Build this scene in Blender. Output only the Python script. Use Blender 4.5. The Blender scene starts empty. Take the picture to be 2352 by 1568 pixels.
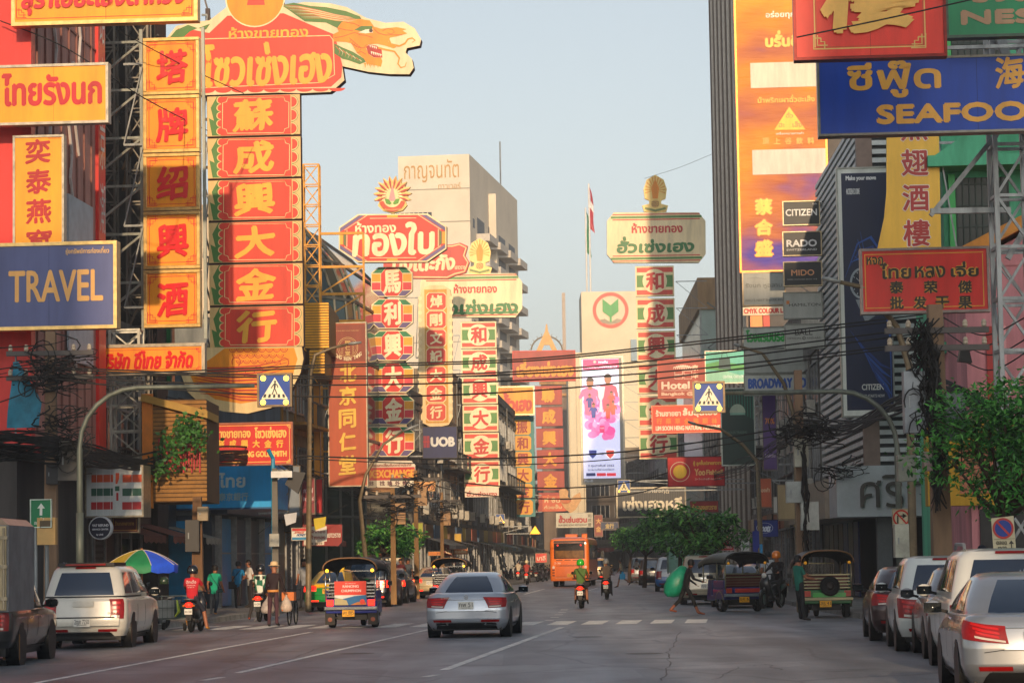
import bpy, math, random
import numpy as np
from mathutils import Vector, Matrix
from mathutils.geometry import tessellate_polygon
sc = bpy.context.scene; col = sc.collection
rad = math.radians
random.seed(7); rng = np.random.default_rng(7)

# ---------------------------------------------------------------- camera
FPX = 6000.0; EYE = 1.7; ROLL = .016
PITCH = math.atan(502.0 / FPX)
cd = bpy.data.cameras.new('camera'); cam = bpy.data.objects.new('camera', cd); col.objects.link(cam)
cd.sensor_width = 36; cd.lens = 36 * FPX / 2352; cd.clip_end = 5000; cd.clip_start = .5
CM = Matrix.Rotation(rad(90) + PITCH, 3, 'X') @ Matrix.Rotation(-ROLL, 3, 'Z')
cam.matrix_world = Matrix.Translation((0, 0, EYE)) @ CM.to_4x4()
sc.camera = cam
# ---------------------------------------------------------------- sky, sun, exposure
SUN_EL = 14.0; SUN_AZ = -.04          # light travels along (SUN_AZ, 1), straight down the street from behind the viewer
w = bpy.data.worlds.new('World'); sc.world = w; w.use_nodes = True
nt = w.node_tree; bg = nt.nodes['Background']
sk = nt.nodes.new('ShaderNodeTexSky'); sk.sky_type = 'NISHITA'; sk.sun_disc = False
sk.sun_elevation = rad(SUN_EL); sk.sun_rotation = rad(180) + math.atan(SUN_AZ); sk.air_density = 1.4; sk.dust_density = 2.0; sk.ozone_density = 4.0
bw = nt.nodes.new('ShaderNodeRGBToBW'); hs = nt.nodes.new('ShaderNodeMix'); hs.data_type = 'RGBA'; hs.inputs[0].default_value = .68; nt.links.new(sk.outputs[0], bw.inputs[0]); nt.links.new(sk.outputs[0], hs.inputs[6]); nt.links.new(bw.outputs[0], hs.inputs[7]); nt.links.new(hs.outputs[2], bg.inputs[0]); bg.inputs[1].default_value = .15
sd = bpy.data.lights.new('sun', 'SUN'); sun = bpy.data.objects.new('sun', sd); col.objects.link(sun)
sd.energy = 2.6; sd.angle = rad(.6); sd.color = (1, .70, .42)
e = math.tan(rad(SUN_EL))
sun.rotation_euler = Vector((SUN_AZ, 1, -e)).to_track_quat('-Z', 'Y').to_euler(); sun.location = (-6, -60, 60)
sc.view_settings.view_transform = 'Standard'; sc.view_settings.look = 'None'
sc.view_settings.exposure = 0.54; sc.view_settings.gamma = 1
sc.cycles.max_bounces = 8; sc.cycles.diffuse_bounces = 6; sc.cycles.transparent_max_bounces = 6; sc.cycles.volume_bounces = 0
sc.cycles.use_denoising = True

# ---------------------------------------------------------------- photograph geometry -> place geometry
def at(u, v, d):
    r = CM @ Vector(((u - 1176) / FPX, -(v - 784) / FPX, -1)); k = d / r.y
    return Vector((r.x * k, d, EYE + r.z * k))
def ground(u, v, z=0):
    r = CM @ Vector(((u - 1176) / FPX, -(v - 784) / FPX, -1)); k = (z - EYE) / r.z
    return Vector((r.x * k, r.y * k, z))
def interp(tab):
    xs, ys = zip(*tab)
    return lambda x: float(np.interp(x, xs, ys))
def smooth(tab, w=14):
    f = interp(tab)
    return lambda x: sum(f(x + k) for k in (-w, -w / 2, 0, w / 2, w)) / 5
KL = smooth([(-60, -14.5), (30, -11.6), (45, -11.2), (58, -10.4), (90, -8.2), (123, -5.6), (160, -1.8), (208, 1.8), (250, 4), (300, 5.5), (350, 6), (450, 2), (520, -4), (640, -16)])
KR = smooth([(-60, 3), (20, 7.2), (41, 8.6), (60, 9.2), (80, 9.1), (120, 10.4), (160, 11.6), (208, 13.2), (250, 14.2), (300, 14.6), (350, 14.2), (450, 9.5), (520, 3), (640, -8)])
FL = lambda d: KL(d) - 3.2
FR = lambda d: KR(d) + 3.0

# ---------------------------------------------------------------- materials
def lin(c):
    if isinstance(c, str):
        c = [int(c[i:i + 2], 16) / 255 for i in (0, 2, 4)]
    return tuple(x / 12.92 if x <= .04045 else ((x + .055) / 1.055) ** 2.4 for x in c)
MC = {}
def mat(hexc, rough=.55, metal=0., var=.12, scale=2.5, bump=0., emit=0., coat=0., spec=.4, alpha=1, streak=0.):
    key = (hexc, rough, metal, var, scale, bump, emit, coat, spec, alpha, streak)
    if key in MC: return MC[key]
    m = bpy.data.materials.new('surface_' + hexc); m.use_nodes = True; t = m.node_tree; b = t.nodes['Principled BSDF']
    c = lin(hexc)
    b.inputs['Roughness'].default_value = rough; b.inputs['Metallic'].default_value = metal
    b.inputs['Specular IOR Level'].default_value = spec; b.inputs['Coat Weight'].default_value = coat
    b.inputs['Coat Roughness'].default_value = .06
    if alpha < 1: b.inputs['Alpha'].default_value = alpha
    tc = t.nodes.new('ShaderNodeTexCoord'); mp = t.nodes.new('ShaderNodeMapping'); nz = t.nodes.new('ShaderNodeTexNoise')
    mp.inputs['Scale'].default_value = (scale, scale, scale * (.18 if streak else 1))
    nz.inputs['Detail'].default_value = 6; nz.inputs['Roughness'].default_value = .65; nz.inputs['Scale'].default_value = 1
    t.links.new(tc.outputs['Object'], mp.inputs[0]); t.links.new(mp.outputs[0], nz.inputs[0])
    rp = t.nodes.new('ShaderNodeValToRGB'); k = max(var, streak)
    lo = [x * (1 - k * 1.6) if k < .6 else x * .08 for x in c]; hi = [min(1, x * (1 + var * .6)) for x in c]
    rp.color_ramp.elements[0].color = (*lo, 1); rp.color_ramp.elements[1].color = (*hi, 1)
    rp.color_ramp.elements[0].position = .3; rp.color_ramp.elements[1].position = .62
    t.links.new(nz.outputs[0], rp.inputs[0]); t.links.new(rp.outputs[0], b.inputs['Base Color'])
    if bump:
        bp = t.nodes.new('ShaderNodeBump'); bp.inputs['Strength'].default_value = bump; bp.inputs['Distance'].default_value = .02
        t.links.new(nz.outputs[0], bp.inputs['Height']); t.links.new(bp.outputs[0], b.inputs['Normal'])
    if emit:
        b.inputs['Emission Color'].default_value = (*c, 1); b.inputs['Emission Strength'].default_value = emit
    MC[key] = m; return m
def sgn(h): return mat(h, .42, var=.1, scale=1.7, spec=.35, streak=.15)             # painted or vinyl sign face
def steel(h='8a8f90'): return mat(h, .5, .35, .25, 4, streak=.3)
def wallm(h): return mat(h, .85, var=.22, scale=.7, bump=.25, streak=.35)
def paintm(h, metal=.0): return mat(h, .28, metal, .04, 1.5, coat=.6, spec=.5)
glassd = mat('14243a', .05, 0, .05, 1, spec=.8, coat=.6)  # blue put into the base colour to stand in for reflected sky
rubber = mat('131313', .85, 0, .3, 9)
chrome = mat('b8b8b4', .18, .9, .1, 3)
black = mat('0e0e0f', .5, 0, .2, 3)
tail_red = mat('8c0a08', .3, 0, .15, 6, coat=.15, spec=.3)
tail_lit = mat('ff2a18', .3, 0, .05, 6, emit=1.6)
plate_w = mat('d9d6cc', .5, 0, .05, 3); plate_y = mat('e8a51c', .5, 0, .05, 3)

# ---------------------------------------------------------------- meshes
class MB:
    def __init__(s): s.V = []; s.F = []; s.I = []; s.M = []
    def mi(s, m):
        if m not in s.M: s.M.append(m)
        return s.M.index(m)
    def add(s, V, F, m, T=None):
        o = len(s.V); i = s.mi(m)
        for p in V: s.V.append(tuple(T @ Vector(p)) if T is not None else tuple(p))
        for f in F: s.F.append([k + o for k in f]); s.I.append(i)
        return s
    def box(s, x0, y0, z0, x1, y1, z1, m, T=None):
        V = [(x, y, z) for z in (z0, z1) for y in (y0, y1) for x in (x0, x1)]
        return s.add(V, [(0, 2, 3, 1), (4, 5, 7, 6), (0, 1, 5, 4), (2, 6, 7, 3), (0, 4, 6, 2), (1, 3, 7, 5)], m, T)
    def tube(s, P, r, m, n=6, cap=True, sq=(1, 1)):
        P = [Vector(p) for p in P]; k = len(P); rr = r if hasattr(r, '__len__') else [r] * k
        V = []; F = []; up = None
        for i in range(k):
            t = (P[min(i + 1, k - 1)] - P[max(i - 1, 0)])
            t = t.normalized() if t.length > 1e-9 else Vector((0, 0, 1))
            if up is None: up = Vector((0, 0, 1)) if abs(t.z) < .9 else Vector((1, 0, 0))
            a = t.cross(up).normalized(); b = a.cross(t).normalized(); up = b
            for j in range(n):
                q = 2 * math.pi * (j + .5) / n
                V.append(P[i] + a * (math.cos(q) * rr[i] * sq[0]) + b * (math.sin(q) * rr[i] * sq[1]))
        for i in range(k - 1):
            for j in range(n):
                F.append((i * n + j, i * n + (j + 1) % n, (i + 1) * n + (j + 1) % n, (i + 1) * n + j))
        if cap: F.append(tuple(range(n - 1, -1, -1))); F.append(tuple(range((k - 1) * n, k * n)))
        return s.add(V, F, m)
    def bar(s, p, q, w, m): return s.tube([p, q], w * .7071, m, 4)
    def prism(s, P, y0, y1, m, T=None):                      # outline in x,z drawn between two depths
        n = len(P); V = [(x, y0, z) for x, z in P] + [(x, y1, z) for x, z in P]
        A = sum(P[i][0] * P[(i + 1) % n][1] - P[(i + 1) % n][0] * P[i][1] for i in range(n))
        f = list(range(n)); b = list(range(2 * n - 1, n - 1, -1))
        if A < 0: f.reverse(); b.reverse()
        F = [f, b]
        for i in range(n):
            j = (i + 1) % n; q = (i, i + n, j + n, j); F.append(q if A > 0 else q[::-1])
        return s.add(V, F, m, T)
    def lathe(s, prof, m, n=20, T=None, a0=0, a1=2 * math.pi):   # profile (r, z)
        V = []; F = []; k = len(prof); full = abs(a1 - a0 - 2 * math.pi) < 1e-6; c = n if full else n + 1
        for j in range(c):
            q = a0 + (a1 - a0) * j / n
            for r, z in prof: V.append((r * math.cos(q), r * math.sin(q), z))
        for j in range(n):
            for i in range(k - 1):
                F.append((j * k + i, ((j + 1) % c) * k + i, ((j + 1) % c) * k + i + 1, j * k + i + 1))
        return s.add(V, F, m, T)
    def build(s, name, parent=None, smooth=False, loc=None, bevel=0):
        me = bpy.data.meshes.new(name); me.from_pydata(s.V, [], s.F)
        for m in s.M: me.materials.append(m)
        if s.F: me.polygons.foreach_set('material_index', s.I)
        if smooth: me.polygons.foreach_set('use_smooth', [True] * len(me.polygons))
        me.update(); o = bpy.data.objects.new(name, me); col.objects.link(o)
        if parent is not None: o.parent = parent
        if loc is not None: o.location = loc
        if smooth == 'auto': me.set_sharp_from_angle(angle=rad(38))
        if bevel:
            b = o.modifiers.new('edge', 'BEVEL'); b.width = bevel; b.segments = 2; b.limit_method = 'ANGLE'
        return o
def tag(o, label, cat, group=None, kind=None):
    o['label'] = label; o['category'] = cat
    if group: o['group'] = group
    if kind: o['kind'] = kind
    return o
def thing(name, label, cat, loc=(0, 0, 0), rz=0, group=None):
    o = bpy.data.objects.new(name, None); col.objects.link(o); o.empty_display_size = .2
    o.location = loc; o.rotation_euler = (0, 0, rz)
    return tag(o, label, cat, group)
KIDS = {}
def kids(o): return [c for c in bpy.data.objects if c.parent == o]
def dup(o, loc=None, rz=None, label=None, group=None, parent=None):
    c = o.copy(); col.objects.link(c)
    if parent is not None: c.parent = parent
    for ch in kids(o): dup(ch, parent=c)
    if loc is not None: c.location = loc
    if rz is not None: c.rotation_euler = (0, 0, rz)
    if label: c['label'] = label
    if group: c['group'] = group
    return c

# ---------------------------------------------------------------- lettering
UP = set('\u0e31\u0e34\u0e35\u0e36\u0e37\u0e47\u0e4d'); TONE = set('\u0e48\u0e49\u0e4a\u0e4b\u0e4c')
GC = {}
def raw(s, res=3):
    key = (s, res)
    if key in GC: return GC[key]
    c = bpy.data.curves.new('lettering', 'FONT'); c.body = s; c.size = 1; c.resolution_u = res
    o = bpy.data.objects.new('lettering', c); col.objects.link(o)
    dg = bpy.context.evaluated_depsgraph_get(); me = bpy.data.meshes.new_from_object(o.evaluated_get(dg))
    V = np.array([v.co[:2] for v in me.vertices]).reshape(-1, 2); F = [tuple(p.vertices) for p in me.polygons]
    bpy.data.objects.remove(o); bpy.data.curves.remove(c); bpy.data.meshes.remove(me)
    GC[key] = (V, F); return GC[key]
def pen(s):
    if not s: return 0.
    return raw(s + 'l')[0][:, 0].max() - raw('l')[0][:, 0].max()
def glyphs(s, res=3):
    body = ''; marks = []
    for i, ch in enumerate(s):
        if ch in TONE and i and s[i - 1] in UP: marks.append((body, ch))
        else: body += ch
    V, F = raw(body, res); V = V.copy(); F = list(F)
    for pre, ch in marks:
        v, f = raw(ch, res); v = v * .8 if False else v.copy()
        v[:, 0] += pen(pre); v[:, 1] += .2
        o = len(V); V = np.vstack([V, v]); F += [tuple(k + o for k in q) for q in f]
    return V, F
def tri_fix(F): return F

# ---------------------------------------------------------------- signs
class Sign:
    """A sign standing square to the street; everything on it is given in the photograph's pixels and turned into metres at distance d."""
    def __init__(s, name, label, u0, v0, u1, v1, d, thick=.3, side=None, bg=None, frame=None, fw=.05, cat='sign', yaw=None, group=None, back='5b5a58', arms=True, poly=None):
        s.c = at((u0 + u1) / 2, (v0 + v1) / 2, d); s.d = d; s.k = d / FPX; s.uc = (u0 + u1) / 2; s.vc = (v0 + v1) / 2
        s.w = (u1 - u0) * s.k; s.h = (v1 - v0) * s.k; s.th = thick; s.step = .006 * max(1, d / 90)
        yaw = (-rad(4) if d < 170 else 0) if yaw is None else yaw
        s.root = thing(name, label, cat, (s.c.x, s.c.y, s.c.z), yaw, group)
        s.pan = MB(); s.let = {}; s.side = side; s.sub = []
        if poly: s.pan.prism([s.L(*p) for p in poly], -thick / 2, thick / 2, mat(back, .7)); 
        elif bg is not None: s.pan.box(-s.w / 2, -thick / 2, -s.h / 2, s.w / 2, thick / 2, s.h / 2, mat(back, .7))
        if bg is not None:
            P = [s.L(*p) for p in poly] if poly else [(-s.w / 2, -s.h / 2), (s.w / 2, -s.h / 2), (s.w / 2, s.h / 2), (-s.w / 2, s.h / 2)]
            s.face(P, sgn(bg) if isinstance(bg, str) else bg, .4)
        if frame:
            f = MB(); a, b = s.w / 2, s.h / 2; y0, y1 = -thick / 2 - .04, thick / 2 + .01; fm = frame if not isinstance(frame, str) else mat(frame, .4, .5, .2, 5)
            f.box(-a - fw * .5, y0, b - fw * .5, a + fw * .5, y1, b + fw * .5, fm); f.box(-a - fw * .5, y0, -b - fw * .5, a + fw * .5, y1, -b + fw * .5, fm)
            f.box(-a - fw * .5, y0 + .002, -b + fw * .5, -a + fw * .5, y1 - .002, b - fw * .5, fm); f.box(a - fw * .5, y0 + .002, -b + fw * .5, a + fw * .5, y1 - .002, b - fw * .5, fm)
            f.build('frame', s.root)
        if side and arms:
            wx = FL(d) if side == 'L' else FR(d); f = MB(); e0 = (-s.w / 2 if side == 'L' else s.w / 2); e1 = wx - s.c.x + (-.3 if side == 'L' else .3)
            if (e1 < e0 - .15 and side == 'L') or (e1 > e0 + .15 and side == 'R'):
                n = 2 if s.h < 4 else max(2, int(s.h / 2.2))
                for i in range(n):
                    z = -s.h * .42 + s.h * .84 * i / (n - 1); f.bar((e0, .05, z), (e1, .05, z), .07, steel())
                    if i: f.bar((e0, .05, z), (e1, .05, z - s.h * .84 / (n - 1)), .04, steel())
                f.build('bracket', s.root)
    def L(s, u, v):
        a = (u - s.uc) * s.k; b = (v - s.vc) * s.k; c, n = math.cos(ROLL), math.sin(ROLL)
        return (a * c - b * n, -a * n - b * c)
    def face(s, P, m, layer=1, b=None):
        y = -s.th / 2 - layer * s.step; n = len(P); A = sum(P[i][0] * P[(i + 1) % n][1] - P[(i + 1) % n][0] * P[i][1] for i in range(n))
        V = [(x, y, z) for x, z in P]; f = list(range(n))
        if A < 0: f.reverse()
        (b or s.pan).add(V, [f], m); return s
    def poly(s, pts, c, layer=1): return s.face([s.L(*p) for p in pts], sgn(c) if isinstance(c, str) else c, layer)
    def rect(s, u0, v0, u1, v1, c, layer=1):
        x, z = s.L((u0 + u1) / 2, (v0 + v1) / 2); a, b = (u1 - u0) * s.k / 2, (v1 - v0) * s.k / 2
        return s.face([(x - a, z - b), (x + a, z - b), (x + a, z + b), (x - a, z + b)], sgn(c) if isinstance(c, str) else c, layer)
    def disc(s, u, v, r, c, layer=1, n=28, a0=0, a1=360, ry=None, ri=0):
        ry = ry or r; A = [rad(a0 + (a1 - a0) * i / n) for i in range(n + 1)]
        P = [(u + r * math.cos(a), v - ry * math.sin(a)) for a in A]
        if ri:
            Q = [(u + ri * math.cos(a), v - ri * ry / r * math.sin(a)) for a in A]
            for i in range(n): s.poly([P[i], P[i + 1], Q[i + 1], Q[i]], c, layer)
            return s
        return s.poly(P[:-1] if a1 - a0 == 360 else P, c, layer)
    def line(s, pts, wpx, c, layer=2, close=False):
        pts = list(pts) + ([pts[0], pts[1]] if close else []); n = len(pts); A = []; B = []
        for i in range(n):
            p = Vector(pts[max(i - 1, 0)]); q = Vector(pts[min(i + 1, n - 1)]); t = q - p
            t = t.normalized() if t.length > 1e-6 else Vector((1, 0)); nn = Vector((-t.y, t.x)) * (wpx[i] if hasattr(wpx, '__len__') else wpx) / 2
            A.append(tuple(Vector(pts[i]) + nn)); B.append(tuple(Vector(pts[i]) - nn))
        for i in range(n - 1): s.poly([A[i], A[i + 1], B[i + 1], B[i]], c, layer)
        return s
    def border(s, u0, v0, u1, v1, wpx, c, layer=1, notch=0):
        h = wpx / 2
        if notch:
            n = notch; P = [(u0 + n, v0), (u1 - n, v0), (u1 - n * .75, v0 + n * .75), (u1, v0 + n), (u1, v1 - n), (u1 - n * .75, v1 - n * .75), (u1 - n, v1), (u0 + n, v1), (u0 + n * .75, v1 - n * .75), (u0, v1 - n), (u0, v0 + n), (u0 + n * .75, v0 + n * .75)]
            return s.line(P, wpx, c, layer, True)
        s.rect(u0 - h, v0 - h, u1 + h, v0 + h, c, layer); s.rect(u0 - h, v1 - h, u1 + h, v1 + h, c, layer)
        s.rect(u0 - h, v0 + h, u0 + h, v1 - h, c, layer); return s.rect(u1 - h, v0 + h, u1 + h, v1 - h, c, layer)
    def text(s, t, u0, v0, u1, v1, c, bold=.03, layer=2, part='lettering', raise_=0, warp=0, skew=0, res=3):
        V, F = glyphs(t, res)
        if not len(V): return s
        lo, hi = V.min(0), V.max(0); N = (V - lo) / np.maximum(hi - lo, 1e-6)
        if warp:                                             # brush-written look: strokes lean and swell
            x, y = N[:, 0].copy(), N[:, 1].copy(); N[:, 0] = x + warp * .6 * np.sin(y * 3.1) - warp * .3; N[:, 1] = y + warp * (x - .5) + warp * .25 * np.sin(x * 9)
        if skew: N[:, 0] += skew * (N[:, 1] - .5)
        x, z = s.L((u0 + u1) / 2, (v0 + v1) / 2); W, H = (u1 - u0) * s.k, (v1 - v0) * s.k
        b = s.let.setdefault(part, MB()); m = sgn(c) if isinstance(c, str) else c; bm = bold * H if hi[1] - lo[1] < .95 else bold * H
        offs = [(0, 0)] if not bold else [(0, 0), (bm, 0), (-bm, 0), (0, bm), (0, -bm)] + ([(bm * .7, bm * .7), (-bm * .7, -bm * .7)] if bold > .025 else [])
        for i, (ox, oz) in enumerate(offs):
            y = -s.th / 2 - layer * s.step - raise_ - i * .0012 * max(1, s.d / 90)
            X = np.column_stack([x + (N[:, 0] - .5) * (W - 2 * bm) + ox, np.full(len(N), y), z + (N[:, 1] - .5) * (H - 2 * bm) + oz])
            b.add(X.tolist(), F, m)
        return s
    def lamp(s, u, v, r, c, emit=4):
        x, z = s.L(u, v); b = MB(); y = -s.th / 2 - .02; T = Matrix.Translation((x, y, z)) @ Matrix.Rotation(rad(90), 4, 'X')
        b.lathe([(r * s.k, 0), (r * s.k * .95, .03), (r * s.k * .6, .07), (0, .085)], mat(c, .3, emit=emit), 14, T); b.build('lamp', s.root, True); return s
    def done(s):
        if s.pan.F: s.pan.build('panel', s.root)
        for k, b in s.let.items(): b.build(k, s.root)
        return s.root
# ================================================================= GROUND, ROAD, PAVEMENTS
def asphalt():
    m = bpy.data.materials.new('asphalt'); m.use_nodes = True; t = m.node_tree; b = t.nodes['Principled BSDF']; N = t.nodes.new; K = t.links.new
    tc = N('ShaderNodeTexCoord'); out = []
    for sc_, det, lo, hi, s3 in ((.09, 5, .38, .66, (1.6, .35, 1)), (.9, 6, .35, .7, (1, .25, 1)), (38, 3, .3, .75, (1, 1, 1))):
        mp = N('ShaderNodeMapping'); mp.inputs['Scale'].default_value = s3; K(tc.outputs['Object'], mp.inputs[0])
        n = N('ShaderNodeTexNoise'); n.inputs['Scale'].default_value = sc_; n.inputs['Detail'].default_value = det; K(mp.outputs[0], n.inputs[0])
        r = N('ShaderNodeValToRGB'); r.color_ramp.elements[0].position = lo; r.color_ramp.elements[1].position = hi; K(n.outputs[0], r.inputs[0]); out.append(r)
    for r, (a, c) in zip(out, (((.225, .235, .255), (.31, .32, .345)), ((.55,) * 3, (1.1,) * 3), ((.6,) * 3, (1.25,) * 3))):
        r.color_ramp.elements[0].color = (*a, 1); r.color_ramp.elements[1].color = (*c, 1)
    x = out[0].outputs[0]
    for r in out[1:]:
        mx = N('ShaderNodeMix'); mx.data_type = 'RGBA'; mx.blend_type = 'MULTIPLY'; mx.inputs[0].default_value = 1; K(x, mx.inputs[6]); K(r.outputs[0], mx.inputs[7]); x = mx.outputs[2]
    def mul(y, f=1.0):
        nonlocal x
        mx = N('ShaderNodeMix'); mx.data_type = 'RGBA'; mx.blend_type = 'MULTIPLY'; mx.inputs[0].default_value = f; K(x, mx.inputs[6]); K(y, mx.inputs[7]); x = mx.outputs[2]
    def ramp(src, p0, c0, p1, c1):
        r = N('ShaderNodeValToRGB'); e_ = r.color_ramp.elements; e_[0].position = p0; e_[1].position = p1; e_[0].color = (c0,) * 3 + (1,); e_[1].color = (c1,) * 3 + (1,); K(src, r.inputs[0]); return r.outputs[0]
    mp = N('ShaderNodeMapping'); mp.inputs['Scale'].default_value = (1, .55, 1); K(tc.outputs['Object'], mp.inputs[0])
    nz = N('ShaderNodeTexNoise'); nz.inputs['Scale'].default_value = .7; nz.inputs['Detail'].default_value = 5; K(mp.outputs[0], nz.inputs[0])
    wp = N('ShaderNodeMix'); wp.data_type = 'RGBA'; wp.inputs[0].default_value = .35; K(mp.outputs[0], wp.inputs[6]); K(nz.outputs[1], wp.inputs[7])
    vo = N('ShaderNodeTexVoronoi'); vo.feature = 'DISTANCE_TO_EDGE'; vo.inputs['Scale'].default_value = .34; K(wp.outputs[2], vo.inputs['Vector']); mul(ramp(vo.outputs['Distance'], .003, .66, .011, 1))
    v2 = N('ShaderNodeTexVoronoi'); v2.inputs['Scale'].default_value = .16; v2.distance = 'CHEBYCHEV'; K(mp.outputs[0], v2.inputs['Vector']); mul(ramp(v2.outputs['Color'], .2, .78, .7, 1.12))
    wv = N('ShaderNodeTexWave'); wv.inputs['Scale'].default_value = .18; wv.inputs['Distortion'].default_value = 2.5; wv.inputs['Detail'].default_value = 2; m3 = N('ShaderNodeMapping'); m3.inputs['Scale'].default_value = (1, .02, 1); K(tc.outputs['Object'], m3.inputs[0]); K(m3.outputs[0], wv.inputs[0]); mul(ramp(wv.outputs[1], .15, .84, .8, 1.08))
    v3 = N('ShaderNodeTexNoise'); v3.inputs['Scale'].default_value = .55; v3.inputs['Detail'].default_value = 3; K(tc.outputs['Object'], v3.inputs[0]); mul(ramp(v3.outputs[0], .3, .55, .4, 1))
    K(x, b.inputs['Base Color']); b.inputs['Roughness'].default_value = .5; b.inputs['Specular IOR Level'].default_value = .5
    bp = N('ShaderNodeBump'); bp.inputs['Strength'].default_value = .25; bp.inputs['Distance'].default_value = .01; K(out[2].outputs[0], bp.inputs['Height']); K(bp.outputs[0], b.inputs['Normal'])
    return m
ASPH = asphalt(); PAVE = mat('7f7a74', .8, var=.25, scale=1.2, bump=.2); KERB = mat('8d8982', .8, var=.3, scale=1.5)
def structure(name, b):
    o = b.build(name); o['kind'] = 'structure'; return o
b = MB(); b.add([(-250, -120, -.02), (250, -120, -.02), (250, 740, -.02), (-250, 740, -.02)], [(0, 1, 2, 3)], mat('6a6660', .9, var=.2, scale=.2)); structure('ground', b)
DS = [-60 + 4 * i for i in range(176)]
b = MB(); V = []; 
for d in DS: V += [(KL(d), d, 0), (KR(d), d, 0)]
b.add(V, [(2 * i, 2 * i + 1, 2 * i + 3, 2 * i + 2) for i in range(len(DS) - 1)], ASPH); structure('road', b)
for nm, K_, sx in (('pavement_left', KL, -1), ('pavement_right', KR, 1)):
    b = MB(); V = []; n = len(DS)
    for d in DS:
        k = K_(d); V += [(k, d, -.01), (k + sx * .02, d, .14), (k + sx * .2, d, .15), (k + sx * 26, d, .17)]
    F = []; F2 = []
    for i in range(n - 1):
        for j in range(3):
            q = (4 * i + j, 4 * i + 4 + j, 4 * i + 5 + j, 4 * i + 1 + j); (F if j == 2 else F2).append(q if sx < 0 else q[::-1])
    b.add(V, F, PAVE); b.add(V, F2, KERB); structure(nm, b)
LINE = mat('e0ded6', .7, var=.3, scale=3, streak=.0)
def mark(name, pts, w, lab):
    b = MB(); P = [ground(*p) for p in pts]; V = []
    for i, p in enumerate(P):
        t = (P[min(i + 1, len(P) - 1)] - P[max(i - 1, 0)]).normalized(); n = Vector((t.y, -t.x, 0)) * w / 2
        V += [tuple(p - n + Vector((0, 0, .005))), tuple(p + n + Vector((0, 0, .005)))]
    b.add(V, [(2 * i, 2 * i + 1, 2 * i + 3, 2 * i + 2) for i in range(len(P) - 1)], LINE); o = b.build('lane_marking'); tag(o, lab, 'road marking', 'white lane lines', 'structure')
mark('lane', [(60, 1572), (300, 1527), (520, 1486), (715, 1451)], .13, 'long white lane line painted along the left lane')
mark('lane', [(545, 1545), (760, 1496), (985, 1445)], .13, 'white lane line passing left of the silver saloon')
mark('lane', [(1020, 1538), (1160, 1487), (1290, 1440)], .16, 'white lane line to the right of the silver saloon')
mark('lane', [(1205, 1364), (1250, 1352)], .16, 'short far lane dash'); mark('lane', [(1350, 1356), (1372, 1350)], .16, 'short far lane dash near the bus'); mark('lane', [(975, 1554), (1004, 1549)], .14, 'small white dash near the front'); mark('lane', [(1180, 1372), (1168, 1380)], .14, 'far lane dash behind the silver saloon')
mark('lane', [(465, 1562), (510, 1555)], .14, 'short worn dash between two lane lines')
b = MB(); base = ground(1175, 1436); ax = Vector((1, -.07, 0)); ay = Vector((.085, 1, 0))
for i in range(-11, 6):
    p = base + ax * (.9 * i); w = .56; 
    q = [p, p + ax * w, p + ax * w + ay * 4, p + ay * 4]; b.add([(x.x, x.y, .005) for x in q], [(0, 1, 2, 3)], LINE)
for i, (u, v) in enumerate(((1250, 1424.5), (1263, 1417.6), (1273, 1411.5), (1281, 1406.5), (1285, 1402), (1287, 1399))):
    p = ground(u, v); q = [p, p + ax * .25, p + ax * .25 + ay * .5, p + ay * .5]; b.add([(x.x, x.y, .005) for x in q], [(0, 1, 2, 3)], LINE)
o = b.build('crosswalk_marking'); tag(o, 'worn white zebra crossing bars across the road ahead', 'road marking', None, 'structure')

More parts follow.
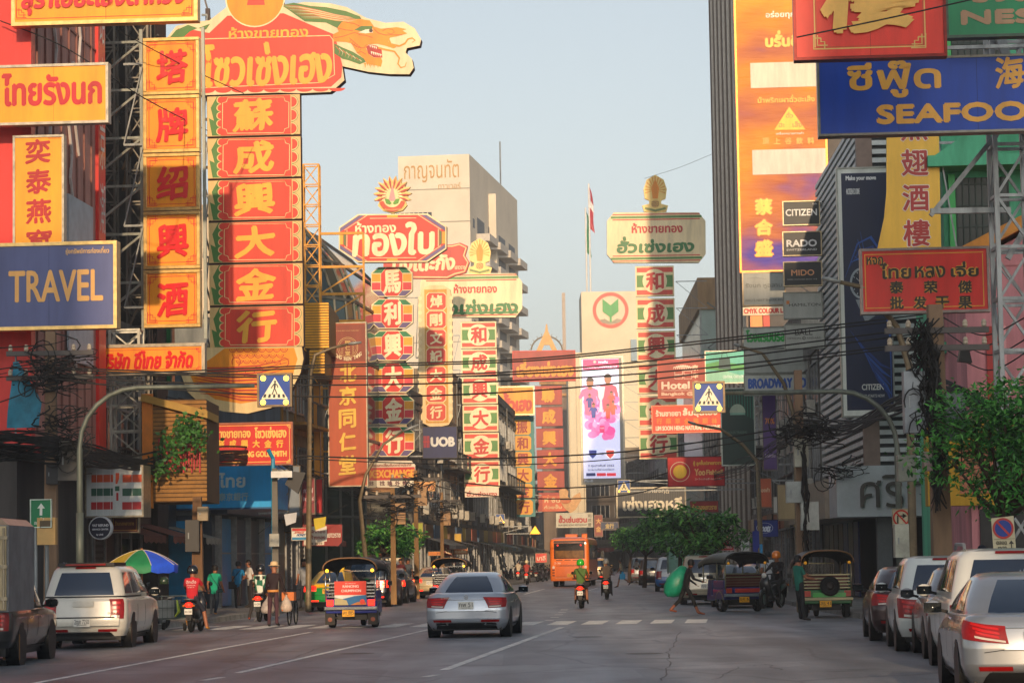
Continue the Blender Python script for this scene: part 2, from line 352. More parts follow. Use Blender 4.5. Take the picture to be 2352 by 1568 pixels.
# ================================================================= BUILDINGS
WD = mat('12161b', .12, var=.3, scale=2, spec=.7); DARK = mat('151312', .8, var=.4, scale=2); ALU = mat('8c8f90', .45, .4, .2, 4)
def rootF(side, d0, d1, name, label, off=0, cat='building'):
    Fn = FL if side == 'L' else FR; p = Vector((Fn(d0) + off, d0, 0)); q = Vector((Fn(d1) + off, d1, 0)); a = math.atan2(q.y - p.y, q.x - p.x)
    return thing(name, label, cat, p, a), (q - p).length, (-1 if side == 'L' else 1)
def shop(side, d0, d1, H, wall, label, style=0, seed=0, off=0, trim='6d6a64', depth=13, shopc=None, fascia=None, awn=None, storey=3.3):
    r = random.Random(seed * 91 + 5); root, l, o = rootF(side, d0, d1, 'shophouse', label, off); W = wallm(wall); T = wallm(trim)
    Y = lambda n: n * o                                      # n metres out from the wall towards the street
    def bx(b, x0, n0, z0, x1, n1, z1, m): b.box(x0, min(Y(n0), Y(n1)), z0, x1, max(Y(n0), Y(n1)), z1, m)
    b = MB(); bx(b, .03, -depth, 0, l - .03, 0, H, W); ns = max(1, int((H - 4.4) / storey))
    bx(b, 0, -.3, H - .5, l, .12, H + .12, T)
    for i in range(ns + 1): bx(b, .02, 0, 4.0 + i * storey, l - .02, .1, 4.22 + i * storey, T)
    nb = max(1, round(l / 4.2)); bw = l / nb
    for i in range(nb + 1): bx(b, max(.01, i * bw - .17), .0, .15, min(l - .01, i * bw + .17), .06, H - .5, T)
    for k in range(ns):                                      # openings on the end wall that looks down the street
        for j in range(2):
            y0 = -depth * (.25 + .36 * j); b.box(-.05, min(Y(0) + y0 * o, Y(0) + y0 * o + 1.5), 5 + k * storey, .04, max(Y(0) + y0 * o, Y(0) + y0 * o + 1.5), 6.5 + k * storey, DARK)
    b.build('wall', root)
    for i in range(nb):                                      # street level shopfront of each bay
        c = shopc[i % len(shopc)] if shopc else r.choice(['4a4640', '5a4c42', '3a4048', '6a645c', '4a3c30', '7a6a54']); f = MB(); x0, x1 = i * bw + .2, (i + 1) * bw - .2
        bx(f, x0, .0, .17, x1, .05, 3.0, mat(c, .5, var=.3, scale=1.5)); bx(f, x0, .05, .17, x0 + .12, .14, 3.0, ALU); bx(f, x1 - .12, .05, .17, x1, .14, 3.0, ALU); bx(f, (x0 + x1) / 2 - .05, .05, .17, (x0 + x1) / 2 + .05, .12, 3.0, ALU)
        if r.random() < .5:
            for z in range(14): bx(f, x0 + .15, .05, .3 + z * .19, (x0 + x1) / 2 - .08, .085, .4 + z * .19, mat('5c5c5c', .6, .3, .2))
        else: bx(f, x0 + .15, .05, .4, x1 - .15, .07, 2.6, WD)
        f.build('shopfront', root)
        fc = (fascia or ['7a2420', '3a4450', 'b0a898', '6a4a2c', '1f4a6a', '9a8a3a', '54504a', '8a3a20'])[(i + seed) % (len(fascia) if fascia else 8)]
        f = MB(); bx(f, x0 - .1, .06, 3.05, x1 + .1, .3 + .2 * r.random(), 3.9, sgn(fc)); f.build('fascia', root)
        if r.random() < .6 or awn:
            f = MB(); a = 1.2 + r.random() * .8; c = mat(awn or r.choice(['5a5a58', '3f5a6a', '6a3a30', '8a8a80', '4a5a44']), .7, var=.25); n = 9
            V = []; 
            for k in range(n + 1):
                x = x0 + (x1 - x0) * k / n; V += [(x, Y(.31), 3.12), (x, Y(.31 + a), 2.65), (x, Y(.31 + a), 2.4 if k % 2 else 2.46)]
            F = []
            for k in range(n): F += [(3 * k, 3 * k + 1, 3 * k + 4, 3 * k + 3), (3 * k + 1, 3 * k + 2, 3 * k + 5, 3 * k + 4)]
            f.add(V, F, c); f.build('awning', root)
    nwin = 0
    for k in range(ns):
        z0 = 4.4 + k * storey; st = (style + k + seed) % 4 if style != 9 else 9
        for i in range(nb):
            x0, x1 = i * bw + .5, (i + 1) * bw - .5
            if nwin > 26: continue
            if st == 1:                                      # balcony with railings
                f = MB(); bx(f, x0 - .3, .0, z0 - .15, x1 + .3, 1.0, z0 - .02, T)
                for q in range(int((x1 - x0) / .22)): bx(f, x0 - .2 + q * .22, .93, z0, x0 - .17 + q * .22, .96, z0 + .9, mat('4a4a48', .6, .3))
                bx(f, x0 - .3, .9, z0 + .9, x1 + .3, 1.0, z0 + .97, mat('4a4a48', .6, .3)); f.build('balcony', root)
            f = MB(); h = 1.75; m_ = 3 if st != 2 else 2
            bx(f, x0, .0, z0 + .55, x1, .03, z0 + .55 + h, WD); f2 = MB()
            for z in (z0 + .5, z0 + .55 + h): bx(f2, x0 - .06, .0, z, x1 + .06, .1, z + .07, ALU)
            for q in range(m_ + 1): xx = x0 + (x1 - x0) * q / m_; bx(f2, xx - .04, .0, z0 + .57, xx + .04, .08, z0 + .54 + h, ALU)
            if st in (0, 3):                                 # steel grille
                for q in range(9): bx(f2, x0 + (x1 - x0) * (q + .5) / 9 - .012, .1, z0 + .5, x0 + (x1 - x0) * (q + .5) / 9 + .012, .13, z0 + 2.4, mat('5a5a58', .6, .4))
                for q in range(4): bx(f2, x0, .1, z0 + .6 + q * .5, x1, .13, z0 + .625 + q * .5, mat('5a5a58', .6, .4))
            w_ = f2.build('window', root); f.build('pane', w_); nwin += 1
            if r.random() < .55:
                f = MB(); xa = x0 + r.random() * .8; za = z0 - .1 + (.2 if st != 1 else .1); n0 = .12 if st != 1 else .3
                bx(f, xa, n0, za, xa + .85, n0 + .35, za + .6, mat('b8b4a8', .6, var=.25)); 
                f.tube([(xa + .42 + .24 * math.cos(t * .52), Y(n0 + .36), za + .3 + .24 * math.sin(t * .52)) for t in range(13)], .03, mat('55544f'), 4); bx(f, xa, n0 - .1, za - .06, xa + .85, n0 + .3, za - .01, mat('4a4844')); f.build('air_conditioner', root)
    f = MB(); xp = .5 + r.random() * (l - 1); f.tube([(xp, Y(.16), 4), (xp, Y(.16), H - .4)], .05, mat('8a8880'), 6); f.build('drainpipe', root)
    return root
def lattice(b, p, q, w, n, m, t=.06, sides=4):                # four-legged truss mast from p to q
    p, q = Vector(p), Vector(q); ax = (q - p).normalized(); s = Vector((1, 0, 0)) if abs(ax.x) < .8 else Vector((0, 1, 0)); s = (s - ax * s.dot(ax)).normalized(); c = ax.cross(s)
    C = [s * a * w / 2 + c * e_ * w / 2 for a, e_ in ((-1, -1), (1, -1), (1, 1), (-1, 1))]
    for k in C: b.bar(p + k, q + k, t, m)
    for i in range(n + 1):
        x = p + (q - p) * i / n; y = p + (q - p) * min(n, i + 1) / n
        for j in range(4):
            b.bar(x + C[j], x + C[(j + 1) % 4], t * .7, m)
            if i < n: b.bar(x + C[j if i % 2 else (j + 1) % 4], y + C[(j + 1) % 4 if i % 2 else j], t * .6, m)

# --- left side
t_, l, o = rootF('L', 69.6, 77.8, 'clad_building', 'red and mauve clad building with white strokes on its street face'); b = MB(); mau = mat('b57c70', .6, var=.15, streak=.2); redp = sgn('d83028')
b.box(0, .0, 5.2, l, 10, 26, mau); b.box(.2, .5, 0, l, 10, 5.2, wallm('4a4644')); b.build('wall', t_)
b = MB()
for i in range(9): b.box(.3 + i * l / 9, -.05, 5.3, .36 + i * l / 9, .0, 26, mat('8a5a50', .6))
for z in (11, 17, 22): b.box(.2, -.04, z, l - .9, -.005, z + .05, mat('8a5a50', .6))
b.build('panel_seam', t_); b = MB(); b.box(l - .9, -.1, 5.0, l, .0, 26, redp); b.box(-.3, -.02, 5.0, .12, 10, 26.2, redp); b.box(-.3, -.1, 4.8, l, .3, 5.0, redp); b.box(-.32, .4, 14, -.29, 10, 14.2, mat('8a1f1a')); b.build('red_trim', t_)
b = MB()
for i, ch in enumerate('耀華力路泰京潮'):
    V, F = glyphs(ch); V = (V - V.min(0)) / (V.max(0) - V.min(0)); b.add([(l - .78 + x * .66, -.12, 23 - i * 1.9 + y * 1.5) for x, y in V], F, mat('d8d4cc'))
for q in range(14):
    x = 1 + (q * 2.7) % (l - 3); z = 9 + (q * 5.3) % 15; b.tube([(x, -.07, z), (x + .4, -.07, z - .9), (x + .2, -.07, z - 1.6), (x + .7, -.07, z - 2.6)], .05, mat('c8c0bc'), 4)
b.build('lettering', t_)
b = MB(); b.box(3.5, -.12, 7.5, 6.5, -.06, 12.2, mat('a8b4bc', .5)); b.build('pale_panel', t_)
t_ = thing('scaffold_tower', 'tangled grey steel scaffold tower behind the amber sign stack', 'scaffold', at(282, 760, 86)); b = MB(); st = steel('6a675f'); r = random.Random(3)
for x in (-.55, .55): lattice(b, (x, 0, -3), (x, 0, 11.5), .7, 14, st, .07)
for i in range(60):
    x = r.uniform(-.9, .9); z = r.uniform(-2, 11); b.bar((x, r.uniform(-.3, 1.2), z), (x + r.uniform(-.9, .9), r.uniform(-.3, 1.2), z + r.uniform(-.1, 1.6)), r.choice([.04, .06, .09]), r.choice([st, steel('7a6248'), steel('3c3a38')]))
b.build('lattice', t_); b = MB(); b.box(-.95, 1.3, -9, .95, 4, 12.5, wallm('2c2a28')); b.build('shaft', t_)
t_ = thing('lattice_mast', 'white painted steel lattice frame below the scaffold tower', 'frame', ground(332, 1400)); b = MB(); p = at(290, 760, 81) - t_.location; q = at(296, 1165, 81) - t_.location; lattice(b, p, q, .9, 7, steel('b4b4aa'), .08); b.build('lattice', t_)
shop('L', 80.2, 87.6, 9.5, '8a827a', 'grey shophouse behind the striped store sign', 0, 1, -1.0, fascia=['3f2a26', '5a1c18'], shopc=['1b1e22', '2a2e33'])
shop('L', 88, 94.6, 8.4, '7a6c60', 'brown shophouse carrying the wooden balcony', 3, 2, -1.6, fascia=['20222a', '2a2c30'], shopc=['171b22'])
t_ = thing('wooden_balcony', 'yellow timber slatted balcony box hung with creeper leaves above the umbrella', 'balcony', at(404, 1152, 80)); t_.scale = (.92,) * 3; b = MB(); wd = mat('94682a', .65, var=.3, scale=1.2, bump=.3)
b.box(-1.0, 0, .0, 1.0, 4, 3.4, mat('5c4224', .8))
for i in range(24): b.box(-1.02, -.04, .03 + i * .14, 1.04, .0, .135 + i * .14, wd)
b.build('slat_wall', t_); b = MB(); b.box(-1.1, -.12, -.2, -.75, .1, 3.6, mat('d07a18', .5)); b.build('orange_post', t_); b = MB(); b.prism([(-1.1, 3.6), (1.1, 3.0), (1.1, 2.75), (-1.1, 3.35)], -.3, 3, mat('a88434', .6)); b.build('eave', t_)
b = MB()
for i in range(16): b.box(-.55 + i * .09, -.2, .95 + .3 * ((i * 7) % 3) / 3, -.5 + i * .09, -.16, 2.1 - .2 * ((i * 5) % 3), mat('b02a30', .6))
b.build('red_railing', t_)
t_ = thing('creeper', 'green creeper trailing over the yellow timber balcony', 'plant', at(398, 1012, 79.3)); t_.scale = (.9,) * 3; b = MB(); r = random.Random(5); lf = [mat(c, .5, var=.2) for c in ('2d5a22', '3f7230', '25481c')]
b.tube([(-.6, 0, -1.5), (-.3, -.1, -.4), (.2, -.05, .5), (.9, -.1, .4)], .03, mat('4a3a22'), 5)
for i in range(420):
    c = r.choice([(-.5, -.9), (-.2, -.2), (.35, .35), (.8, .1), (.1, -.6), (.6, .5)]); x, z, y = c[0] + r.gauss(0, .22), c[1] + r.gauss(0, .22), r.uniform(-.35, .0); a = r.uniform(0, 6.28); s = r.uniform(.07, .14); tl = r.uniform(-.8, .8)
    ca, sa = math.cos(a) * s, math.sin(a) * s; b.add([(x, y, z), (x + ca * .6 - sa * .5, y + tl * s, z + sa * .6 + ca * .5), (x + ca * 1.6, y - .05, z + sa * 1.6), (x + ca * .6 + sa * .5, y - tl * s, z + sa * .6 - ca * .5)], [(0, 1, 2, 3)], r.choice(lf))
b.build('foliage', t_)
t_, l, o = rootF('L', 95, 110, 'bank_building', 'blue fronted bank branch with dark doorways behind the walkers'); b = MB(); blue = sgn('16a0e2'); navy = mat('0e2a44', .4, var=.15)
b.box(0, 0, 0, l, 12, 9.6, wallm('5c6870')); b.box(-.2, -.6, 3.55, l, .0, 3.9, navy); b.build('wall', t_)
b = MB(); b.box(-.05, -.55, 3.9, l * .98, -.02, 6.6, blue); b.build('fascia', t_)
for i, c in enumerate(('0d7fb4', '0f2f4a', '2a3a44', '0d7fb4', '4a4c4a')):
    b = MB(); x = .3 + i * l / 5; b.box(x, -.12, .2, x + l / 5 - .3, .0, 3.4, mat(c, .35, var=.15)); b.box(x + .1, -.15, 2.1, x + l / 5 - .4, -.12, 2.16, ALU); b.box(x - .1, -.3, .15, x, .0, 3.5, ALU); b.build('doorway', t_)
b = MB(); b.box(-.6, -.1, .15, -.02, 9, 3.5, mat('182a38', .5)); b.box(-.68, .4, .4, -.6, 3.4, 3.3, mat('0d7fb4', .4)); b.box(-.68, 3.9, .4, -.6, 6.6, 3.3, navy); b.build('end_wall', t_)
shop('L', 110.3, 117, 11, '8a7454', 'ochre shophouse above the maroon and cream board', 1, 3, trim='a8742c', fascia=['7c2420', '2c2a28'])
t_ = thing('louvred_block', 'yellow corrugated metal upper storey box beside the dragon column', 'building', at(728, 800, 113)); b = MB(); yl = mat('d89a1c', .45, .2, .15, 2)
b.box(-.52, 0, 0, .5, 7, 2.0, mat('7a5a1c', .6)); b.box(-.3, 0, -1.1, .3, 7, -.02, mat('7a5a1c', .6))
for i in range(17): b.box(-.55, -.05, .03 + i * .117, .53, .0, .1 + i * .117, yl)
for i in range(8): b.box(-.33, -.05, -1.08 + i * .13, .33, .0, -1.0 + i * .13, yl)
b.build('cladding', t_)
t_ = thing('sign_truss', 'mustard yellow truss mast with side frames right of dragon column', 'truss', at(735, 690, 124)); mu = mat('c88a20', .5, .1, .2, 3); b = MB(); lattice(b, (-.35, 0, -9), (-.35, 0, 6.5), .75, 16, mu, .08); b.build('mast', t_); b = MB()
for z in (0.3, 1.6, 3.2, -1.0): b.bar((0, 0, z), (2.1, 0, z), .12, mu)
b.bar((2.1, 0, -7), (2.1, 0, 3.2), .1, mu); b.bar((0, 0, .3), (2.1, 0, 1.6), .07, mu); b.bar((0, 0, -1), (2.1, 0, .3), .07, mu)
for i in range(6): b.bar((.1, 0, -2.2 - i), (2.1, 0, -2.2 - i), .08, mu)
b.build('side_frame', t_)
t_, l, o = rootF('L', 127, 150, 'glass_building', 'curved dark green glass corner building behind the yellow truss'); b = MB(); gl = mat('22332c', .08, .2, .2, .6, spec=.9); rb = mat('5a5c56', .5, .3)
n = 10; R_ = 7.; V = []; Z = [0, 4, 8, 12, 15, 17, 18.6, 19.8]; S_ = [1, 1, 1, 1, .97, .88, .72, .5]
C = [(R_ - R_ * math.sin(a * math.pi / 2 / n) * 1.0, R_ * 1.0 - R_ * math.cos(a * math.pi / 2 / n)) for a in range(n + 1)]
pl = [(x, y + 5.0 - 5.0) for x, y in C]; pl = [(0, 12)] + [(R_ - R_ * math.cos(a * math.pi / 2 / n), R_ - R_ * math.sin(a * math.pi / 2 / n)) for a in range(n + 1)] + [(l, 0)]
for k, z in enumerate(Z):
    for x, y in pl: V.append((x * S_[k] + (1 - S_[k]) * 9, y * S_[k] + (1 - S_[k]) * 9, z))
m_ = len(pl); b.add(V, [(k * m_ + i, k * m_ + i + 1, (k + 1) * m_ + i + 1, (k + 1) * m_ + i) for k in range(len(Z) - 1) for i in range(m_ - 1)], gl); b.build('curtain_wall', t_)
b = MB()
for k in range(len(Z)):
    for i in range(m_ - 1): b.bar(V[k * m_ + i], V[k * m_ + i + 1], .14, rb)
for i in range(1, m_):
    for k in range(len(Z) - 1): b.bar(V[k * m_ + i], V[(k + 1) * m_ + i], .12, rb)
b.build('mullion', t_); b = MB(); b.box(-.6, 2, 0, 1.6, 11, 19.3, wallm('d8c4a4')); b.box(.5, 8.2, 19, .7, 8.4, 23, mat('5a4a44')); b.build('stair_core', t_)
for i, (d0, d1, H, c, lab) in enumerate(((150.5, 166, 11.5, '988c7c', 'drab shophouse by the navy bank sign'), (166.3, 186, 14, 'b09a7c', 'buff shophouse behind the red and green left column'), (186.3, 208, 12.5, '88868a', 'grey shophouse left of the parked motorbikes'),
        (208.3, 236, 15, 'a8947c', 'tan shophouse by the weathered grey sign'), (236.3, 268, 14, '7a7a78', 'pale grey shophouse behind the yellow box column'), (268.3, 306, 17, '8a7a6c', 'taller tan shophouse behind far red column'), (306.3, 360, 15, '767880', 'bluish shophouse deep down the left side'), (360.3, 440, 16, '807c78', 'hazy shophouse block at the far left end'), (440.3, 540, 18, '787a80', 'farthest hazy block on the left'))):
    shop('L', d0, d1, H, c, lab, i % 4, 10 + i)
# white tower behind the left row
t_ = thing('office_tower', 'tall cream office tower with balconies rising behind left signs', 'tower', (-14.8, 345, 0), rad(-8)); wt = mat('d8cdb8', .8, var=.08, scale=.15); A = (0, 0); B_ = (9.6, 0); Cx = (9.6, 46); Dx = (0, 46); H = 55.5
b = MB(); b.box(0, 0, 0, 9.6, 46, H, wt); b.box(-1.6, 1.2, 0, 0, 46, H - 8, wt)
for z in (H - 4.6, H - 9, H - 15.2, H - 19, H - 25, H - 31): b.box(-.03, -.06, z, 9.63, .0, z + .12, mat('9a9284', .8))
b.build('wall', t_); b = MB()
for i in range(9): b.box(-1.0 + i * .62, -.08, H - 10.2, -.5 + i * .62, .1, H - 7.6, WD)
b.build('window', t_)
for k in range(12):
    z = H - 7.5 - k * 3.4
    for j in range(4):
        y = 6 + j * 10; b = MB(); b.box(9.5, y, z - 2.6, 9.64, y + 6.4, z - .2, mat('3c4048', .5, var=.3)); b.build('window', t_); b = MB(); b.box(9.6, y - .6, z - 3.5, 11.4, y + 7, z - 2.5, mat('c8c0b2', .8)); b.build('balcony', t_)
    b = MB(); b.box(9.5, 2.2, z - 2, 9.66, 3.6, z - .8, mat('3c4048', .5)); b.build('window', t_)
b = MB(); b.box(9.6, 17, 0, 10.6, 18.6, H - 3, wt); b.tube([(8, 40, H), (8, 40, H + 8)], .12, steel(), 5); b.tube([(2, 30, H), (2, 30, H + 3)], .3, wt, 8); b.build('duct', t_)
b = MB()
for t, x0, x1, z0, z1 in (('กาญจนทัต', .8, 8.2, H - 3.6, H - .6), ('ทาวเวอร์', 5.4, 8.4, H - 4.6, H - 3.75)):
    V, F = glyphs(t); V = (V - V.min(0)) / (V.max(0) - V.min(0)); b.add([(x0 + x * (x1 - x0), -.08, z0 + y * (z1 - z0)) for x, y in V], F, mat('b88a3c', .4))
b.build('lettering', t_)
# --- right side
t_ = thing('pink_house', 'pink shophouse with red slit windows and orange tile eave behind the tree', 'building', (11.6, 66.5, 0), rad(-4)); b = MB(); b.box(0, 0, 0, 14, 9, 9.2, wallm('d08a8e')); b.build('wall', t_)
b = MB(); b.prism([(-.5, 8.9), (6, 12.2), (6, 12.5), (-.5, 9.25)], -.6, 9, mat('c8822c', .6, var=.2, bump=.3)); b.build('tile_eave', t_); b = MB(); b.prism([(-.02, 9.0), (6, 12.1), (6, 9.0)], -.05, 8.8, wallm('d08a8e')); b.build('gable', t_)
for x in (.5, 1.5, 2.6): b = MB(); b.box(x, -.08, 4.6, x + .42, .0, 7.3 + x * .3, mat('a8241c', .5)); b.box(x + .42, -.1, 4.6, x + .5, .02, 7.3 + x * .3, mat('e0a0a0', .7)); b.build('slit_window', t_)
b = MB(); b.box(-1.1, -.3, 2.9, 2.5, .6, 5.0, wallm('c89a2c')); b.box(-.3, -.34, 3.2, 2.4, -.3, 4.3, mat('b06a4a')); b.build('yellow_canopy', t_); b = MB(); b.box(.2, -.1, .2, 3.2, .0, 2.8, mat('2a2826', .6, var=.3)); b.box(3.4, -.1, .2, 8, .0, 2.8, mat('3a3836', .6, var=.3)); b.build('shopfront', t_)
t_ = thing('green_house', 'mint green shophouse with grilled windows and balustrade at upper right', 'building', (12.2, 73, 0), rad(-4)); mg = wallm('5fbf94'); b = MB(); b.box(0, 0, 0, 12, 10, 19, mg); b.box(-.5, -1.2, 12.4, 6, .0, 12.7, mg); b.build('wall', t_)
b = MB(); b.prism([(-.3, 12.7), (1.5, 13.9), (1.5, 12.7)], -1.2, -.02, mg); b.build('hood', t_)
for z in (9.0, 13.6): b = MB(); b.box(.35, -.1, z, 1.8, .0, z + 3.2, mat('1a2620', .4)); [b.box(.35 + q * .18, -.16, z, .39 + q * .18, -.1, z + 3.2, mat('2a3a34')) for q in range(9)]; [b.box(.35, -.14, z + q * .6, 1.8, -.11, z + .05 + q * .6, mat('2a3a34')) for q in range(6)]; b.box(.15, -.2, z - .1, .33, .0, z + 3.3, sgn('2fae54')); b.build('grilled_window', t_)
b = MB(); b.prism([(-.4, 8.2), (1.6, 9.3), (1.6, 9.6), (-.4, 8.5)], -1.3, -1.0, sgn('2fae54')); [b.box(-.3 + q * .22, -1.2, 7.5, -.2 + q * .22, -1.05, 8.2 + q * .11, mg) for q in range(9)]; b.box(-.4, -1.3, 7.2, 2, .0, 7.5, mg); b.build('balustrade', t_)
t_ = thing('sign_gantry', 'grey steel gantry frame carrying upper right signs', 'gantry', at(2318, 900, 58)); b = MB(); st = steel('9a9e9e'); z0 = -9
lattice(b, (.2, .2, -6.0), (.2, .2, 9), .75, 13, st, .1); b.bar((-1.6, .2, 4.1), (.2, .2, 4.1), .12, st); b.bar((-1.6, .2, 4.0), (0, .2, 5.9), .1, st); b.bar((-1.6, .2, 5.9), (.2, .2, 5.9), .1, st); b.bar((.1, .2, 3), (1.6, .2, 5.5), .12, st); b.bar((-.6, -.4, 10), (.6, -.4, 5.6), .2, st); b.build('lattice', t_)
# louvred corner building with marble fascia
t_, l, o = rootF('R', 93, 111, 'louvred_building', 'white louvred corner building with grey marble fascia over a dark entrance'); b = MB(); lw = mat('c9cbc9', .5, .1, .12, 2); br = mat('54433c', .7)
b.box(.1, -11, 4.2, l, -.12, 17.6, mat('2a2c2e', .6, var=.3)); b.box(1.5, -11, .15, l, -1.2, 4.2, mat('2c2a28', .7, var=.3)); b.build('wall', t_); b = MB()
for i in range(40): z = 5.0 + i * .315; b.box(.35, -.12, z, l, .02, z + .17, lw); b.box(-.04, -10.5, z, .1, -.5, z + .17, lw)
b.build('louvre_panel', t_); b = MB(); b.box(-.08, -.5, 4.4, .34, .06, 17.6, mat('8a7468', .6)); b.box(-.1, -4.2, 4.4, .1, -3.9, 17.6, mat('8a7468', .6)); b.build('corner_post', t_)
b = MB(); gm = mat('c0c4c8', .35, var=.12, scale=.8); b.box(-3.0, -8, 3.0, .0, 1.3, 4.75, gm); b.prism([(-3.0, 3.0), (-3.0, 4.75), (0, 4.75), (0, 3.0)], 1.3, 1.34, gm); b.box(.0, .1, 3.0, l, 1.5, 4.4, mat('a09280', .6)); b.build('fascia', t_); b = MB()
b.box(-2.2, -.6, .15, -1.7, -.1, 3.0, mat('6a6c6e', .5)); b.build('pillar', t_); b = MB(); b.box(-2.2, -4.6, .15, -1.7, -4.1, 3.0, mat('6a6c6e', .5))
b.build('pillar', t_); b = MB(); V, F = glyphs('ศรีทอง'); V = (V - V.min(0)) / (V.max(0) - V.min(0))
for k in range(5): b.add([(-3.04 - k * .03, .55 - x * 4.0, 3.3 + y * 1.25) for x, y in V], F, mat('55504c', .4, .5))
b.build('lettering', t_); b = MB()
for i in range(7): b.box(2 + i * 2, .1, .2, 3.7 + i * 2, .16, 2.9, mat(('1a2a5c', '2a2826', '123a66', '3a342e', '1f2226', '4a3a2a', '2a2a2a')[i], .4, var=.2))
b.build('shopfront', t_)
shop('R', 111.4, 124, 11, 'a8a8a2', 'grey shophouse behind the hotel signs', 0, 21, fascia=['12287a', '8a2a24', 'c8a83a'], shopc=['2c2a2a', '8a7a60'])
shop('R', 124.3, 141, 13, 'b4aea0', 'pale shophouse behind the dark green poster', 3, 22)
shop('R', 141.3, 160.5, 12, '98928a', 'dull shophouse beside the red fish ball sign', 1, 23)
t_, l, o = rootF('R', 161, 205, 'finned_tower', 'tall tower with steel fins on its street face and orange billboard front', .4, 'tower'); b = MB(); b.box(0, -13, 0, l, 0, 52, mat('5a544e', .7, var=.1)); b.build('wall', t_); b = MB(); fm = mat('a8a29a', .4, .5, .1); fd = mat('6a5e54', .5, .3)
for i in range(15): x = .6 + i * l / 15; b.box(x, .0, 0, x + .3, .5, 52, fm if i % 2 else fd)
for i in range(15):
    for k in range(9): b.bar((.6 + i * l / 15, .3, k * 6), (.6 + (i + 1) * l / 15, .3, k * 6 + 6), .06, fm)
b.build('fin', t_)
b = MB(); b.box(-.25, -.45, 0, .0, .3, 52, sgn('e88a3c')); b.box(-.28, -.9, 0, .0, -.5, 52, sgn('c83a20')); b.build('orange_edge', t_)
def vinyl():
    m = bpy.data.materials.new('vinyl_banner_painted_glow'); m.use_nodes = True; t = m.node_tree; b = t.nodes['Principled BSDF']; N = t.nodes.new; K = t.links.new; tc = N('ShaderNodeTexCoord')
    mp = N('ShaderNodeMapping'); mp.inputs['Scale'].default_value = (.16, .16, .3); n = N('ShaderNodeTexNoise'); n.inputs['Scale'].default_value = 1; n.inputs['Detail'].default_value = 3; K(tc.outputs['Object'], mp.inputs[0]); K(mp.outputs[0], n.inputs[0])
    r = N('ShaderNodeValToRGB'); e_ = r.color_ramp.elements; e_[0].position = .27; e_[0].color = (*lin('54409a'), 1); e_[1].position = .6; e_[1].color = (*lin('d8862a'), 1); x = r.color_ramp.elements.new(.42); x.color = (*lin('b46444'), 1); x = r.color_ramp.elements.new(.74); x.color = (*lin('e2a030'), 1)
    sx = N('ShaderNodeSeparateXYZ'); K(tc.outputs['Object'], sx.inputs[0]); ma = N('ShaderNodeMath'); ma.operation = 'MULTIPLY_ADD'; ma.inputs[1].default_value = .015; K(sx.outputs[2], ma.inputs[0]); K(n.outputs[0], ma.inputs[2]); K(ma.outputs[0], r.inputs[0]); K(r.outputs[0], b.inputs['Base Color']); b.inputs['Roughness'].default_value = .55; b.inputs['Specular IOR Level'].default_value = .25  # orange and purple print; golden sun reflection painted in, stronger towards the top
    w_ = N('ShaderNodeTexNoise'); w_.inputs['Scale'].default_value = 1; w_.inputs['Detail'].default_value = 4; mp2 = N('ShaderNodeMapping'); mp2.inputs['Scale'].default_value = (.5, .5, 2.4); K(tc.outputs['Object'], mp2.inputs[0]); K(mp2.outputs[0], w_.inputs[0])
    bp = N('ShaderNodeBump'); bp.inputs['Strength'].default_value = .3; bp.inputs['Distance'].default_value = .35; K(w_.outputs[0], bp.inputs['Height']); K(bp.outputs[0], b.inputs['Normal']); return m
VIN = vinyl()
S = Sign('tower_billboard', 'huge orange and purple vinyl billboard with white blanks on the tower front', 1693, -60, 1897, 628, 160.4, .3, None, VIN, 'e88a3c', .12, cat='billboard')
S.rect(1724, 141, 1896, 200, 'cfc4ac', 2); S.rect(1727, 345, 1896, 403, 'ccc2b0', 2); S.poly([(1813, 246), (1778, 300), (1850, 300)], 'ecb81c', 3); S.text('ฉั่ว', 1805, 258, 1822, 272, 'c8882c', .03, 4); S.text('ฮะ', 1788, 284, 1802, 294, 'c8882c', .03, 4); S.text('เส็ง', 1820, 280, 1842, 294, 'c8882c', .03, 4)
S.text('น้ำพริกเผาฉั่วฮะเส็ง', 1740, 218, 1872, 236, 'f0b030', .03, 3); S.text('อร่อยทุกวัน', 1760, 20, 1850, 40, 'f0dcc8', .03, 3); S.text('บรั่นดี', 1758, 66, 1838, 106, 'f4c040', .05, 3)
for i, ch in enumerate('頂上谷飲料'): S.text(ch, 1750 + i * 26, 318, 1766 + i * 26, 334, 'e8a838', .04, 3)
for i, ch in enumerate('蔡合盛'): S.text(ch, 1729, 458 + i * 48, 1775, 500 + i * 48, 'e8842c', .1, 3); S.text(ch, 1731, 460 + i * 48, 1773, 498 + i * 48, 'f4c848', .05, 5)
S.text('เครื่องหมายการค้า', 1782, 304, 1846, 311, 'e8d8c8', .02, 3); S.done()
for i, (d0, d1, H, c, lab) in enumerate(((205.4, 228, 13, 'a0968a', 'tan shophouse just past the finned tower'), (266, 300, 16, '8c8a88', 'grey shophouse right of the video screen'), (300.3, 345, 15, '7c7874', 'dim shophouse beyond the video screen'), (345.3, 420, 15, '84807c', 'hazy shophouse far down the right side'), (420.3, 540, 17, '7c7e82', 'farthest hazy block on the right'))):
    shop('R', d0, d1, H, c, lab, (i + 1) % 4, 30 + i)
t_, l, o = rootF('R', 229, 265, 'glass_building', 'pale teal glass building with steel cross bracing behind the right white gold shop sign'); b = MB(); b.box(0, -14, 0, l, 0, 25, mat('9fb4ac', .25, var=.1, scale=.3)); b.build('wall', t_); b = MB(); b.box(-.3, -14, 23.4, l, .3, 26.2, wallm('a88a64')); b.build('parapet', t_); b = MB()
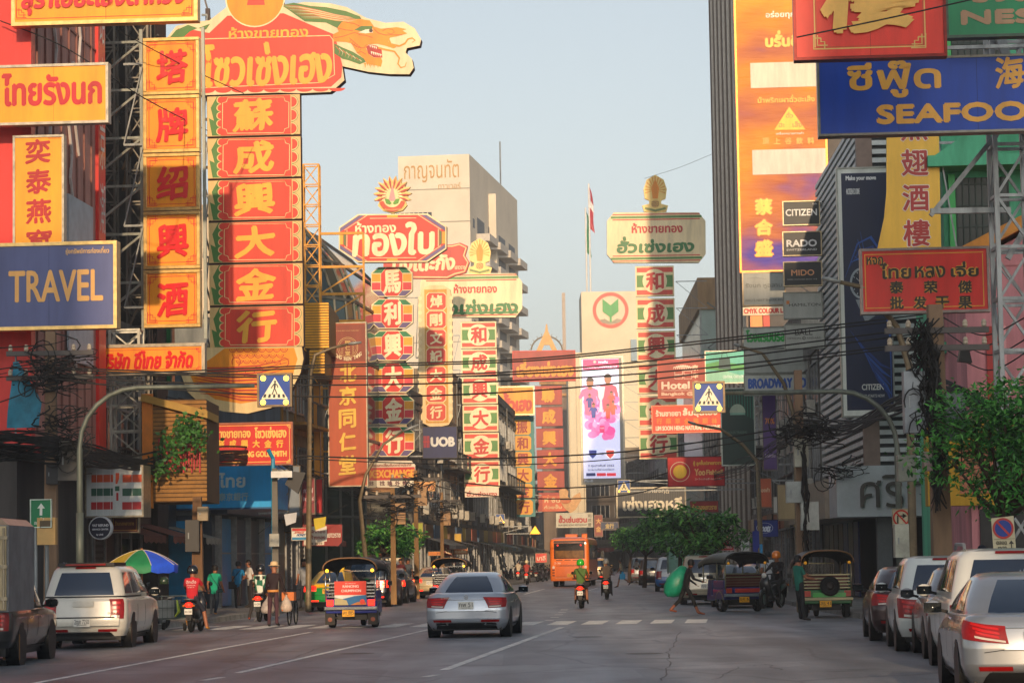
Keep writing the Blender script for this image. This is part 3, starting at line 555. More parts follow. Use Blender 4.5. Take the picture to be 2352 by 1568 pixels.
for z in range(0, 24, 4): b.box(-.12, -14, z, .0, .1, z + .3, steel('a0aaa8')); b.bar((-.3, -.5, z), (-.3, -6, z + 4), .12, steel('6c7472')); b.bar((-.3, -6, z), (-.3, -.5, z + 4), .12, steel('6c7472'))
for y in range(-14, 1, 2): b.box(-.1, y, 0, .0, y + .15, 25, steel('a0aaa8'))
b.build('bracing', t_)
t_ = thing('bank_tower', 'cream bank building with round red and green leaf emblem', 'building', (11.5, 428, 0)); b = MB(); cr = mat('e0d2b4', .8, var=.06, scale=.2); b.box(0, 0, 0, 11, 14, 45.5, cr); b.box(-2.4, 1, 0, 13, 14, 35.6, cr); b.box(8, -.6, 34, 13, .9, 37.5, mat('8ea4b0', .5)); b.build('wall', t_)
b = MB()
for i in range(9): b.box(-2.3 + i * 1.15, .85, 0, -2.2 + i * 1.15, 1, 35, mat('b8ac94'))
b.build('rib', t_); b = MB(); n = 40; R0, R1, cx, cz = 2.95, 2.4, 4.8, 42.4
for i in range(n):
    a, c = 2 * math.pi * i / n, 2 * math.pi * (i + 1) / n; b.add([(cx + q * math.cos(x), -.1, cz + q * math.sin(x)) for q, x in ((R1, a), (R0, a), (R0, c), (R1, c))], [(0, 1, 2, 3)], sgn('e0503c'))
for sx in (-1, 1): b.prism([(cx, cz - 1.2), (cx + sx * 1.3, cz - .2), (cx + sx * 1.3, cz + 1.9), (cx, cz + .8)], -.14, -.02, sgn('3a9a48')); b.prism([(cx, cz - 2.0), (cx + sx * 1.0, cz - 1.4), (cx + sx * 1.9, cz - 1.6), (cx + sx * 1.4, cz - 2.1), (cx, cz - 2.3)], -.12, -.02, sgn('9a8a70'))
b.prism([(cx - .16, cz - 2.0), (cx + .16, cz - 2.0), (cx + .16, cz + .6), (cx - .16, cz + .6)], -.17, -.02, sgn('3a9a48')); b.build('emblem', t_)
for k, (x, z, c) in enumerate(((1.0, 21, 'b02a38'), (.4, 17, '2a7a50'))):
    t_ = thing('flagpole', ('taller white flagpole with limp striped flag on the bank roof', 'shorter white flagpole with drooping green flag on the bank roof')[k], 'flagpole', (12.1 + x, 428.5, 45.5)); b = MB(); b.tube([(0, 0, 0), (0, 0, z - 3)], .14, mat('d8d4cc'), 6); b.build('pole', t_); b = MB(); V = []
    for i in range(7):
        for j in range(4): V.append((.1 + j * .28 * (.4 + .1 * i) + .15 * math.sin(i), .12 * math.sin(j * 2 + i), z - 3.5 - i * 1.15 - j * .3))
    b.add(V, [(i * 4 + j, i * 4 + j + 1, i * 4 + j + 5, i * 4 + j + 4) for i in range(6) for j in range(3)], sgn(c)); b.add([(x_, y_ - .03, z_) for x_, y_, z_ in V[8:16]], [(0, 1, 5, 4), (1, 2, 6, 5), (2, 3, 7, 6)], sgn('e4e0dc' if k == 0 else c)); b.build('flag', t_)
t_ = thing('rooftop_block', 'brown stepped rooftop block behind the lattice tower sign', 'building', (5.2, 470, 0)); b = MB(); b.box(0, 0, 0, 9, 10, 38, wallm('8a7a6c'))
for i in range(4): b.box(-.4, -.5, 31 + i * 2.1, 9.2, .0, 31.5 + i * 2.1, wallm('c89a64'))
b.box(4, 3, 38, 4.6, 3.6, 50, mat('b0a090')); b.build('wall', t_)
t_ = thing('shophouse', 'dim row of shophouses closing the view under the video screen', 'building', (10.5, 384, 0), rad(-6)); b = MB(); b.box(0, 0, 0, 30, 12, 17.5, wallm('6a625a')); b.box(-.3, -.4, 17.2, 30, 0, 17.9, wallm('8a7c68'))
for k in range(5): b.box(0, -.25, 3.6 + k * 3.2, 30, 0, 3.85 + k * 3.2, wallm('5a544c'))
b.build('wall', t_)
for k in range(4):
    for q in range(6): b = MB(); b.box(.8 + q * 3.4, -.06, 4.5 + k * 3.2, 3.4 + q * 3.4, .02, 6.3 + k * 3.2, WD); [b.box(.8 + q * 3.4 + z * .65, -.12, 4.5 + k * 3.2, .86 + q * 3.4 + z * .65, -.06, 6.3 + k * 3.2, ALU) for z in range(5)]; b.build('window', t_)
for q in range(5): b = MB(); b.box(.4 + q * 4, -1.4, 2.7, 4.0 + q * 4, -.05, 3.3, mat(('8a3028', '3a5a6a', '9a8a3a', '5a5a58', '6a4a2c')[q], .6)); b.build('awning', t_)
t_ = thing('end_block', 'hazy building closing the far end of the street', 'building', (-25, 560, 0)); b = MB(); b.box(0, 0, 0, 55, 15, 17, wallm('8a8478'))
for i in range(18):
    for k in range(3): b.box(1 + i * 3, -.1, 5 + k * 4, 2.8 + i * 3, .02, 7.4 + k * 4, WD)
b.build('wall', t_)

for u, v, lab in ((1480, 1500, 'round iron manhole cover in the right lane'), (820, 1500, 'round iron manhole cover in the left lane'), (1350, 1462, 'round iron manhole cover near the crossing')):
    p = ground(u, v); b = MB(); b.lathe([(0, .008), (.28, .008), (.3, .006), (.34, .004)], mat('3a3836', .5, .5, .3, 12), 24); o = b.build('manhole_cover', None, False, p); tag(o, lab, 'manhole cover', None, 'structure')
for k, P in enumerate((((1560, 1450), (1548, 1480), (1530, 1500), (1538, 1530), (1510, 1568)), ((1640, 1560), (1700, 1530), (1760, 1525), (1800, 1540)), ((620, 1530), (700, 1500), (760, 1478)))):
    b = MB(); Q = [ground(*p) for p in P]; V = []; rr = random.Random(k)
    R_ = []
    for i in range(len(Q) - 1):
        for j in range(8): R_.append(Q[i].lerp(Q[i + 1], j / 8) + Vector((rr.uniform(-.05, .05), 0, 0)))
    for p in R_: w_ = rr.uniform(.004, .016); V += [(p.x - w_, p.y, .004), (p.x + w_, p.y, .004)]
    b.add(V, [(2 * i, 2 * i + 1, 2 * i + 3, 2 * i + 2) for i in range(len(R_) - 1)], mat('4a4a4c', .6, var=.3)); o = b.build('road_seam'); o['kind'] = 'structure'
# ================================================================= SIGNS (pixels of the 2352-wide photograph)
RED = 'd8301f'; DRED = 'b3201a'; AMB = 'f0a010'; CREAM = 'f3e6c6'; GRN = '1f7a45'; YEL = 'f2b21e'; ORG = 'f09414'; NAVY = '16245e'
GOLDF = mat('c9a868', .3, .6, .2, 5); TIN = mat('9c9484', .35, .6, .25, 5); DKF = '3a3633'
def fret(S, u, v, r, sx, sy, c, w=1.3, lay=2):               # squared corner ornament
    P = lambda a, b: (u + sx * a * r, v + sy * b * r)
    for q in ([P(0, 1), P(0, 0), P(1, 0)], [P(.25, .95), P(.25, .25), P(.95, .25)], [P(.5, .75), P(.5, .5), P(.75, .5), P(.75, .02)], [P(0, .75), P(.5, .75)]):
        S.line(q, w, c, lay)
def frets(S, u0, v0, u1, v1, r, c, w=1.3, lay=2):
    for a, b, sx, sy in ((u0, v0, 1, 1), (u1, v0, -1, 1), (u0, v1, 1, -1), (u1, v1, -1, -1)): fret(S, a, b, r, sx, sy, c, w, lay)

# --- left, near
S = Sign('shop_sign', 'amber sign with red lettering cut off by the top edge of the photo', 28, -75, 458, 55, 68.4, .35, 'L', AMB, GOLDF, .1)
S.border(36, -67, 449, 43, 1.6, RED); frets(S, 36, -67, 449, 43, 24, RED, 1.8)
S.text('สุราเอี๊ยะเส็งตำหวัง', 46, -50, 432, 36, 'd3202c', .03, 3, raise_=.03, warp=.02); S.rect(246, -74, 247.4, 50, '8a5a10', 2); S.done()
S = Sign('shop_sign', 'plain amber sign with large dark red Thai lettering and tin frame', -60, 152, 253, 287, 68.3, .3, 'L', AMB, TIN, .07)
S.rect(127, 155, 127.8, 284, 'a86c10', 1.5); S.text('ไทยรังนก', 4, 168, 241, 246, 'c01820', .035, 2); S.done()
S = Sign('shop_sign', 'amber vertical banner sign with four brushed red characters above the blue travel sign', 34, 312, 149, 640, 68.8, .25, 'L', AMB, TIN, .06)
for i, ch in enumerate('奕泰燕窩'): S.text(ch, 58 + i * 2, 318 + i * 70, 118 + i * 2, 376 + i * 70, 'b01a1a', .03, 2, warp=.05)
S.text('พระโขนงดีไซน์', 112, 314, 140, 318, 'b01a1a', 0, 2); S.done()
S = Sign('travel_sign', 'big greyish blue travel agency sign with orange capital letters', -190, 563, 273, 757, 67.4, .4, 'L', '575f8c', GOLDF, .09)
S.rect(118, 566, 119, 754, '38406e', 1.5); S.text('TRAVEL', 24, 622, 245, 696, 'f0b464', .022, 2); S.text('TRIP', -110, 622, 3, 696, 'f0b464', .022, 2)
S.text('รุ่งทรัพย์การท่องเที่ยว', 156, 569, 258, 588, 'e8b878', .02, 2); S.done()
S = Sign('column_sign', 'tall stack of five amber square boxes each with an embossed red character', 327, 84, 469, 761, 82, .3, 'L')
for i, ch in enumerate('塔牌绍興酒'):
    u0, v0 = 327 + i * 2, 84 + i * 135.5; u1, v1 = u0 + 131, v0 + 129
    x0, z1 = S.L(u0, v0); x1, z0 = S.L(u1, v1); b = MB(); t = S.th / 2
    b.box(x0, -t, z0, x1, t, z1, mat('6a6052', .6)); b.build('box_panel', S.root)
    f = MB(); g = .09
    for q in ((x0 - .02, z1 - g, x1 + .02, z1 + .02), (x0 - .02, z0 - .02, x1 + .02, z0 + g), (x0 - .02, z0 + g, x0 + g, z1 - g), (x1 - g, z0 + g, x1 + .02, z1 - g)): f.box(q[0], -t - .07, q[1], q[2], t + .01, q[3], GOLDF)
    f.build('frame', S.root, bevel=.012)
    S.rect(u0 + 5, v0 + 5, u1 - 5, v1 - 5, 'f49c10', 1); S.border(u0 + 13, v0 + 13, u1 - 13, v1 - 13, 1.5, RED, 2); frets(S, u0 + 9, v0 + 9, u1 - 9, v1 - 9, 24, RED, 1.5, 3)
    S.text(ch, u0 + 30, v0 + 27, u1 - 26, v1 - 22, mat('e01c24', .25, var=.05, coat=.5), .032, 4, raise_=.03, warp=.06); S.text('สุราเสี่ยวเส็ง', u0 + 52, v0 + 8, u0 + 78, v0 + 11, RED, 0, 3)
b = MB()
for sx in (-1.02, .98): b.bar((sx, .2, -S.h / 2 - .3), (sx - .04, .2, S.h / 2 + .4), .1, steel('8f948c'))
for i in range(7):
    z = -S.h / 2 + i * S.h / 6; b.bar((-1.02, .2, z), (-3.9, .3, z), .08, steel('8f948c')); b.bar((-1.02, .2, z), (-2.6, .3, z - 1.2), .07, steel('8f948c'))
b.build('bracket', S.root); S.done()
S = Sign('shop_sign', 'long low amber sign with red embossed Thai lettering below the five amber boxes', 213, 794, 471, 859, 78.6, .3, 'L', 'f49410', TIN, .1)
S.border(223, 804, 461, 849, 1.2, RED); frets(S, 220, 801, 464, 852, 11, RED, 1.2)
S.text('บริษัท ดีไทย จำกัด', 231, 806, 447, 848, mat('dd1c20', .25, var=.05, coat=.5), .04, 3, raise_=.03, warp=.03); S.done()
S = Sign('store_sign', 'green and white square convenience store sign partly behind amber sign', 262, 745, 398, 880, 90, .4, 'L', '0f6a3a', TIN, .05)
S.poly([(283, 752), (385, 752), (372, 868), (300, 868)], 'd8d4c4', 2); S.rect(292, 758, 376, 790, 'c23a26', 3); S.poly([(350, 770), (368, 770), (330, 862), (312, 862)], 'c23a26', 4); S.rect(310, 800, 360, 812, '0f6a3a', 5); S.done()

# --- the gold shop with the dragon
S = Sign('dragon_sign', 'giant red gold shop sign with dragon head above and tail below', 476, -60, 705, 955, 95, .5, 'L')
plate = [(372, 88), (400, 52), (455, 42), (478, 40), (520, 8), (528, -50), (640, -50), (652, 8), (700, 0), (760, 4), (800, 14), (845, 40), (890, 52), (932, 50), (958, 66), (973, 92), (970, 106), (940, 112), (937, 122), (952, 138), (956, 158), (946, 173), (900, 172), (850, 166), (790, 152), (795, 185), (775, 203), (762, 212), (690, 214), (640, 212), (460, 216), (420, 214), (395, 190), (372, 150)]
S.pan.prism([S.L(*p) for p in plate], -.25, .25, mat('4a2522', .7)); S.poly(plate, 'e6d2a6', .4)
S.poly([(380, 84), (405, 58), (440, 62), (478, 70), (520, 30), (652, 26), (720, 56), (772, 78), (790, 150), (788, 178), (764, 200), (460, 205), (420, 200), (390, 160)], 'e2402c', 1)
S.poly([(378, 88), (400, 62), (428, 50), (450, 58), (432, 66), (412, 84), (396, 110)], '4f7a35', 2); S.poly([(452, 58), (480, 48), (470, 62)], '4f7a35', 2)
for i in range(9): S.disc(474 + i * 38, 203, 19, 'e2402c', 1.5, 14, 180, 360, ry=8)
S.disc(585, -12, 70, 'f2e0b0', 2.6, 40); S.disc(585, -12, 67, ORG, 3, 40); S.poly([(566, 6), (608, 6), (604, -20), (570, -20)], 'e2402c', 4)
S.line([(425, 205 - 16), (425, 95), (460, 84), (760, 80), (768, 90), (772, 172), (740, 190), (425, 200)], 2, 'f0d898', 3, True)
S.text('ห้างขายทอง', 524, 56, 710, 84, 'f2b23a', .03, 4); S.text('โซวเซ่งเฮง', 462, 92, 764, 196, 'f2b23a', .03, 4, warp=.03)
MANE = '4f7a35'; D = lambda *P: [((700 + x / 1.742) / 1.7415, y * .3296) for x, y in P]   # the dragon's head, traced in the enlarged photograph
S.poly(D((740, 20), (830, 5), (950, 30), (1060, 40), (1200, 70), (1300, 110), (1310, 128), (1200, 135), (1140, 190), (1060, 150), (910, 140), (800, 60)), MANE, 2)
for i in range(12): S.line(D((745 + i * 14, 18 + i * 9), (860 + i * 16, 30 + i * 8), (1000 + i * 12, 60 + i * 7), (1120 + i * 10, 92 + i * 5), (1230 + i * 5, 112 + i * 2)), [.5, 1.5, 1.8, 1.2, .3], ('d8603c', 'e6d2a6', 'd9a050')[i % 3], 3 + .05 * i)
S.poly(D((1120, 300), (1180, 330), (1250, 360), (1330, 410), (1350, 430), (1300, 450), (1220, 420), (1180, 410), (1120, 370)), MANE, 2.2)
for i in range(8): S.line(D((1130 + i * 24, 318 + i * 14), (1160 + i * 22, 352 + i * 11), (1150 + i * 22, 384 + i * 7)), [1.6, 1.4, .3], ('d8603c', 'e6d2a6')[i % 2], 2.6)
for i in range(8): S.poly(D((1330 + i * 15, 440), (1345 + i * 15, 442), (1340 + i * 15 + i % 3 * 4, 478 - i % 2 * 14)), ORG, 2.5)
S.poly(D((1110, 235), (1150, 215), (1140, 190), (1170, 150), (1230, 130), (1300, 128), (1370, 140), (1400, 185), (1450, 200), (1500, 195), (1560, 190), (1630, 205), (1600, 215), (1635, 235), (1600, 245), (1560, 255), (1515, 262), (1500, 290), (1530, 315), (1560, 330), (1540, 340), (1480, 320), (1420, 305), (1360, 310), (1345, 340), (1370, 385), (1400, 405), (1450, 405), (1460, 430), (1450, 470), (1420, 460), (1350, 445), (1330, 410), (1280, 370), (1240, 300), (1200, 290), (1110, 285)), 'f08e12', 2.8)
S.poly(D((1345, 325), (1370, 312), (1420, 320), (1455, 350), (1460, 405), (1400, 402), (1360, 375)), 'b02820', 3.2)
for i in range(6): S.poly(D((1378 + i * 13, 358 + i * 4), (1390 + i * 13, 361 + i * 4), (1383 + i * 13, 384 + i * 3)), 'f4ead0', 3.6)
for i in range(4): S.poly(D((1368 + i * 14, 314 + i * 4), (1380 + i * 14, 317 + i * 4), (1375 + i * 14, 334 + i * 4)), 'f4ead0', 3.6)
S.poly(D((1260, 205), (1310, 178), (1390, 180), (1388, 198), (1310, 216)), MANE, 3.4); S.poly(D((1290, 224), (1340, 204), (1392, 200), (1392, 226), (1340, 232)), 'f4ead0', 3.6); S.disc(*D((1378, 212))[0], 4.6, '4a3424', 3.8, 16); S.disc(*D((1378, 212))[0], 2, '14100c', 4, 12)
for P, w_ in ((((1500, 270), (1520, 310), (1580, 325), (1620, 305), (1640, 275), (1670, 268), (1690, 285), (1670, 300)), 4.2), (((1430, 335), (1490, 350), (1545, 362), (1580, 410), (1570, 450), (1590, 478), (1620, 470), (1630, 440)), 4)): S.line(D(*P), [w_ * q for q in (1, 1, .95, .9, .8, .7, .55, .3)], 'f08e12', 3.9)
for P in (((1460, 215), (1490, 200), (1530, 205), (1545, 225), (1520, 240), (1495, 230)), ((1400, 200), (1430, 230), (1480, 245), (1600, 245)), ((1120, 260), (1180, 250), (1260, 225), (1290, 232)), ((1240, 300), (1290, 330), (1330, 335), (1350, 310)), ((1200, 150), (1260, 160), (1300, 180)), ((1290, 240), (1340, 245), (1390, 262)), ((1280, 370), (1310, 360), (1345, 380)), ((1140, 190), (1200, 205), (1250, 210))): S.line(D(*P), 1.3, 'b8482a', 4.1)
for i in range(6): S.line(D((1225 + i * 14, 260 + i * 12), (1240 + i * 14, 275 + i * 13), (1228 + i * 14, 292 + i * 13)), 1.1, 'b8482a', 4.1)
for i, ch in enumerate('蘇成興大金行'):                            # six panels of the column
    u0, v0 = 475 + i * 2.2, 218 + i * 98.2; u1, v1 = u0 + 217, v0 + 93
    x0, z1 = S.L(u0, v0); x1, z0 = S.L(u1, v1); b = MB(); b.box(x0, -.24, z0, x1, .24, z1, mat('4a2522', .7)); b.build('box_panel', S.root)
    S.rect(u0, v0, u1, v1, 'e2bd7c', 1); S.poly([(u0 + 12, v1), (u0 + 4, v0 + 52), (u0 + 16, v0 + 58), (u0 + 8, v0 + 28), (u0 + 22, v0 + 2), (u0 + 40, v0 + 2), (u0 + 40, v1)], '4f7f3c', 2)
    S.rect(u0 + 32, v0 + 1, u1 - 22, v1 - 1, 'e2402c', 3)
    for j in range(5): S.disc(u0 + 32, v0 + 10 + j * 18.2, 10.4, 'eccb8a', 3.3, 14, 90, 270, ry=9); S.disc(u0 + 33, v0 + 10 + j * 18.2, 9, 'e2402c', 3.6, 14, 90, 270, ry=8)
    for j in range(3): S.disc(u1 - 20, v0 + 16 + j * 31, 16, '4f7f3c', 3.3, 16, -90, 90, ry=15.4); S.disc(u1 - 20, v0 + 16 + j * 31, 15, 'e8c98a', 3.6, 16, -90, 90, ry=14.6); S.disc(u1 - 20, v0 + 16 + j * 31, 12.4, 'e2402c', 3.9, 16, -90, 90, ry=12)
    S.border(u0 + 36, v0 + 5, u1 - 26, v1 - 5, 1.5, 'f0d898', 4, notch=12); S.text(ch, u0 + 60, v0 + 8, u1 - 62, v1 - 9, 'f2b23a', .04, 5, warp=.07)
tail = [(428, 808), (480, 803), (700, 802), (704, 830), (697, 862), (672, 910), (630, 942), (575, 955), (520, 950), (470, 936), (436, 905), (420, 866), (432, 838)]
b = MB(); b.prism([S.L(*p) for p in tail], -.24, .24, mat('4a2522', .7)); b.build('tail_plate', S.root); S.poly(tail, 'eccf94', 1)
S.poly([(520, 805), (682, 804), (690, 830), (680, 866), (650, 896), (606, 925), (560, 932), (500, 922), (452, 890), (440, 862), (462, 846), (492, 826)], ORG, 2)
for r in range(3):
    for i in range(8 - r): S.disc(540 + i * 17 + r * 8, 806 + r * 13, 9, 'c03418', 3 + r * .3, 12, 180, 360, ri=7.2); S.disc(540 + i * 17 + r * 8, 806 + r * 13, 5, 'c03418', 3 + r * .3, 12, 180, 360, ri=3.8)
for i in range(11):
    a = i / 10; S.line([(436 + a * 30, 838 + a * 70), (480 + a * 30, 850 + a * 62), (530 + a * 30, 850 + a * 74), (600 + a * 10, 845 + a * 80), (670 - a * 40, 830 + a * 80)], [1.2, 3.4, 4.2, 3.2, 1], 'c03418', 4)
for cx, cy in ((548, 836), (660, 838), (600, 856), (560, 862)): S.disc(cx, cy, 11, 'c03418', 4.4, 16, -60, 210, ri=9)
b = MB()
for sx in (-1.72,): b.bar((sx, .3, -S.h / 2 + 2), (sx - .12, .3, S.h / 2 - 1), .16, steel('3c3230'))
for i in range(8):
    z = -S.h / 2 + 2 + i * S.h / 9; b.bar((-1.7, .3, z), (FL(95) - S.c.x - .3, .3, z), .1, steel('5c5650')); b.bar((-1.7, .3, z), (FL(95) - S.c.x - .3, .3, z + 1.2), .06, steel('5c5650'))
b.build('bracket', S.root); S.done()
S = Sign('shop_sign', 'red goldsmith board in Thai, Chinese and English letters, under the dragon tail', 483, 972, 673, 1067, 90, .25, 'L', 'd01f1c', '8a5540', .06)
S.border(490, 977, 667, 1061, 1.6, 'f2c060'); frets(S, 488, 975, 669, 1063, 9, 'f2c060', 1.4)
S.text('ห้างขายทอง', 495, 982, 577, 1006, 'f2c060', .035, 2); S.text('โซวเซ่งเฮง', 586, 980, 660, 1006, 'f2c060', .035, 2)
for i, ch in enumerate('蘇成興大金行'): S.text(ch, 500 + i * 27.2, 1010, 517 + i * 27.2, 1028, 'f2b840', .04, 2)
S.text('SO SENG HENG GOLDSMITH', 495, 1036, 661, 1050, 'f2c060', .06, 2); S.done()
S = Sign('bank_sign', 'bright blue bank fascia with white Thai lettering behind the wooden balcony', 330, 1070, 632, 1170, 94.6, .3, None, '14a0e6', None)
S.text('กรุงไทย', 440, 1086, 566, 1130, 'b9d4dc', .03, 2); S.text('BANK', 444, 1132, 494, 1146, 'b9d4dc', .04, 2); S.text('泰京銀行', 504, 1131, 573, 1150, '8fb8c8', .03, 2); S.rect(330, 1166, 632, 1170, '0a4f80', 2); S.done()
S = Sign('store_sign', 'white striped convenience store box sign with orange, green and red bands over the left pavement', 205, 1072, 337, 1186, 78, 1.0, None, 'c9d2d4', TIN, .05)
for k, c in enumerate(('d9562c', '2c5f50', 'b52a30')):
    v = 1091 + k * 31
    for u0, u1 in ((218, 268), (290, 334)): S.rect(u0, v, u1, v + 17, c, 1.5)
S.poly([(274, 1087), (282, 1087), (282, 1100), (278, 1112), (274, 1112)], 'd9562c', 2); S.rect(273, 1117, 283, 1128, '2c5f50', 2); S.rect(276, 1132, 281, 1150, 'b52a30', 2)
for u in (230, 245, 262, 312): S.rect(u, 1080, u + .8, 1182, 'e8ecec', 2)
S.done()
S = Sign('refund_sign', 'round dark navy refund centre sign with white rim hanging by shopfront', 206, 1186, 260, 1238, 76, .25, 'L', None, arms=False)
T0 = S.L(232, 1212); b = MB(); b.lathe([(0, .13), (.33, .13), (.34, .11), (.34, -.11), (0, -.12)], mat('c8ccd2', .5), 28, Matrix.Translation((T0[0], 0, T0[1])) @ Matrix.Rotation(rad(90), 4, 'X')); b.build('disc_panel', S.root)
S.disc(232, 1212, 24, '141a33', 2); S.text('VAT REFUND', 214, 1203, 252, 1209, 'd0d4dc', .05, 3); S.text('SERVICE CENTER', 214, 1213, 252, 1217, 'd0d4dc', .05, 3); S.text('by LINE', 224, 1225, 240, 1230, 'd0d4dc', .04, 3); S.done()
S = Sign('shop_sign', 'dark maroon shop board with gold edge beside the round navy sign', 258, 1184, 320, 1222, 79, .2, None, '5a1612', TIN, .03)
S.border(262, 1189, 315, 1217, 1, 'c89a4a'); S.text('ร้านทองเยาวราช', 266, 1196, 310, 1206, 'b8862c', .03, 2); S.done()
S = Sign('route_sign', 'green road direction sign with white arrow near the left pavement', 71, 1147, 119, 1210, 63, .05, 'L', '0c7a4a', 'b9c8bc', .02, arms=False)
S.poly([(95, 1155), (104, 1167), (98, 1167), (98, 1183), (92, 1183), (92, 1167), (86, 1167)], 'd8dcd0', 2); S.text('ถนนเยาวราช', 80, 1197, 116, 1204, 'd8dcd0', .02, 2); S.text('ตัด', 92, 1187, 102, 1194, 'd8dcd0', .02, 2)
b = MB(); b.tube([(-.15, .06, .3), (-.15, .06, -2.4)], .04, steel(), 8); b.build('post', S.root); S.done()
S = Sign('money_sign', 'small white money transfer sign with red top and blue foot', 671, 1212, 709, 1240, 92, .2, None, 'dcdcd0', TIN, .02)
S.rect(672, 1213, 708, 1219, 'c02a28', 2); S.rect(672, 1233, 708, 1239, '1f7fae', 2); S.text('XPRESS', 677, 1219.6, 700, 1225, 'b8482a', .06, 2, skew=.15); S.text('MONEY', 683, 1225, 703, 1231, '1f4a80', .06, 2, skew=.15); S.done()
S = Sign('gold_shop_sign', 'maroon and cream clipped corner board beside the white money sign', 696, 1204, 787, 1253, 97, .3, None, '8c1f1c', None, poly=[(696, 1204), (787, 1204), (787, 1244), (779, 1253), (696, 1253)])
S.rect(699, 1222, 746, 1251, 'cfc2ae', 2); S.rect(712, 1208, 752, 1243, 'd8cfc0', 2.4); S.text('ผ้าทอง', 715, 1216, 749, 1224, '8a2a22', .04, 3); S.text('เยาวราช', 753, 1224, 784, 1234, 'd8cfc0', .03, 3); S.text('ห้างทอง', 715, 1228, 749, 1238, '8a2a22', .04, 3); S.text('四海 金行', 704, 1245, 742, 1250, '4a3a34', .03, 3); S.done()

# --- left, middle distance
S = Sign('medicine_sign', 'brown medicine hall banner with gold brush characters and round crest', 755, 741, 844, 1116, 118, .3, 'L', 'b8522c', TIN, .05)
S.rect(759, 745, 840, 830, '8c3c28', 1.4)
S.disc(799, 798, 24, 'd8b878', 2, 30, ri=23); S.disc(799, 798, 20.5, 'd8b878', 2, 30, ri=19.8)
for i, ch in enumerate('同仁堂'): S.text(ch, 793, 782 + i * 12, 805, 792 + i * 12, 'e0bc70', .03, 2)
for a in range(5):
    for sx in (-1, 1): S.line([(799 + sx * 10, 790 + a * 5), (799 + sx * 15, 793 + a * 4)], 1.2, 'd8b878', 2)
for i, ch in enumerate('TONG REN TANG'):
    a = rad(215 + 110 * i / 12); u, v = 799 + 36 * math.cos(a), 797 - 27 * math.sin(a)
    if ch != ' ': S.text(ch, u - 3, v - 4.4, u + 3, v + 4.4, 'e8d8b0', .05, 2)
S.text('TONG REN TANG THAILAND', 772, 758, 825, 760, 'd8b878', 0, 2)
for i, ch in enumerate('北京同仁堂'): S.text(ch, 780, 834 + i * 53, 820, 878 + i * 53, 'e8bc48', .035, 2, raise_=.04, warp=.06)
S.done()
def octo(u0, v0, u1, v1, cu, cv): return [(u0 + cu, v0), (u1 - cu, v0), (u1, v0 + cv), (u1, v1 - cv), (u1 - cu, v1), (u0 + cu, v1), (u0, v1 - cv), (u0, v0 + cv)]
S = Sign('gold_shop_sign', 'long red eight sided gold shop sign with striped corners and sunburst crest', 778, 492, 1027, 604, 138, .5, 'L', 'f0dca8', poly=octo(778, 492, 1028, 604, 44, 30), arms=True)
S.poly(octo(781, 495, 1025, 601, 43, 29), 'dc3a26', 2)
for sx, u in ((1, 781), (-1, 1025)):
    P = lambda a, b: (u + sx * a, b)
    S.poly([P(0, 524), P(44, 495), P(56, 495), P(0, 533)], '6a5c86', 3); S.poly([P(0, 563), P(0, 572), P(44, 601), P(56, 601)], '6a5c86', 3)
    S.poly([P(0, 534), P(0, 562), P(7, 562), P(7, 534)], 'e8a828', 3); S.poly([P(8, 534), P(14, 530), P(14, 567), P(8, 562)], '5d6f38', 3); S.line([P(16, 528), P(16, 568)], 1.4, 'f0dca8', 3); S.line([P(10, 529), P(64, 494)], 1.4, 'f0dca8', 3); S.line([P(10, 567), P(64, 602)], 1.4, 'f0dca8', 3)
S.line([(850, 502), (958, 502)], 1.3, 'f0dca8', 3); S.line([(850, 594), (958, 594)], 1.3, 'f0dca8', 3)
for v in (495, 596): S.rect(890, v, 915, v + 5, 'e8a828', 3.4)
S.text('ห้างทอง', 816, 510, 911, 536, 'f4e2b4', .035, 4); S.text('ทองใบ', 810, 512, 1000, 590, 'f4e2b4', .04, 5, warp=.03)
em = MB(); P = []
for i in range(25): a = rad(-25 + 230 * i / 24); r = 45 if i % 2 else 33; P.append((902 + r * math.cos(a), 447 - r * math.sin(a)))
P += [(868, 472), (880, 484), (902, 490), (926, 484), (936, 472)]
em.prism([S.L(*p) for p in P], -.2, .1, mat('e8c878', .5)); em.build('crest_plate', S.root)
for i in range(12): a = rad(-20 + 220 * i / 11); S.line([(902 + 14 * math.cos(a), 448 - 14 * math.sin(a)), (902 + 30 * math.cos(a), 448 - 30 * math.sin(a)), (902 + 43 * math.cos(a), 448 - 43 * math.sin(a))], [1, 5, .4], 'b8442c', 4)
S.disc(902, 456, 24, 'f0dca0', 3.5); S.poly([(902, 424), (893, 462), (911, 462)], 'd89a98', 4.5)
for sx in (-1, 1): S.poly([(902 + sx * 1, 468), (902 + sx * 8, 458), (902 + sx * 18, 456), (902 + sx * 14, 468), (902 + sx * 6, 471)], '5c9a2c', 4.6)
S.disc(902, 456, 31, 'cc4a2c', 4, 20, 195, 345, ri=21); S.text('เครื่องหมายการค้า', 880, 478, 924, 484, 'e8c878', 0, 5); S.done()
S = Sign('column_sign', 'column of six red eight sided panels with green, yellow and purple corners', 852, 612, 953, 1051, 139, .35, 'L')
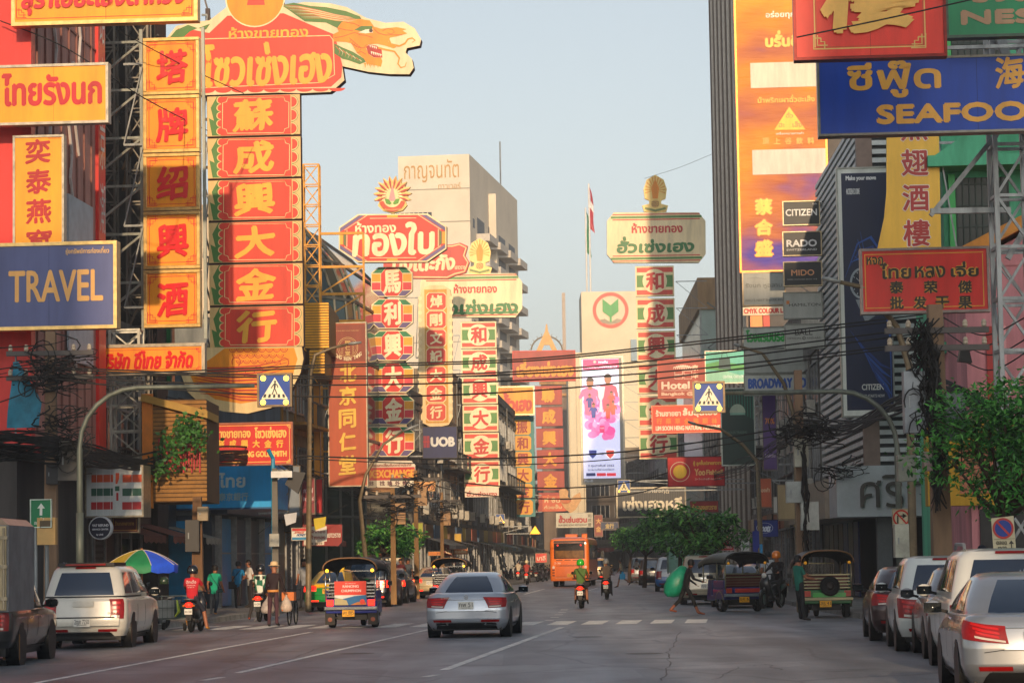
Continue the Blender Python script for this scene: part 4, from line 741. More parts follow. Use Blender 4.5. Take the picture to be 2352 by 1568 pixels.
for i, ch in enumerate('馬利興大金行'):
    u0, v0 = 852 + i * 1.2, 612 + i * 73.6; u1, v1 = u0 + 96, v0 + 69
    b = MB(); b.prism([S.L(*p) for p in octo(u0, v0, u1, v1, 17, 13)], -.17, .17, mat('8a8070', .6)); b.build('box_panel', S.root)
    S.poly(octo(u0, v0, u1, v1, 17, 13), 'f0deb0', .5)
    for sx, u in ((1, u0 + 2), (-1, u1 - 2)):
        Q = lambda a, c: (u + sx * a, v0 + c)
        S.poly([Q(1, 14), Q(15, 2), Q(31, 2), Q(22, 14)], '157a48', 1.5); S.poly([Q(0, 16), Q(20, 16), Q(20, 34), Q(0, 34)], 'e8a020', 1.5); S.poly([Q(0, 36), Q(20, 36), Q(20, 53), Q(0, 53)], 'd83440', 1.5); S.poly([Q(1, 55), Q(22, 55), Q(31, 67), Q(15, 67)], '5c4a7c', 1.5)
    S.poly(octo(u0 + 23, v0 + 2, u1 - 23, v1 - 2, 12, 14), 'd83026', 1.8); S.text(ch, u0 + 28, v0 + 7, u1 - 27, v1 - 7, 'f6e6bc', .035, 3, warp=.05)
S.done()
S = Sign('exchange_sign', 'red and white money exchange board under the eight sided panels', 858, 1058, 955, 1119, 138, .35, 'L', 'dcd2bc', poly=[(870, 1058), (946, 1058), (955, 1068), (955, 1104), (944, 1119), (868, 1119), (858, 1104), (858, 1068)])
S.rect(860, 1073, 954, 1102, 'c42820', 2); S.text('EXCHANGE', 862, 1078, 953, 1097, 'e0a030', .06, 3); S.text('แลกเปลี่ยนเงินตราต่างประเทศ', 866, 1062, 946, 1071, '8a2a20', .03, 3)
for i, ch in enumerate('找換外幣'): S.text(ch, 873 + i * 17.6, 1104, 885 + i * 17.6, 1115, '5c2a3c', .035, 3)
S.done()
S = Sign('scroll_sign', 'dull red gold shop sign with scrolled gilt edge half hidden behind others', 880, 560, 1085, 640, 168, .3, 'L', 'c8483a', poly=[(880, 566), (1040, 562), (1058, 558), (1076, 566), (1070, 588), (1080, 604), (1072, 628), (1048, 634), (1030, 642), (880, 640)])
S.line([(890, 568), (1040, 566), (1056, 562), (1072, 570), (1066, 588), (1076, 604), (1068, 625), (1046, 630), (1028, 638), (890, 636)], 3, 'e8c890', 2); S.text('ตั้งโต๊ะกัง', 900, 572, 1046, 624, 'ecd8a8', .04, 3, warp=.03); S.text('เยาวราช', 1046, 612, 1070, 620, 'ecd8a8', .03, 3); S.done()
S = Sign('column_sign', 'cream scalloped column sign with seven small red panels in white brushwork', 962, 655, 1040, 986, 156, .35, 'L', 'efcf98', poly=[(970, 662), (986, 654), (1018, 654), (1034, 664), (1039, 690), (1041, 960), (1032, 976), (1014, 980), (1002, 987), (988, 980), (972, 972), (964, 955), (961, 690)])
S.rect(977, 664, 1029, 972, 'd29838', 2)
for i, ch in enumerate('焯剛文記大金行'):
    v0 = 671 + i * 42.6; S.poly(octo(979, v0, 1026, v0 + 41, 6, 6), 'f0dca8', 2.5); S.poly(octo(980.5, v0 + 1.5, 1024.5, v0 + 39.5, 6, 6), 'd84a38', 3); S.text(ch, 988, v0 + 6, 1017, v0 + 35, 'f4e0b0', .035, 4, warp=.06)
for i in range(17):
    for u in (965, 1037): S.disc(u, 684 + i * 17, 5, 'f6dca8', 1.5, 10)
S.done()
S = Sign('bank_sign', 'dark navy bank box sign with white letters and red bars', 972, 980, 1051, 1052, 150, .5, 'L', '1c2758', DKF, .04)
S.text('UOB', 990, 1003, 1046, 1026, 'd8d8d4', .07, 2)
for i in range(4): S.rect(974 + i * 3.6, 1001, 976.4 + i * 3.6, 1028, 'b02030', 2)
S.rect(972, 1013, 988, 1016, 'b02030', 2.5); S.done()
def chip_column(name, label, u0, us, v0, pitch, hh, chars, d, side, ww, du=1.6):
    S = Sign(name, label, u0, v0, u0 + ww + du * 5, v0 + pitch * 5 + hh, d, .3, side)
    for i, ch in enumerate(chars):
        a, b = u0 + i * du, v0 + i * pitch; c, e_ = a + ww, b + hh; x0, z1 = S.L(a, b); x1, z0 = S.L(c, e_); q = MB(); q.box(x0, -.15, z0, x1, .15, z1, mat('9a7a50', .6)); q.build('box_panel', S.root)
        h = hh; S.rect(a, b, c, e_, 'f2dfae', 1); S.rect(a + 3, b + 3, c - 3, b + h * .2, 'dc4430', 2); S.rect(a + 3, e_ - h * .2, c - 3, e_ - 3, 'dc4430', 2)
        S.rect(a + 3, b + h * .3, c - 3, e_ - h * .3, '4f8a3c', 2); S.disc((a + c) / 2, (b + e_) / 2, h * .41, 'f4e4b8', 3, 26); r = h * .31; S.text(ch, (a + c) / 2 - r, (b + e_) / 2 - r, (a + c) / 2 + r, (b + e_) / 2 + r, 'd02c20', .035, 4, warp=.05)
    return S
def seng_top(label, u0, v0, u1, v1, d, side, t0, t1, crest):
    S = Sign('gold_shop_sign', label, u0, v0, u1, v1, d, .5, side, 'f0dcae', poly=octo(u0, v0, u1, v1, 16, 20)); h = v1 - v0
    for v, k in ((v0 + 3, 1), (v0 + 15, -1), (v1 - 6, 1), (v1 - 18, -1)): S.rect(u0 + 13, v, u1 - 13, v + 2.4, 'd84a34', 2)
    S.rect(u0 + 9, v0 + 8, u1 - 9, v0 + 13, '4f8a3c', 2); S.rect(u0 + 9, v1 - 13, u1 - 9, v1 - 8, '4f8a3c', 2)
    S.text('ห้างขายทอง', *t0, 'c8302a', .035, 3); S.text('ฮั่วเซ่งเฮง', *t1, '2f7a3c', .045, 3, warp=.02)
    cu, cv, s = crest; P = [(cu + s * x, cv + s * y) for x, y in ((-24, 12), (-27, -10), (-20, -32), (0, -44), (20, -32), (27, -10), (24, 12), (14, 16), (14, 24), (30, 28), (26, 42), (0, 46), (-26, 42), (-30, 28), (-14, 24), (-14, 16))]
    b = MB(); b.prism([S.L(*p) for p in P], -.2, .1, mat('f2b838', .5)); b.build('crest_plate', S.root); S.poly(P, 'f8d880', 1)
    for i in range(13): a = rad(-15 + 210 * i / 12); S.line([(cu + s * 9 * math.cos(a), cv - 8 * s - s * 9 * math.sin(a)), (cu + s * 24 * math.cos(a), cv - 8 * s - s * 32 * math.sin(a) * (.75 + .25 * abs(math.sin(a))))], [1, 3.2 * s], 'e8a030', 2)
    S.poly([(cu, cv - 34 * s), (cu + 9 * s, cv - 12 * s), (cu + 6 * s, cv + 12 * s), (cu - 6 * s, cv + 12 * s), (cu - 9 * s, cv - 12 * s)], 'f09010', 3); S.disc(cu, cv + 24 * s, 9 * s, 'e0b060', 3); S.text('ฮซฮ', cu - 8 * s, cv + 18 * s, cu + 8 * s, cv + 30 * s, '8a5a20', 0, 4)
    S.line([(cu - 24 * s, cv + 34 * s), (cu, cv + 40 * s), (cu + 24 * s, cv + 34 * s)], 5 * s, '7a8a4a', 4); return S
seng_top('white and green gold shop sign with gilt crest behind the scalloped column', 965, 628, 1200, 730, 178, 'L', (1042, 652, 1142, 674), (1002, 680, 1190, 726 - 2), (1102, 588, .95)).done()
S = chip_column('column_sign', 'column of six red and green panels under the left white gold shop sign', 1058, 0, 738, 64, 61, '和成興大金行', 176, 'L', 82)
S.rect(1068, 1119, 1146, 1141, 'ecd8c0', 1); S.text('ฮั่วเซ่งเฮง', 1072, 1126, 1142, 1139, 'b8382c', .04, 2); S.done()
S = Sign('shop_sign', 'weathered grey striped sign with raised cream Thai letters beyond the left column', 1060, 1153, 1176, 1200, 232, .4, 'L', '7a7468', '8a8478', .08)
for i in range(28): S.rect(1064 + i * 4, 1158, 1065.8 + i * 4, 1196, '5c5850', 1.5)
S.text('เซ่งเฮงหลี', 1068, 1166, 1170, 1190, 'd8cca8', .04, 3, raise_=.06); S.text('ตรามงกุฎ', 1090, 1156, 1150, 1163, 'b8ac8c', .03, 3); S.done()
S = Sign('shop_sign', 'orange gold shop sign with dark red Thai letters beyond the red and green column', 1143, 888, 1226, 952, 236, .3, 'L', 'eea028', 'e8c890', .1)
S.text('จิ้นฮั้วเฮง', 1120, 900, 1222, 946, 'c8402a', .045, 2, warp=.03); S.text('ห้างทอง', 1144, 890, 1178, 898, 'b8642a', .03, 2); S.done()
S = Sign('column_sign', 'narrow column of six small yellow boxes with red characters on teal backing', 1174, 955, 1228, 1186, 238, .3, 'L', '3a8a88')
for i, ch in enumerate('振和興大金行'):
    v0 = 964 + i * 36.6; S.poly(octo(1179 + i, v0, 1219 + i, v0 + 34, 5, 5), 'eca828', 2); S.text(ch, 1186 + i, v0 + 3, 1212 + i, v0 + 31, 'a82c1c', .03, 3)
S.done()
S = Sign('shop_sign', 'deep red gold shop sign topped by a small lattice tower cutout', 1178, 806, 1321, 875, 285, .4, 'L', 'a83c30', '8a3028', .1)
S.text('เลี่ยงเซ่งเฮง', 1186, 822, 1318, 866, 'e89c28', .045, 2); tw = [(1232, 805), (1252, 760), (1254, 744), (1257, 744), (1259, 760), (1280, 805), (1268, 805), (1262, 792), (1250, 792), (1244, 805)]
b = MB(); b.prism([S.L(*p) for p in tw], -.15, .15, mat('d8a868', .5)); b.build('tower_cutout', S.root); b = MB()
A = [rad(5 + 170 * i / 20) for i in range(21)]; b.tube([(S.L(1256 + 36 * math.cos(a), 806 - 34 * math.sin(a))[0], 0, S.L(1256 + 36 * math.cos(a), 806 - 34 * math.sin(a))[1]) for a in A], .09, mat('8a8070'), 5)
for a in A[::2]:
    p, q = S.L(1256 + 36 * math.cos(a), 806 - 34 * math.sin(a)), S.L(1256 + 42 * math.cos(a), 806 - 42 * math.sin(a)); b.bar((p[0], 0, p[1]), (q[0], 0, q[1]), .06, mat('8a8070'))
b.build('lamp_ring', S.root); S.done()
S = Sign('column_sign', 'far red column sign of five plain panels with gold characters under the lattice tower', 1229, 886, 1293, 1176, 278, .4, 'L')
for i, ch in enumerate('聯成興大金行'):
    a, v0 = 1229 + i * 1.3, 886 + i * 49; x0, z1 = S.L(a, v0); x1, z0 = S.L(a + 62, v0 + 43); q = MB(); q.box(x0, -.2, z0, x1, .2, z1, mat('6a2a22', .6)); q.build('box_panel', S.root)
    S.rect(a, v0, a + 62, v0 + 43, 'b23e30', 1); S.text(ch, a + 14, v0 + 5, a + 46, v0 + 38, 'eca428', .05, 2)
S.done()
S = Sign('noodle_sign', 'orange eatery sign with cutout of a face bent over a bowl', 1244, 1132, 1330, 1178, 262, .3, 'L', 'd8623a', poly=[(1246, 1138), (1300, 1138), (1312, 1172), (1246, 1174)])
S.text('กี่ จั๊บ', 1250, 1142, 1286, 1154, 'ecd0a0', .04, 2); S.text('ก๋วยจั๊บ', 1250, 1158, 1290, 1168, 'ecd0a0', .03, 2)
P = [(1284, 1126), (1296, 1120), (1306, 1128), (1304, 1140), (1312, 1146), (1318, 1138), (1332, 1130), (1336, 1146), (1322, 1170), (1310, 1178), (1296, 1166), (1286, 1150)]
b = MB(); b.prism([S.L(*p) for p in P], -.25, -.18, mat('dcae7c', .6)); b.build('face_cutout', S.root); S.disc(1299, 1147, 13, 'c86a3a', 14, 16, 180, 360, ry=9); S.line([(1286, 1147), (1312, 1147)], 1.4, '4a2a20', 15); S.done()
# --- right
seng_top('white and green gold shop sign with gilt crest standing clear against the sky', 1393, 488, 1621, 605, 226, 'R', (1450, 512, 1568, 536), (1415, 543, 1594, 582), (1505, 444, 1.0)).done()
chip_column('column_sign', 'column of six red and green panels in a cream frame beside the video screen', 1460, 0, 610, 75, 69, '和成興大金行', 224, 'R', 89, 1.4).done()
S = Sign('video_screen', 'tall lit video screen showing a pink and white football match poster', 1335, 820, 1432, 1110, 335, .9, 'R', '8f8a80', 'a29a8a', .25)
scr = lambda c, e=.55: mat(c, .4, emit=e, var=.02)
S.rect(1338, 824, 1423, 1098, scr('cfd0ee'), 1); S.rect(1339, 825, 1421, 848, scr('e0306c'), 2); S.text('ออมสิน', 1374, 828, 1396, 834, scr('f4d8e4'), .04, 3); S.disc(1366, 831, 3.4, scr('c8a8a0'), 3); S.text('THAILAND CHAMPIONS CUP', 1342, 840, 1418, 845, scr('f4d8e4'), .03, 3)
rr = random.Random(6)
S.rect(1340, 900, 1421, 963, scr('f6a8d0'), 1.6)
for i in range(26): S.disc(1342 + (i * 37) % 78, 892 + (i * 23) % 72, 7 + i % 4, scr(('f47ab8', 'f8b4d8', 'f060a4')[i % 3]), 1.7 + .008 * i, 12)
for i in range(46): u, v = (rr.gauss(1378, 17), rr.gauss(944, 18)) if i < 30 else (rr.gauss(1380, 13), rr.gauss(984, 8)); r = rr.uniform(5, 12); S.disc(min(1411, max(1350, u)), v, r, scr(('f04c98', 'f878b4', 'e86aa8', 'f49ac8')[i % 4]), 2 + i * .03, 14, ry=r * rr.uniform(.7, 1.3))
def figure(u, v, s_, shirt, lay, hair='1c1412', sk='9a6448'):
    S.poly([(u - 6 * s_, v + 1 * s_), (u - 2 * s_, v - s_), (u + 2 * s_, v - s_), (u + 6.5 * s_, v + 1.5 * s_), (u + 8 * s_, v + 9 * s_), (u + 6 * s_, v + 9 * s_), (u + 4.6 * s_, v + 5 * s_), (u + 4 * s_, v + 13 * s_), (u - 4 * s_, v + 13 * s_), (u - 4.4 * s_, v + 5 * s_), (u - 7.5 * s_, v + 8 * s_), (u - 8.5 * s_, v + 6 * s_)], scr(shirt, .45), lay)
    S.poly([(u - 4 * s_, v + 13 * s_), (u + 4 * s_, v + 13 * s_), (u + 3.6 * s_, v + 20 * s_), (u + .6 * s_, v + 19 * s_), (u - .4 * s_, v + 20 * s_), (u - 3.6 * s_, v + 19 * s_)], scr(shirt, .3), lay + .1); S.poly([(u - 1.4 * s_, v - 2 * s_), (u + 1.4 * s_, v - 2 * s_), (u + 1.6 * s_, v + .6 * s_), (u - 1.6 * s_, v + .6 * s_)], scr(sk, .4), lay + .2)
    S.disc(u, v - 4.4 * s_, 2.7 * s_, scr(sk, .45), lay + .3, 16, ry=3.5 * s_); S.disc(u, v - 5.6 * s_, 2.9 * s_, scr(hair, .2), lay + .4, 14, 0, 180, ry=3 * s_)
figure(1355, 893, 3.1, 'd8608c', 4); figure(1396, 884, 3.0, 'b84460', 4.5); figure(1354, 914, 1.15, '26307c', 6); figure(1363, 936, 1.25, '2c3a8c', 7); figure(1404, 908, 1.15, 'd84a3a', 6); figure(1408, 930, 1.15, 'd8503a', 6.6); figure(1396, 938, 1.2, 'c84434', 7.4)
S.poly([(1372, 888), (1390, 888), (1386, 912), (1382, 920), (1384, 946), (1376, 946), (1378, 920), (1374, 912)], scr('c8c4cc', .45), 7.8)
S.rect(1377, 978, 1388, 994, scr('e03a70'), 5); S.text('ออมสิน', 1378, 981, 1387, 985, scr('f8e8f0'), 0, 6)
for u, c, e_ in ((1361, '1c2c80', 'c8d0e8'), (1401, 'd84a3c', 'f0f0f0')): S.poly([(u - 11, 1032), (u + 11, 1032), (u + 10, 1046), (u, 1056), (u - 10, 1046)], scr(e_), 3); S.poly([(u - 9, 1034), (u + 9, 1034), (u + 8, 1045), (u, 1053), (u - 8, 1045)], scr(c), 4)
S.text('VS', 1378, 1039, 1386, 1045, scr('4a4a58'), .05, 3); S.text('2 กุมภาพันธ์ 2562', 1350, 1066, 1410, 1073, scr('484858'), .03, 3); S.text('ณ สนามกีฬากองทัพบก', 1350, 1075, 1410, 1081, scr('585868'), .02, 3)
for u, c in ((1346, '20285c'), (1370, 'd02838'), (1393, 'e03040')): S.rect(u, 1086, u + 21, 1093, scr(c), 3)
S.text('PlanB', 1342, 1101, 1362, 1107, 'dfe4ea', .05, 2); S.done()
S = Sign('shop_sign', 'grey ribbed sign with raised cream Thai letters at the right of the video screen', 1417, 1120, 1574, 1186, 200, .4, 'R', '26282a', '8a8474', .12)
for i in range(38): S.rect(1421 + i * 4, 1125, 1423 + i * 4, 1181, '46484a', 1.5)
S.text('เซ่งเฮงหลี', 1430, 1139, 1566, 1172, 'dcd4bc', .04, 3, raise_=.08); S.text('ตรามงกุฎ', 1478, 1124, 1536, 1134, 'c4bca8', .03, 3); S.done()
S = Sign('restaurant_sign', 'white restaurant sign with red Thai letters above the orange bus', 1278, 1178, 1361, 1210, 215, .3, 'R', 'c4c0b0', '8a8a80', .06, arms=False)
S.text('ฮั้วเซ่นฮวน', 1283, 1182, 1348, 1200, 'b02a28', .05, 2); S.text('HUA SENG HONG RESTAURANT', 1283, 1203, 1348, 1207, '5c5a50', .03, 2)
for i, ch in enumerate('和成豐'): S.text(ch, 1350, 1180 + i * 10, 1358, 1188 + i * 10, '7a7868', .03, 2)
S.done()
S = Sign('hotel_sign', 'brown red hotel sign with white logo beside the red and green column', 1511, 826, 1620, 914, 165, .4, 'R', 'a83c26', '8a4a38', .05)
S.text('Hotel R', 1519, 876, 1612, 894, 'f0d0b8', .06, 2); S.line([(1519, 897), (1616, 897)], 1, 'f0d0b8'); S.text('Bangkok @ C', 1519, 900, 1608, 910, 'e8c0a4', .05, 2)
for i, ch in enumerate('京华'): S.text(ch, 1590, 838 + i * 18, 1604, 852 + i * 18, 'f0c8a8', .04, 2)
for i in range(9): S.disc(1549 + i * 5, 848, 2.6 + 2 * math.sin(i * .39), 'f0d0b8', 2, 12, 0, 180, ry=6 + 4 * math.sin(i * .39), ri=1.6)
for i in range(2):
    for j in range(2): S.border(1550 + j * 21, 852 + i * 10, 1568 + j * 21, 860 + i * 10, 1, 'f0d0b8', 2)
S.done()
S = Sign('pharmacy_sign', 'orange red medicine shop sign with white and yellow lines of writing', 1498, 931, 1656, 993, 150, .35, 'R', 'e24424', 'c86a50', .05)
S.text('ร้านขายยา', 1506, 941, 1564, 956, 'f4dcc0', .04, 2); S.text('ลิ้มสุนเฮง', 1568, 936, 1648, 958, 'f4dcc0', .04, 2)
for i, ch in enumerate('行藥草全興順林'): S.text(ch, 1508 + i * 21, 960, 1521 + i * 21, 974, 'f08028', .04, 2)
S.text('LIM SOON HENG NATURAL MEDICINE', 1506, 977, 1654, 988, 'f4dcc0', .06, 2); S.done()
S = Sign('food_sign', 'bright red fish ball shop sign with round yellow badge', 1534, 1049, 1664, 1116, 138, .35, 'R', 'cc1218', '5a1414', .04)
S.disc(1562, 1083, 23, 'e8d0b0', 2, 30); S.disc(1562, 1083, 21.5, 'c8281c', 3, 30); S.disc(1562, 1083, 15.5, 'f0c020', 4, 26)
S.text('Yoo', 1595, 1076, 1620, 1092, 'ecb870', .05, 2); S.text('Fishball', 1622, 1078, 1660, 1090, 'ecb870', .05, 2); S.text('ยู้ ลูกชิ้นปลาเยาวราช', 1592, 1056, 1660, 1070, 'e8b040', .035, 2); S.text('ユーフィッシュボールレストラン', 1596, 1097, 1658, 1102, 'e8d8c0', .03, 2); S.done()
S = Sign('poster_sign', 'pale green billboard with a handbag picture behind the crossing sign', 1620, 806, 1734, 880, 158, .4, 'R', '58b49c', TIN, .05)
S.poly([(1621, 856), (1660, 850), (1700, 862), (1733, 854), (1733, 879), (1621, 879)], '8cc8a8', 2); S.poly([(1621, 836), (1650, 830), (1720, 840), (1733, 826), (1733, 850), (1660, 852), (1621, 848)], '4a9a4a', 2); S.poly([(1652, 822), (1676, 822), (1679, 848), (1650, 848)], '1f4a48', 3); S.line([(1657, 822), (1659, 811), (1669, 811), (1671, 822)], 1.4, '1f4a48', 3); S.text('CENTRAL CHIDLOM', 1660, 862, 1708, 869, 'd4e8dc', .03, 3); S.done()
S = Sign('poster_sign', 'dark green vertical poster with a pale domed shape on the right pavement', 1657, 892, 1733, 1068, 128, .35, 'R', '12332c', 'a0a8a0', .06)
for i in range(12): S.rect(1660 + i * 6.2, 896, 1662.5 + i * 6.2, 930 + (i * 37) % 34, '1f6a54', 1.5)
S.disc(1694, 948, 18, 'a8b8a0', 2, 24, 0, 180, ry=20); S.rect(1677, 948, 1711, 953, '7fae98', 2); S.text('ครบทุกสาระสำคัญ ไม่มีเปลี่ยน', 1662, 898, 1722, 903, 'd8e0d8', .03, 2); S.text('ROLEX TRADING', 1672, 990, 1716, 996, '4a6a5c', .03, 2); S.done()
S = Sign('hotel_sign', 'white hotel sign with broad blue capital letters over the right side', 1710, 860, 1884, 906, 118, .4, 'R', 'bfc4bc', '7a8078', .05)
S.text('BROADWAY HOTEL', 1718, 868, 1880, 892, '2458b0', .06, 2); S.done()
S = Sign('blank_sign', 'blank pale grey sign panel above the white hotel sign', 1710, 801, 1901, 856, 118.6, .4, 'R', 'a9aea6', '70746e', .05); S.rect(1712, 838, 1898, 839, '8d928a', 2); S.done()
S = Sign('hotel_sign', 'white sign with thick green Thai letters', 1707, 752, 1806, 800, 122, .4, 'R', 'b4baae', '70746e', .05); S.text('โรงแรมบรอดเวย์', 1713, 757, 1842, 786, '1f9a3c', .05, 2); S.done()
S = Sign('watch_sign', 'pale grey clock shop box with black serif letters and round badge', 1803, 745, 1893, 801, 108, .3, 'R', 'a8aca4', '70746e', .04)
S.text('BALL', 1826, 757, 1866, 770, '32342f', .01, 2); S.text('OFFICIAL STANDARD', 1808, 775, 1886, 779, '55574f', .02, 2); S.disc(1846, 777, 4, '55574f', 3, 12, ri=2.6); S.done()
S = Sign('watch_sign', 'pale grey clock shop box with thin letters and orange square', 1800, 672, 1888, 732, 108.4, .3, 'R', 'a8aca4', '70746e', .04)
S.text('HAMILTON', 1812, 697, 1884, 704, '44463f', .01, 2); S.rect(1806, 691, 1813, 699, 'd07a2c', 2); S.done()
S = Sign('watch_sign', 'black clock shop box with orange lettering, lowest of the three black boxes', 1800, 602, 1887, 657, 108, .3, 'R', '191c1e', 'a89878', .04)
S.text('MIDO', 1817, 620, 1870, 634, 'd89868', .03, 2); S.text('SWISS WATCHES SINCE 1918', 1808, 641, 1876, 644, '9a9a94', .02, 2); S.done()
S = Sign('watch_sign', 'black clock shop box with heavy white serif letters, middle of the three black boxes', 1798, 533, 1886, 588, 108.4, .3, 'R', '191c1e', 'a89878', .04)
S.text('RADO', 1806, 551, 1876, 568, 'dedede', .05, 2); S.text('SWITZERLAND', 1806, 572, 1876, 577, 'c8c8c8', .05, 2)
for u in (1806, 1826, 1846, 1866): pass
S.done()
S = Sign('watch_sign', 'black clock shop box with slim white capitals, topmost of the three black boxes', 1798, 463, 1882, 518, 108, .3, 'R', '1a2022', 'a89878', .04)
S.text('CITIZEN', 1804, 481, 1876, 497, 'e4e4e0', .03, 2); S.text('ซิติเซ็น', 1866, 467, 1876, 471, 'c8c8c8', .02, 2); S.done()
S = Sign('shop_sign', 'pale grey sign with faint bird nest lettering at the foot of orange billboard', 1706, 626, 1803, 702, 112.5, .3, 'R', 'a4a8a2', '8a7a60', .05)
S.text('รังนก หูฉลาม', 1712, 650, 1796, 664, '7d817a', .02, 2); S.text("BIRD'S NEST SHARK FIN", 1712, 687, 1798, 693, '7d817a', .03, 2); S.line([(1716, 640), (1736, 638), (1760, 642)], 1, '8d918a'); S.done()
S = Sign('shop_sign', 'cream sign strip with red print shop capitals', 1706, 705, 1803, 724, 124, .2, 'R', 'ead8b8'); S.text('CMYK COLOUR LAB', 1708, 708, 1812, 720, 'd03428', .06, 2); S.done()
S = Sign('seafood_sign', 'huge blue seafood restaurant sign with orange Thai and English lettering', 1878, 134, 2425, 309, 56, .4, 'R', '0f46b0', '7d7a70', .05)
[S.rect(u, 138, u + 1, 305, '0e2c6c', 1.5) for u in (2060, 2242)]; S.text('ซีฟู๊ด', 1944, 140, 2160, 228, 'f4b44a', .03, 2); S.text('SEAFOOD', 2010, 240, 2425, 287, 'f4b44a', .07, 2)
for i, ch in enumerate('海鮮'): S.text(ch, 2283 + i * 72, 134, 2350 + i * 72, 210, 'f4b44a', .03, 2, warp=.06)
S.done()
S = Sign('restaurant_sign', 'red board with one huge gilt Chinese character and fret border at the top', 1822, -120, 2168, 138, 52, .3, 'R', 'ea3420', '6a1812', .06)
S.rect(1995, -118, 1996, 135, '9a1c14', 1.5); S.border(1868, -70, 2122, 116, 3, 'e8bc68', 2); S.border(1872, -66, 2118, 112, .8, 'a86a30', 3); frets(S, 1866, -72, 2124, 118, 34, 'e8bc68', 3, 3)
S.text('樓', 1878, -112, 2106, 82, mat('f0b858', .45, var=.08), .045, 4, raise_=.05, warp=.07); S.done()
S = Sign('nest_sign', 'green sign with stout tan capitals beside the red character board', 2172, -60, 2480, 86, 55, .3, 'R', '128a56', '3a4a40', .06)
S.text('NEST', 2204, 24, 2436, 60, 'b8906c', .09, 2); S.text('รังนก', 2230, -50, 2420, 8, 'b8906c', .05, 2); S.done()
S = Sign('shop_sign', 'yellow cloth banner with white edged red characters hanging beside the louvred wall', 2036, 300, 2160, 640, 72.2, .12, 'R', 'eab838', None, poly=[(2038, 300), (2158, 300), (2160, 575), (2012, 580), (2030, 500), (2036, 440)], arms=True)
for i, ch in enumerate('魚翅酒樓'):
    S.text(ch, 2068 + i, 258 + i * 82, 2134 + i, 324 + i * 82, 'e4dcd0', .05, 2); S.text(ch, 2070 + i, 260 + i * 82, 2132 + i, 322 + i * 82, 'a82a24', .022, 4)
S.done()
S = Sign('shop_sign', 'red dried goods board with dark yellow edged Thai and Chinese lettering', 1978, 572, 2268, 718, 62, .3, 'R', 'dc2a1e', '7a706c', .06)
S.border(1987, 583, 2256, 707, 2, 'e8a838', 2)
for t, q in (('หจก.', (1990, 590, 2034, 609)), ('ไทย', (2020, 606, 2092, 642)), ('หลง', (2100, 612, 2170, 640)), ('เจี่ย', (2182, 602, 2246, 638))):
    S.text(t, *q, 'e8b040', .09, 2); S.text(t, *q, '2e2410', .03, 4)
for r, row in enumerate(((('泰', 2042), ('荣', 2120), ('傑', 2198)), (('批', 2042), ('发', 2095), ('干', 2146), ('果', 2198)))):
    for ch, u in row:
        q = (u, 646 + r * 36, u + 32, 676 + r * 36); S.text(ch, *q, 'e8b040', .1, 2); S.text(ch, *q, '2e2410', .035, 4)
S.done()
S = Sign('watch_billboard', 'tall dark blue billboard in a white frame on the louvred building', 1928, 384, 2046, 958, 92, .5, 'R', 'e4e4dc', '8a8a84', .05, arms=False)
S.rect(1938, 396, 2046, 944, '101c40', 1); S.text('Make your move', 1944, 402, 2014, 416, 'e8e8e8', .045, 2); S.text('40 CITIZEN ECO DRIVE', 1945, 432, 1976, 446, 'd8d8d8', .02, 2)
for i in range(7): S.line([(1940 + 6 * i, 640 - i * 18), (1970 + i * 5, 560 + i * 16), (2000 + i * 4, 545 + i * 22), (2030 + i * 2, 590 + i * 30), (2044, 700 + i * 36)], [.5, 4, 7 - i * .6, 4, 1], ('1c4c9c', '16367c', '2a68c0')[i % 3], 2 + i * .15)
for i in range(5): S.line([(1950 + i * 8, 760 + i * 10), (1980 + i * 8, 800 + i * 18), (2020 + i * 4, 840 + i * 16), (2044, 850 + i * 20)], [.4, 5, 6, 1], ('16367c', '1c4c9c')[i % 2], 3.2 + i * .15)
S.disc(1978, 652, 27, '9aa4ac', 5, 30, ry=36); S.disc(1978, 652, 22, '141c30', 5.5, 30, ry=31); S.line([(1978, 652), (1986, 632)], 1.4, 'c8ccd0', 6); S.line([(1978, 652), (1966, 640)], 1.2, 'c8ccd0', 6)
for i in range(12): a = rad(30 * i); S.line([(1978 + 18 * math.cos(a), 652 - 26 * math.sin(a)), (1978 + 21 * math.cos(a), 652 - 30 * math.sin(a))], 1.6, 'c8ccd0', 6)
S.poly([(1964, 690), (1990, 688), (2008, 728), (1986, 742)], '868e96', 5)
S.text('CITIZEN', 1976, 884, 2026, 898, 'd8d8d4', .03, 2); S.text('BETTER STARTS NOW', 1968, 908, 2028, 915, 'b8b8b8', .03, 2); S.done()
S = Sign('pharmacy_sign', 'dark blue pharmacy shop board with white oval script badge', 1733, 1194, 1786, 1232, 98, .5, 'R', '122a80', '0c1c58', .02, arms=False)
S.disc(1756, 1212, 19, 'd0d8ec', 2, 30, ri=18, ry=12); S.text('Boots', 1743, 1203, 1770, 1221, 'd8e0f0', .05, 2, skew=.15); S.done()
S = Sign('shop_sign', 'small red notice board with white writing under the right trees', 1650, 1228, 1685, 1263, 116, .1, 'R', 'c02a2c', 'c8a0a0', .02, arms=False)
S.text('รับแลกเงิน', 1655, 1231, 1682, 1238, 'e8c8c0', .03, 2); S.text('MONEY CHANGE', 1655, 1241, 1682, 1245, 'e8c8c0', .03, 2); S.text('金行找換', 1657, 1253, 1681, 1259, 'e8c8c0', .03, 2)
b = MB(); b.tube([(0, .1, .2), (0, .1, -2)], .04, steel(), 6); b.build('post', S.root); S.done()
